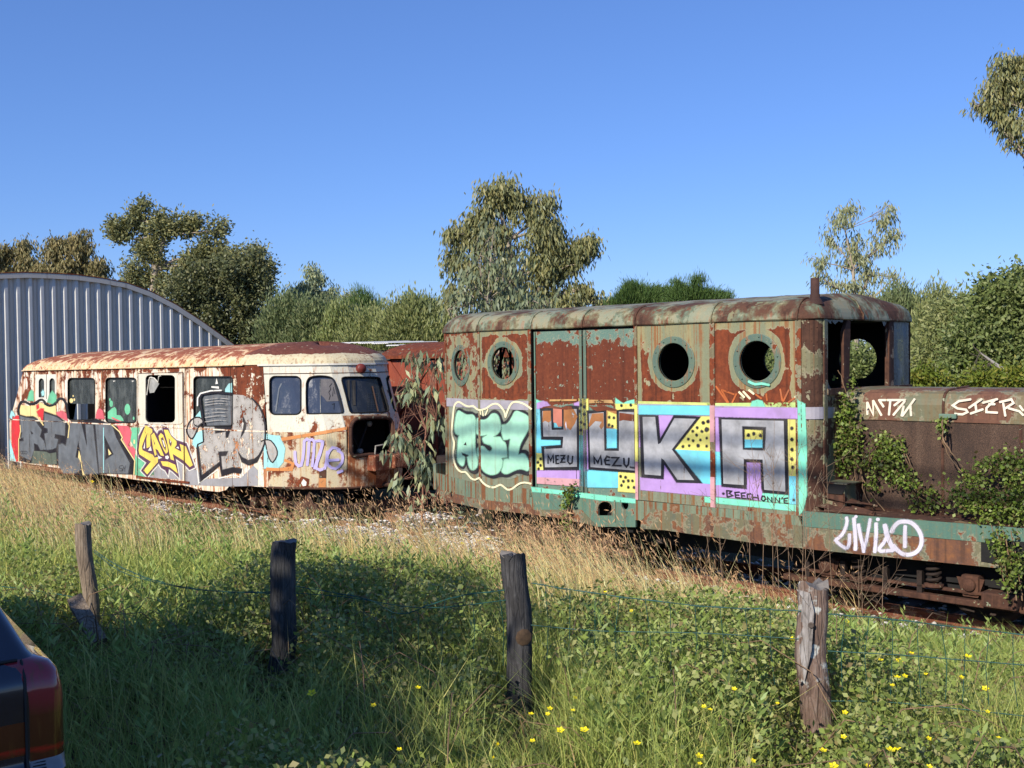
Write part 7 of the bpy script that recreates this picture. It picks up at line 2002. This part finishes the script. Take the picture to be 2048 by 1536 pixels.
# ---- yellow flowers, one object each
PET = flat('yellow_petals', C(250, 226, 20, .95), .5, .08); FST = flat('flower_stems', C(128, 150, 70), .6, .2)
def flower_mesh(mb, r, h, closed=False):
    for k in range(5):
        a = k * 2 * math.pi / 5; b = a + .55; c_ = a - .55; up = .35 if not closed else 1.6
        q = lambda an, rr, z: (rr * math.cos(an), rr * math.sin(an) * .9 - .2 * rr * 0, h + z)
        rr = r if not closed else r * .45
        mb.add([q(a, .1 * r, 0), q(c_, rr * .75, r * up * .6), q(a, rr * 1.05, r * up), q(b, rr * .75, r * up * .6)], [(0, 1, 2, 3)], PET)
    mb.tube([(.02, .01, 0), (.012, .0, h * .6), (0, 0, h)], [.002, .0018, .0015], FST, 4)
FL = [(660, 1332, 9), (1092, 1395, 6), (1118, 1418, 8), (1172, 1432, 9), (1105, 1400, 5), (1062, 1420, 6), (1265, 1470, 8), (1365, 1480, 8), (1103, 1525, 9), (1625, 1485, 8), (1657, 1482, 9), (1760, 1483, 10), (1815, 1440, 6), (1680, 1390, 6), (1688, 1435, 6), (1573, 1262, 8), (1588, 1266, 6), (1545, 1237, 4), (1697, 1216, 7), (1749, 1307, 6), (1788, 1295, 8), (1800, 1296, 6), (1778, 1324, 6), (1786, 1346, 7), (1783, 1358, 5), (1914, 1303, 9), (1889, 1328, 6), (1982, 1338, 7), (1851, 1317, 4), (1464, 1342, 5), (1465, 1355, 5), (1556, 1392, 4), (1415, 1410, 5), (1552, 1513, 7), (1470, 1490, 6), (1815, 1442, 7), (820, 1362, 6), (757, 1386, 6), (992, 1452, 7), (1078, 1462, 6), (982, 1478, 6), (905, 1521, 6), (896, 1516, 5), (812, 1482, 6), (1420, 1384, 5), (1146, 1412, 5), (1216, 1178, 4), (1280, 1195, 4), (906, 1076, 6), (972, 1074, 5), (943, 1068, 4), (1400, 1513, 5), (1955, 1400, 5), (1290, 1520, 6), (1700, 1505, 6), (1860, 1500, 6), (1995, 1470, 5), (180, 943, 4), (430, 927, 5), (1130, 1378, 5)]
protos = {}
for i, (px, py, r) in enumerate(FL):
    cl = (py > 1440 and px < 1100 and i % 2 == 0)
    Z = 5.0
    hgt = .46 if py < 1480 else .40
    p = ground_at(px, py, hgt); z0 = gz_flat(p[0], p[1]); 
    rad = r * p[1] / F_PX * 1.05
    o = None
    key = 'closed' if cl else 'open'
    if key not in protos:
        mb = MB(); flower_mesh(mb, 1.0 * .02, .30, cl); o = mb.build('yellow_flower', None); protos[key] = o
    else:
        o = protos[key].copy(); COL.objects.link(o)
    o.location = (p[0], p[1], z0 - (.30 * rad / .02 - (p[2] - z0))); s_ = rad / .02; o.scale = (s_, s_, s_)
    if s_ != 0: o.location[2] = p[2] - .30 * s_
    o.rotation_euler = (R_(rng.uniform(10, 45)), 0, rng.uniform(-.6, .6))
    tag(o, 'small yellow flower on a thin stem among the green weeds', 'flower', 'yellow flowers scattered in the grass')

# ---- bramble climbing over the bonnet and frame
def vine(name, label, blobs, curves, n, Zof, mat=BRAM):
    c0 = Zof(*blobs[0][:2]); th = Thing(name, label, 'bramble', tuple(np.append(c0[:2], gz_flat(c0[0], c0[1]))))
    bb = []
    w = np.array([b[2] * b[3] for b in blobs], float); w /= w.sum()
    n = int(n * 2.3)
    for i in rng.choice(len(blobs), n, p=w):
        x, y, rx, ry = blobs[i]; u = rng.normal(size=2) * .5
        q = Zof(x + u[0] * rx, y + u[1] * ry); bb.append(q + unit(rng.normal(size=3)) * .03 - np.append(TY, 0) * abs(rng.normal()) * .05)
    bb = np.array(bb); d = unit(rng.normal(size=(n, 3)) - np.append(TY, 0) * .6 + np.array([0, 0, -.1])); L = rng.uniform(.024, .052, n)
    npmesh('leaves', leaf_arrays(bb, d, L, L * .75, .5), [quads(n)], mat, th.o, th.base)
    mb = MB()
    for c in curves:
        mb.tube([Zof(*p) - np.append(TY, 0) * rng.uniform(.0, .05) for p in smooth_px(c, 4, False)], rng.uniform(.004, .008), STEM, 4)
    th.part('stems', mb); return th
VL = leafm('bonnet_bramble_leaves', [C(104, 128, 48), C(136, 156, 66), C(88, 108, 44), C(158, 170, 92), C(72, 84, 44), C(112, 92, 58)], .45, .3, bright=1.3)
HOODP = Curtain([(-1, HY - .06), (4, HY - .06)]); FRONTP = Curtain([(-1, .0), (4, .0)])
def onp(cur):
    def f(px, py):
        s, z = cur.at(px, py); q = cur.pt(s); return t2w(q[0], q[1], z)
    return f
vine('bramble_vine', 'bramble climbing from the deck to the cab window beside the silver A', [(1698, 800, 14, 20), (1690, 840, 20, 30), (1695, 880, 26, 30), (1705, 910, 24, 26), (1680, 900, 14, 30), (1735, 925, 20, 20), (1672, 930, 12, 14), (1715, 770, 8, 12), (1704, 760, 6, 6), (1672, 757, 5, 5), (1700, 825, 18, 26), (1715, 865, 18, 24), (1690, 940, 14, 14)],
     [[(1720, 1010), (1715, 960), (1710, 900), (1700, 830), (1690, 770), (1680, 740)], [(1770, 1022), (1740, 980), (1720, 930), (1712, 860)], [(1690, 1000), (1712, 950), (1718, 900), (1722, 850)], [(1752, 1018), (1730, 985), (1722, 940), (1700, 880)], [(1660, 870), (1680, 900), (1695, 940)]], 620, onp(HOODP), VL)
vine('bramble_vine', 'bramble arching down across the rusty grille in the middle of the bonnet', [(1770, 880, 26, 20), (1785, 905, 30, 26), (1780, 930, 24, 24), (1800, 950, 26, 22), (1825, 965, 26, 16), (1750, 965, 14, 24), (1845, 985, 22, 14), (1830, 1010, 14, 16), (1862, 1010, 14, 16), (1800, 880, 12, 10), (1870, 985, 10, 16), (1765, 905, 20, 26)],
     [[(1740, 930), (1760, 890), (1785, 870), (1800, 885), (1815, 920), (1830, 950)], [(1780, 920), (1810, 960), (1850, 990), (1885, 1010)], [(1760, 890), (1740, 920), (1738, 960)], [(1800, 880), (1820, 920), (1832, 950)], [(1790, 940), (1820, 980), (1850, 1000), (1880, 1005)]], 560, onp(HOODP), VL)
vine('bramble_vine', 'large bramble heap spilling over the bonnet and frame at the right edge', [(1950, 960, 40, 24), (1990, 930, 34, 24), (2020, 925, 30, 30), (1920, 990, 34, 22), (1960, 1000, 50, 24), (2000, 1010, 50, 30), (2030, 990, 30, 50), (2040, 940, 26, 40), (1985, 1040, 30, 26), (2000, 1070, 24, 24), (1965, 930, 16, 8), (2045, 1030, 20, 40), (1935, 1010, 20, 14)],
     [[(1885, 870), (1895, 890), (1915, 920), (1935, 945)], [(1887, 880), (1900, 915), (1930, 945)], [(1980, 1020), (1995, 1080), (2015, 1130), (2025, 1190)], [(2000, 1040), (2020, 1100), (2040, 1180)], [(1975, 1040), (2000, 1090), (2010, 1150)], [(2020, 1050), (2035, 1120), (2048, 1200)], [(1886, 840), (1888, 860), (1886, 880)]], 1150, onp(Curtain([(-1, .28), (4, .28)])), VL)
vine('bramble_vine', 'bramble tail hanging below the frame at the right edge', [(2000, 1085, 22, 24), (2012, 1120, 18, 24), (2025, 1160, 18, 30), (2040, 1120, 18, 40)], [[(1985, 1050), (2000, 1110), (2010, 1170)], [(2010, 1060), (2022, 1120), (2035, 1200)], [(1995, 1060), (2012, 1120), (2020, 1190)], [(2025, 1060), (2036, 1130), (2046, 1190)]], 260, onp(Curtain([(-1, .10), (4, .10)])), VL)
vine('bramble_vine', 'small dry tuft at the bonnet hinge beside the tag', [(1886, 845, 7, 8), (1888, 858, 6, 8)], [[(1886, 838), (1890, 860), (1895, 880)]], 46, onp(HOODP), VL)
vine('bramble_vine', 'little bramble sprig hanging on the teal plate below the door', [(1142, 985, 12, 10), (1140, 1000, 10, 12), (1150, 975, 10, 6), (1135, 1015, 6, 14), (1138, 1050, 6, 20), (1130, 1080, 10, 12)], [[(1142, 1085), (1138, 1050), (1140, 1010), (1148, 972)], [(1140, 1010), (1130, 985)], [(1142, 1000), (1158, 980)]], 190, onp(Curtain([(-6, -.06), (1, -.06)])), VL)
# ================================================================== LIGHT, SKY, CAMERA
SHADE_SPOTS = [(300, 1420, 7.0, 117, .5), (120, 1460, 6.6, 124, .5), (480, 1390, 7.4, 117, .5), (660, 1310, 7.8, 132, .42), (830, 1290, 8.0, 132, .4), (640, 1245, 8.2, 117, .36), (800, 1225, 8.4, 109, .28), (940, 1290, 8.0, 109, .34), (960, 1390, 7.6, 70, .4), (740, 1400, 7.4, 101, .45), (430, 1490, 7.0, 85, .5), (650, 1490, 7.0, 70, .5)]
SUN_EL = R_(31)
sh = -TY * math.cos(R_(6)) + TD * math.sin(R_(6))      # horizontal direction towards the sun
sund = np.array([sh[0] * math.cos(SUN_EL), sh[1] * math.cos(SUN_EL), math.sin(SUN_EL)])
L_ = bpy.data.lights.new('sun', 'SUN'); L_.energy = 4.2; L_.angle = R_(.53); L_.color = (1.0, .93, .82)
so = bpy.data.objects.new('sun', L_); COL.objects.link(so); so.location = (0, 0, 30)
so.rotation_euler = Vector(sund).to_track_quat('Z', 'Y').to_euler()
W = bpy.data.worlds.new('World'); SC.world = W; W.use_nodes = True
wn = W.node_tree; wn.nodes.clear()
sk = wn.nodes.new('ShaderNodeTexSky'); sk.sky_type = 'NISHITA'; sk.sun_disc = False
sk.sun_elevation = SUN_EL; sk.sun_rotation = math.atan2(sh[0], sh[1]); sk.altitude = 0; sk.air_density = 1.0; sk.dust_density = 0.0; sk.ozone_density = 10.0
bg = wn.nodes.new('ShaderNodeBackground'); bg.inputs[1].default_value = .15
wo = wn.nodes.new('ShaderNodeOutputWorld'); gm = wn.nodes.new('ShaderNodeGamma'); gm.inputs[1].default_value = .78
tn = wn.nodes.new('ShaderNodeMix'); tn.data_type = 'RGBA'; tn.blend_type = 'MULTIPLY'; tn.inputs[0].default_value = 1; tn.inputs[7].default_value = (.75, .81, 1.07, 1)
wn.links.new(sk.outputs[0], gm.inputs[0]); wn.links.new(gm.outputs[0], tn.inputs[6]); wn.links.new(tn.outputs[2], bg.inputs[0]); wn.links.new(bg.outputs[0], wo.inputs[0])

# crown of the unseen tree, shaped so its shade falls on grass and car
th, b = shade_tree()
pts = []
def shade_to(px, py, h, dist, n, r):
    p = ground_at(px, py, h) + sund * dist
    pts.append((p, n, r))
for px, py, d, n, r in SHADE_SPOTS:
    shade_to(px, py, .05, d, n, r)
for d in (2.2, 3.0, 3.9):
    for q in ((-1.7, 3.6, .8), (-2.1, 3.6, 1.0), (-1.5, 3.7, .5)):
        pts.append((np.array(q) + sund * (d + 2.4), 110, .34))
bb = np.concatenate([p + rng.normal(size=(n, 3)) * r for p, n, r in pts]); n = len(bb)
npmesh('crown', leaf_arrays(bb, unit(rng.normal(size=(n, 3))), rng.uniform(.14, .26, n), rng.uniform(.08, .14, n)), [quads(n)], LOAK, th.o, th.base)
mb = MB(); top = b + np.array((.4, .7, 4.4))
for p, n_, r in pts[::2]:
    mb.tube([b + np.array((.3, .6, 3.0)), (top + p) / 2 + rng.normal(size=3) * .1, p], [.07, .04, .015], BARKD, 5)
th.part('branches', mb)

# overhead cable pair behind the photographer: its soft shade crosses the lettering
cb = Thing('overhead_cable', 'pair of dark overhead cables running high along the road behind the photographer', 'cable', tuple(t2w(-3, -13.5, 0)))
for dz, dt in ((.70, 0), (1.02, .4)):
    q = np.array([t2w(t, 0, dz + .02 * math.sin(t * .6)) for t in np.linspace(-9, 4.5, 24)]) + sund * 15.5
    mb = MB(); mb.tube(list(q), .05 if dt == 0 else .03, RUB, 6); cb.part('strand', mb)
cam = bpy.data.cameras.new('camera'); co_ = bpy.data.objects.new('camera', cam); COL.objects.link(co_)
cam.sensor_width = 36; cam.lens = F_PX / 2048 * 36; cam.clip_start = .05; cam.clip_end = 5000
from mathutils import Matrix
Mx = Matrix(((RV[0], UV[0], -_F[0], CAM[0]), (RV[1], UV[1], -_F[1], CAM[1]), (RV[2], UV[2], -_F[2], CAM[2]), (0, 0, 0, 1)))
co_.matrix_world = Mx; SC.camera = co_
SC.view_settings.view_transform = 'Standard'; SC.view_settings.look = 'None'; SC.view_settings.exposure = .45; SC.view_settings.gamma = 1
SC.cycles.max_bounces = 6; SC.cycles.transparent_max_bounces = 16
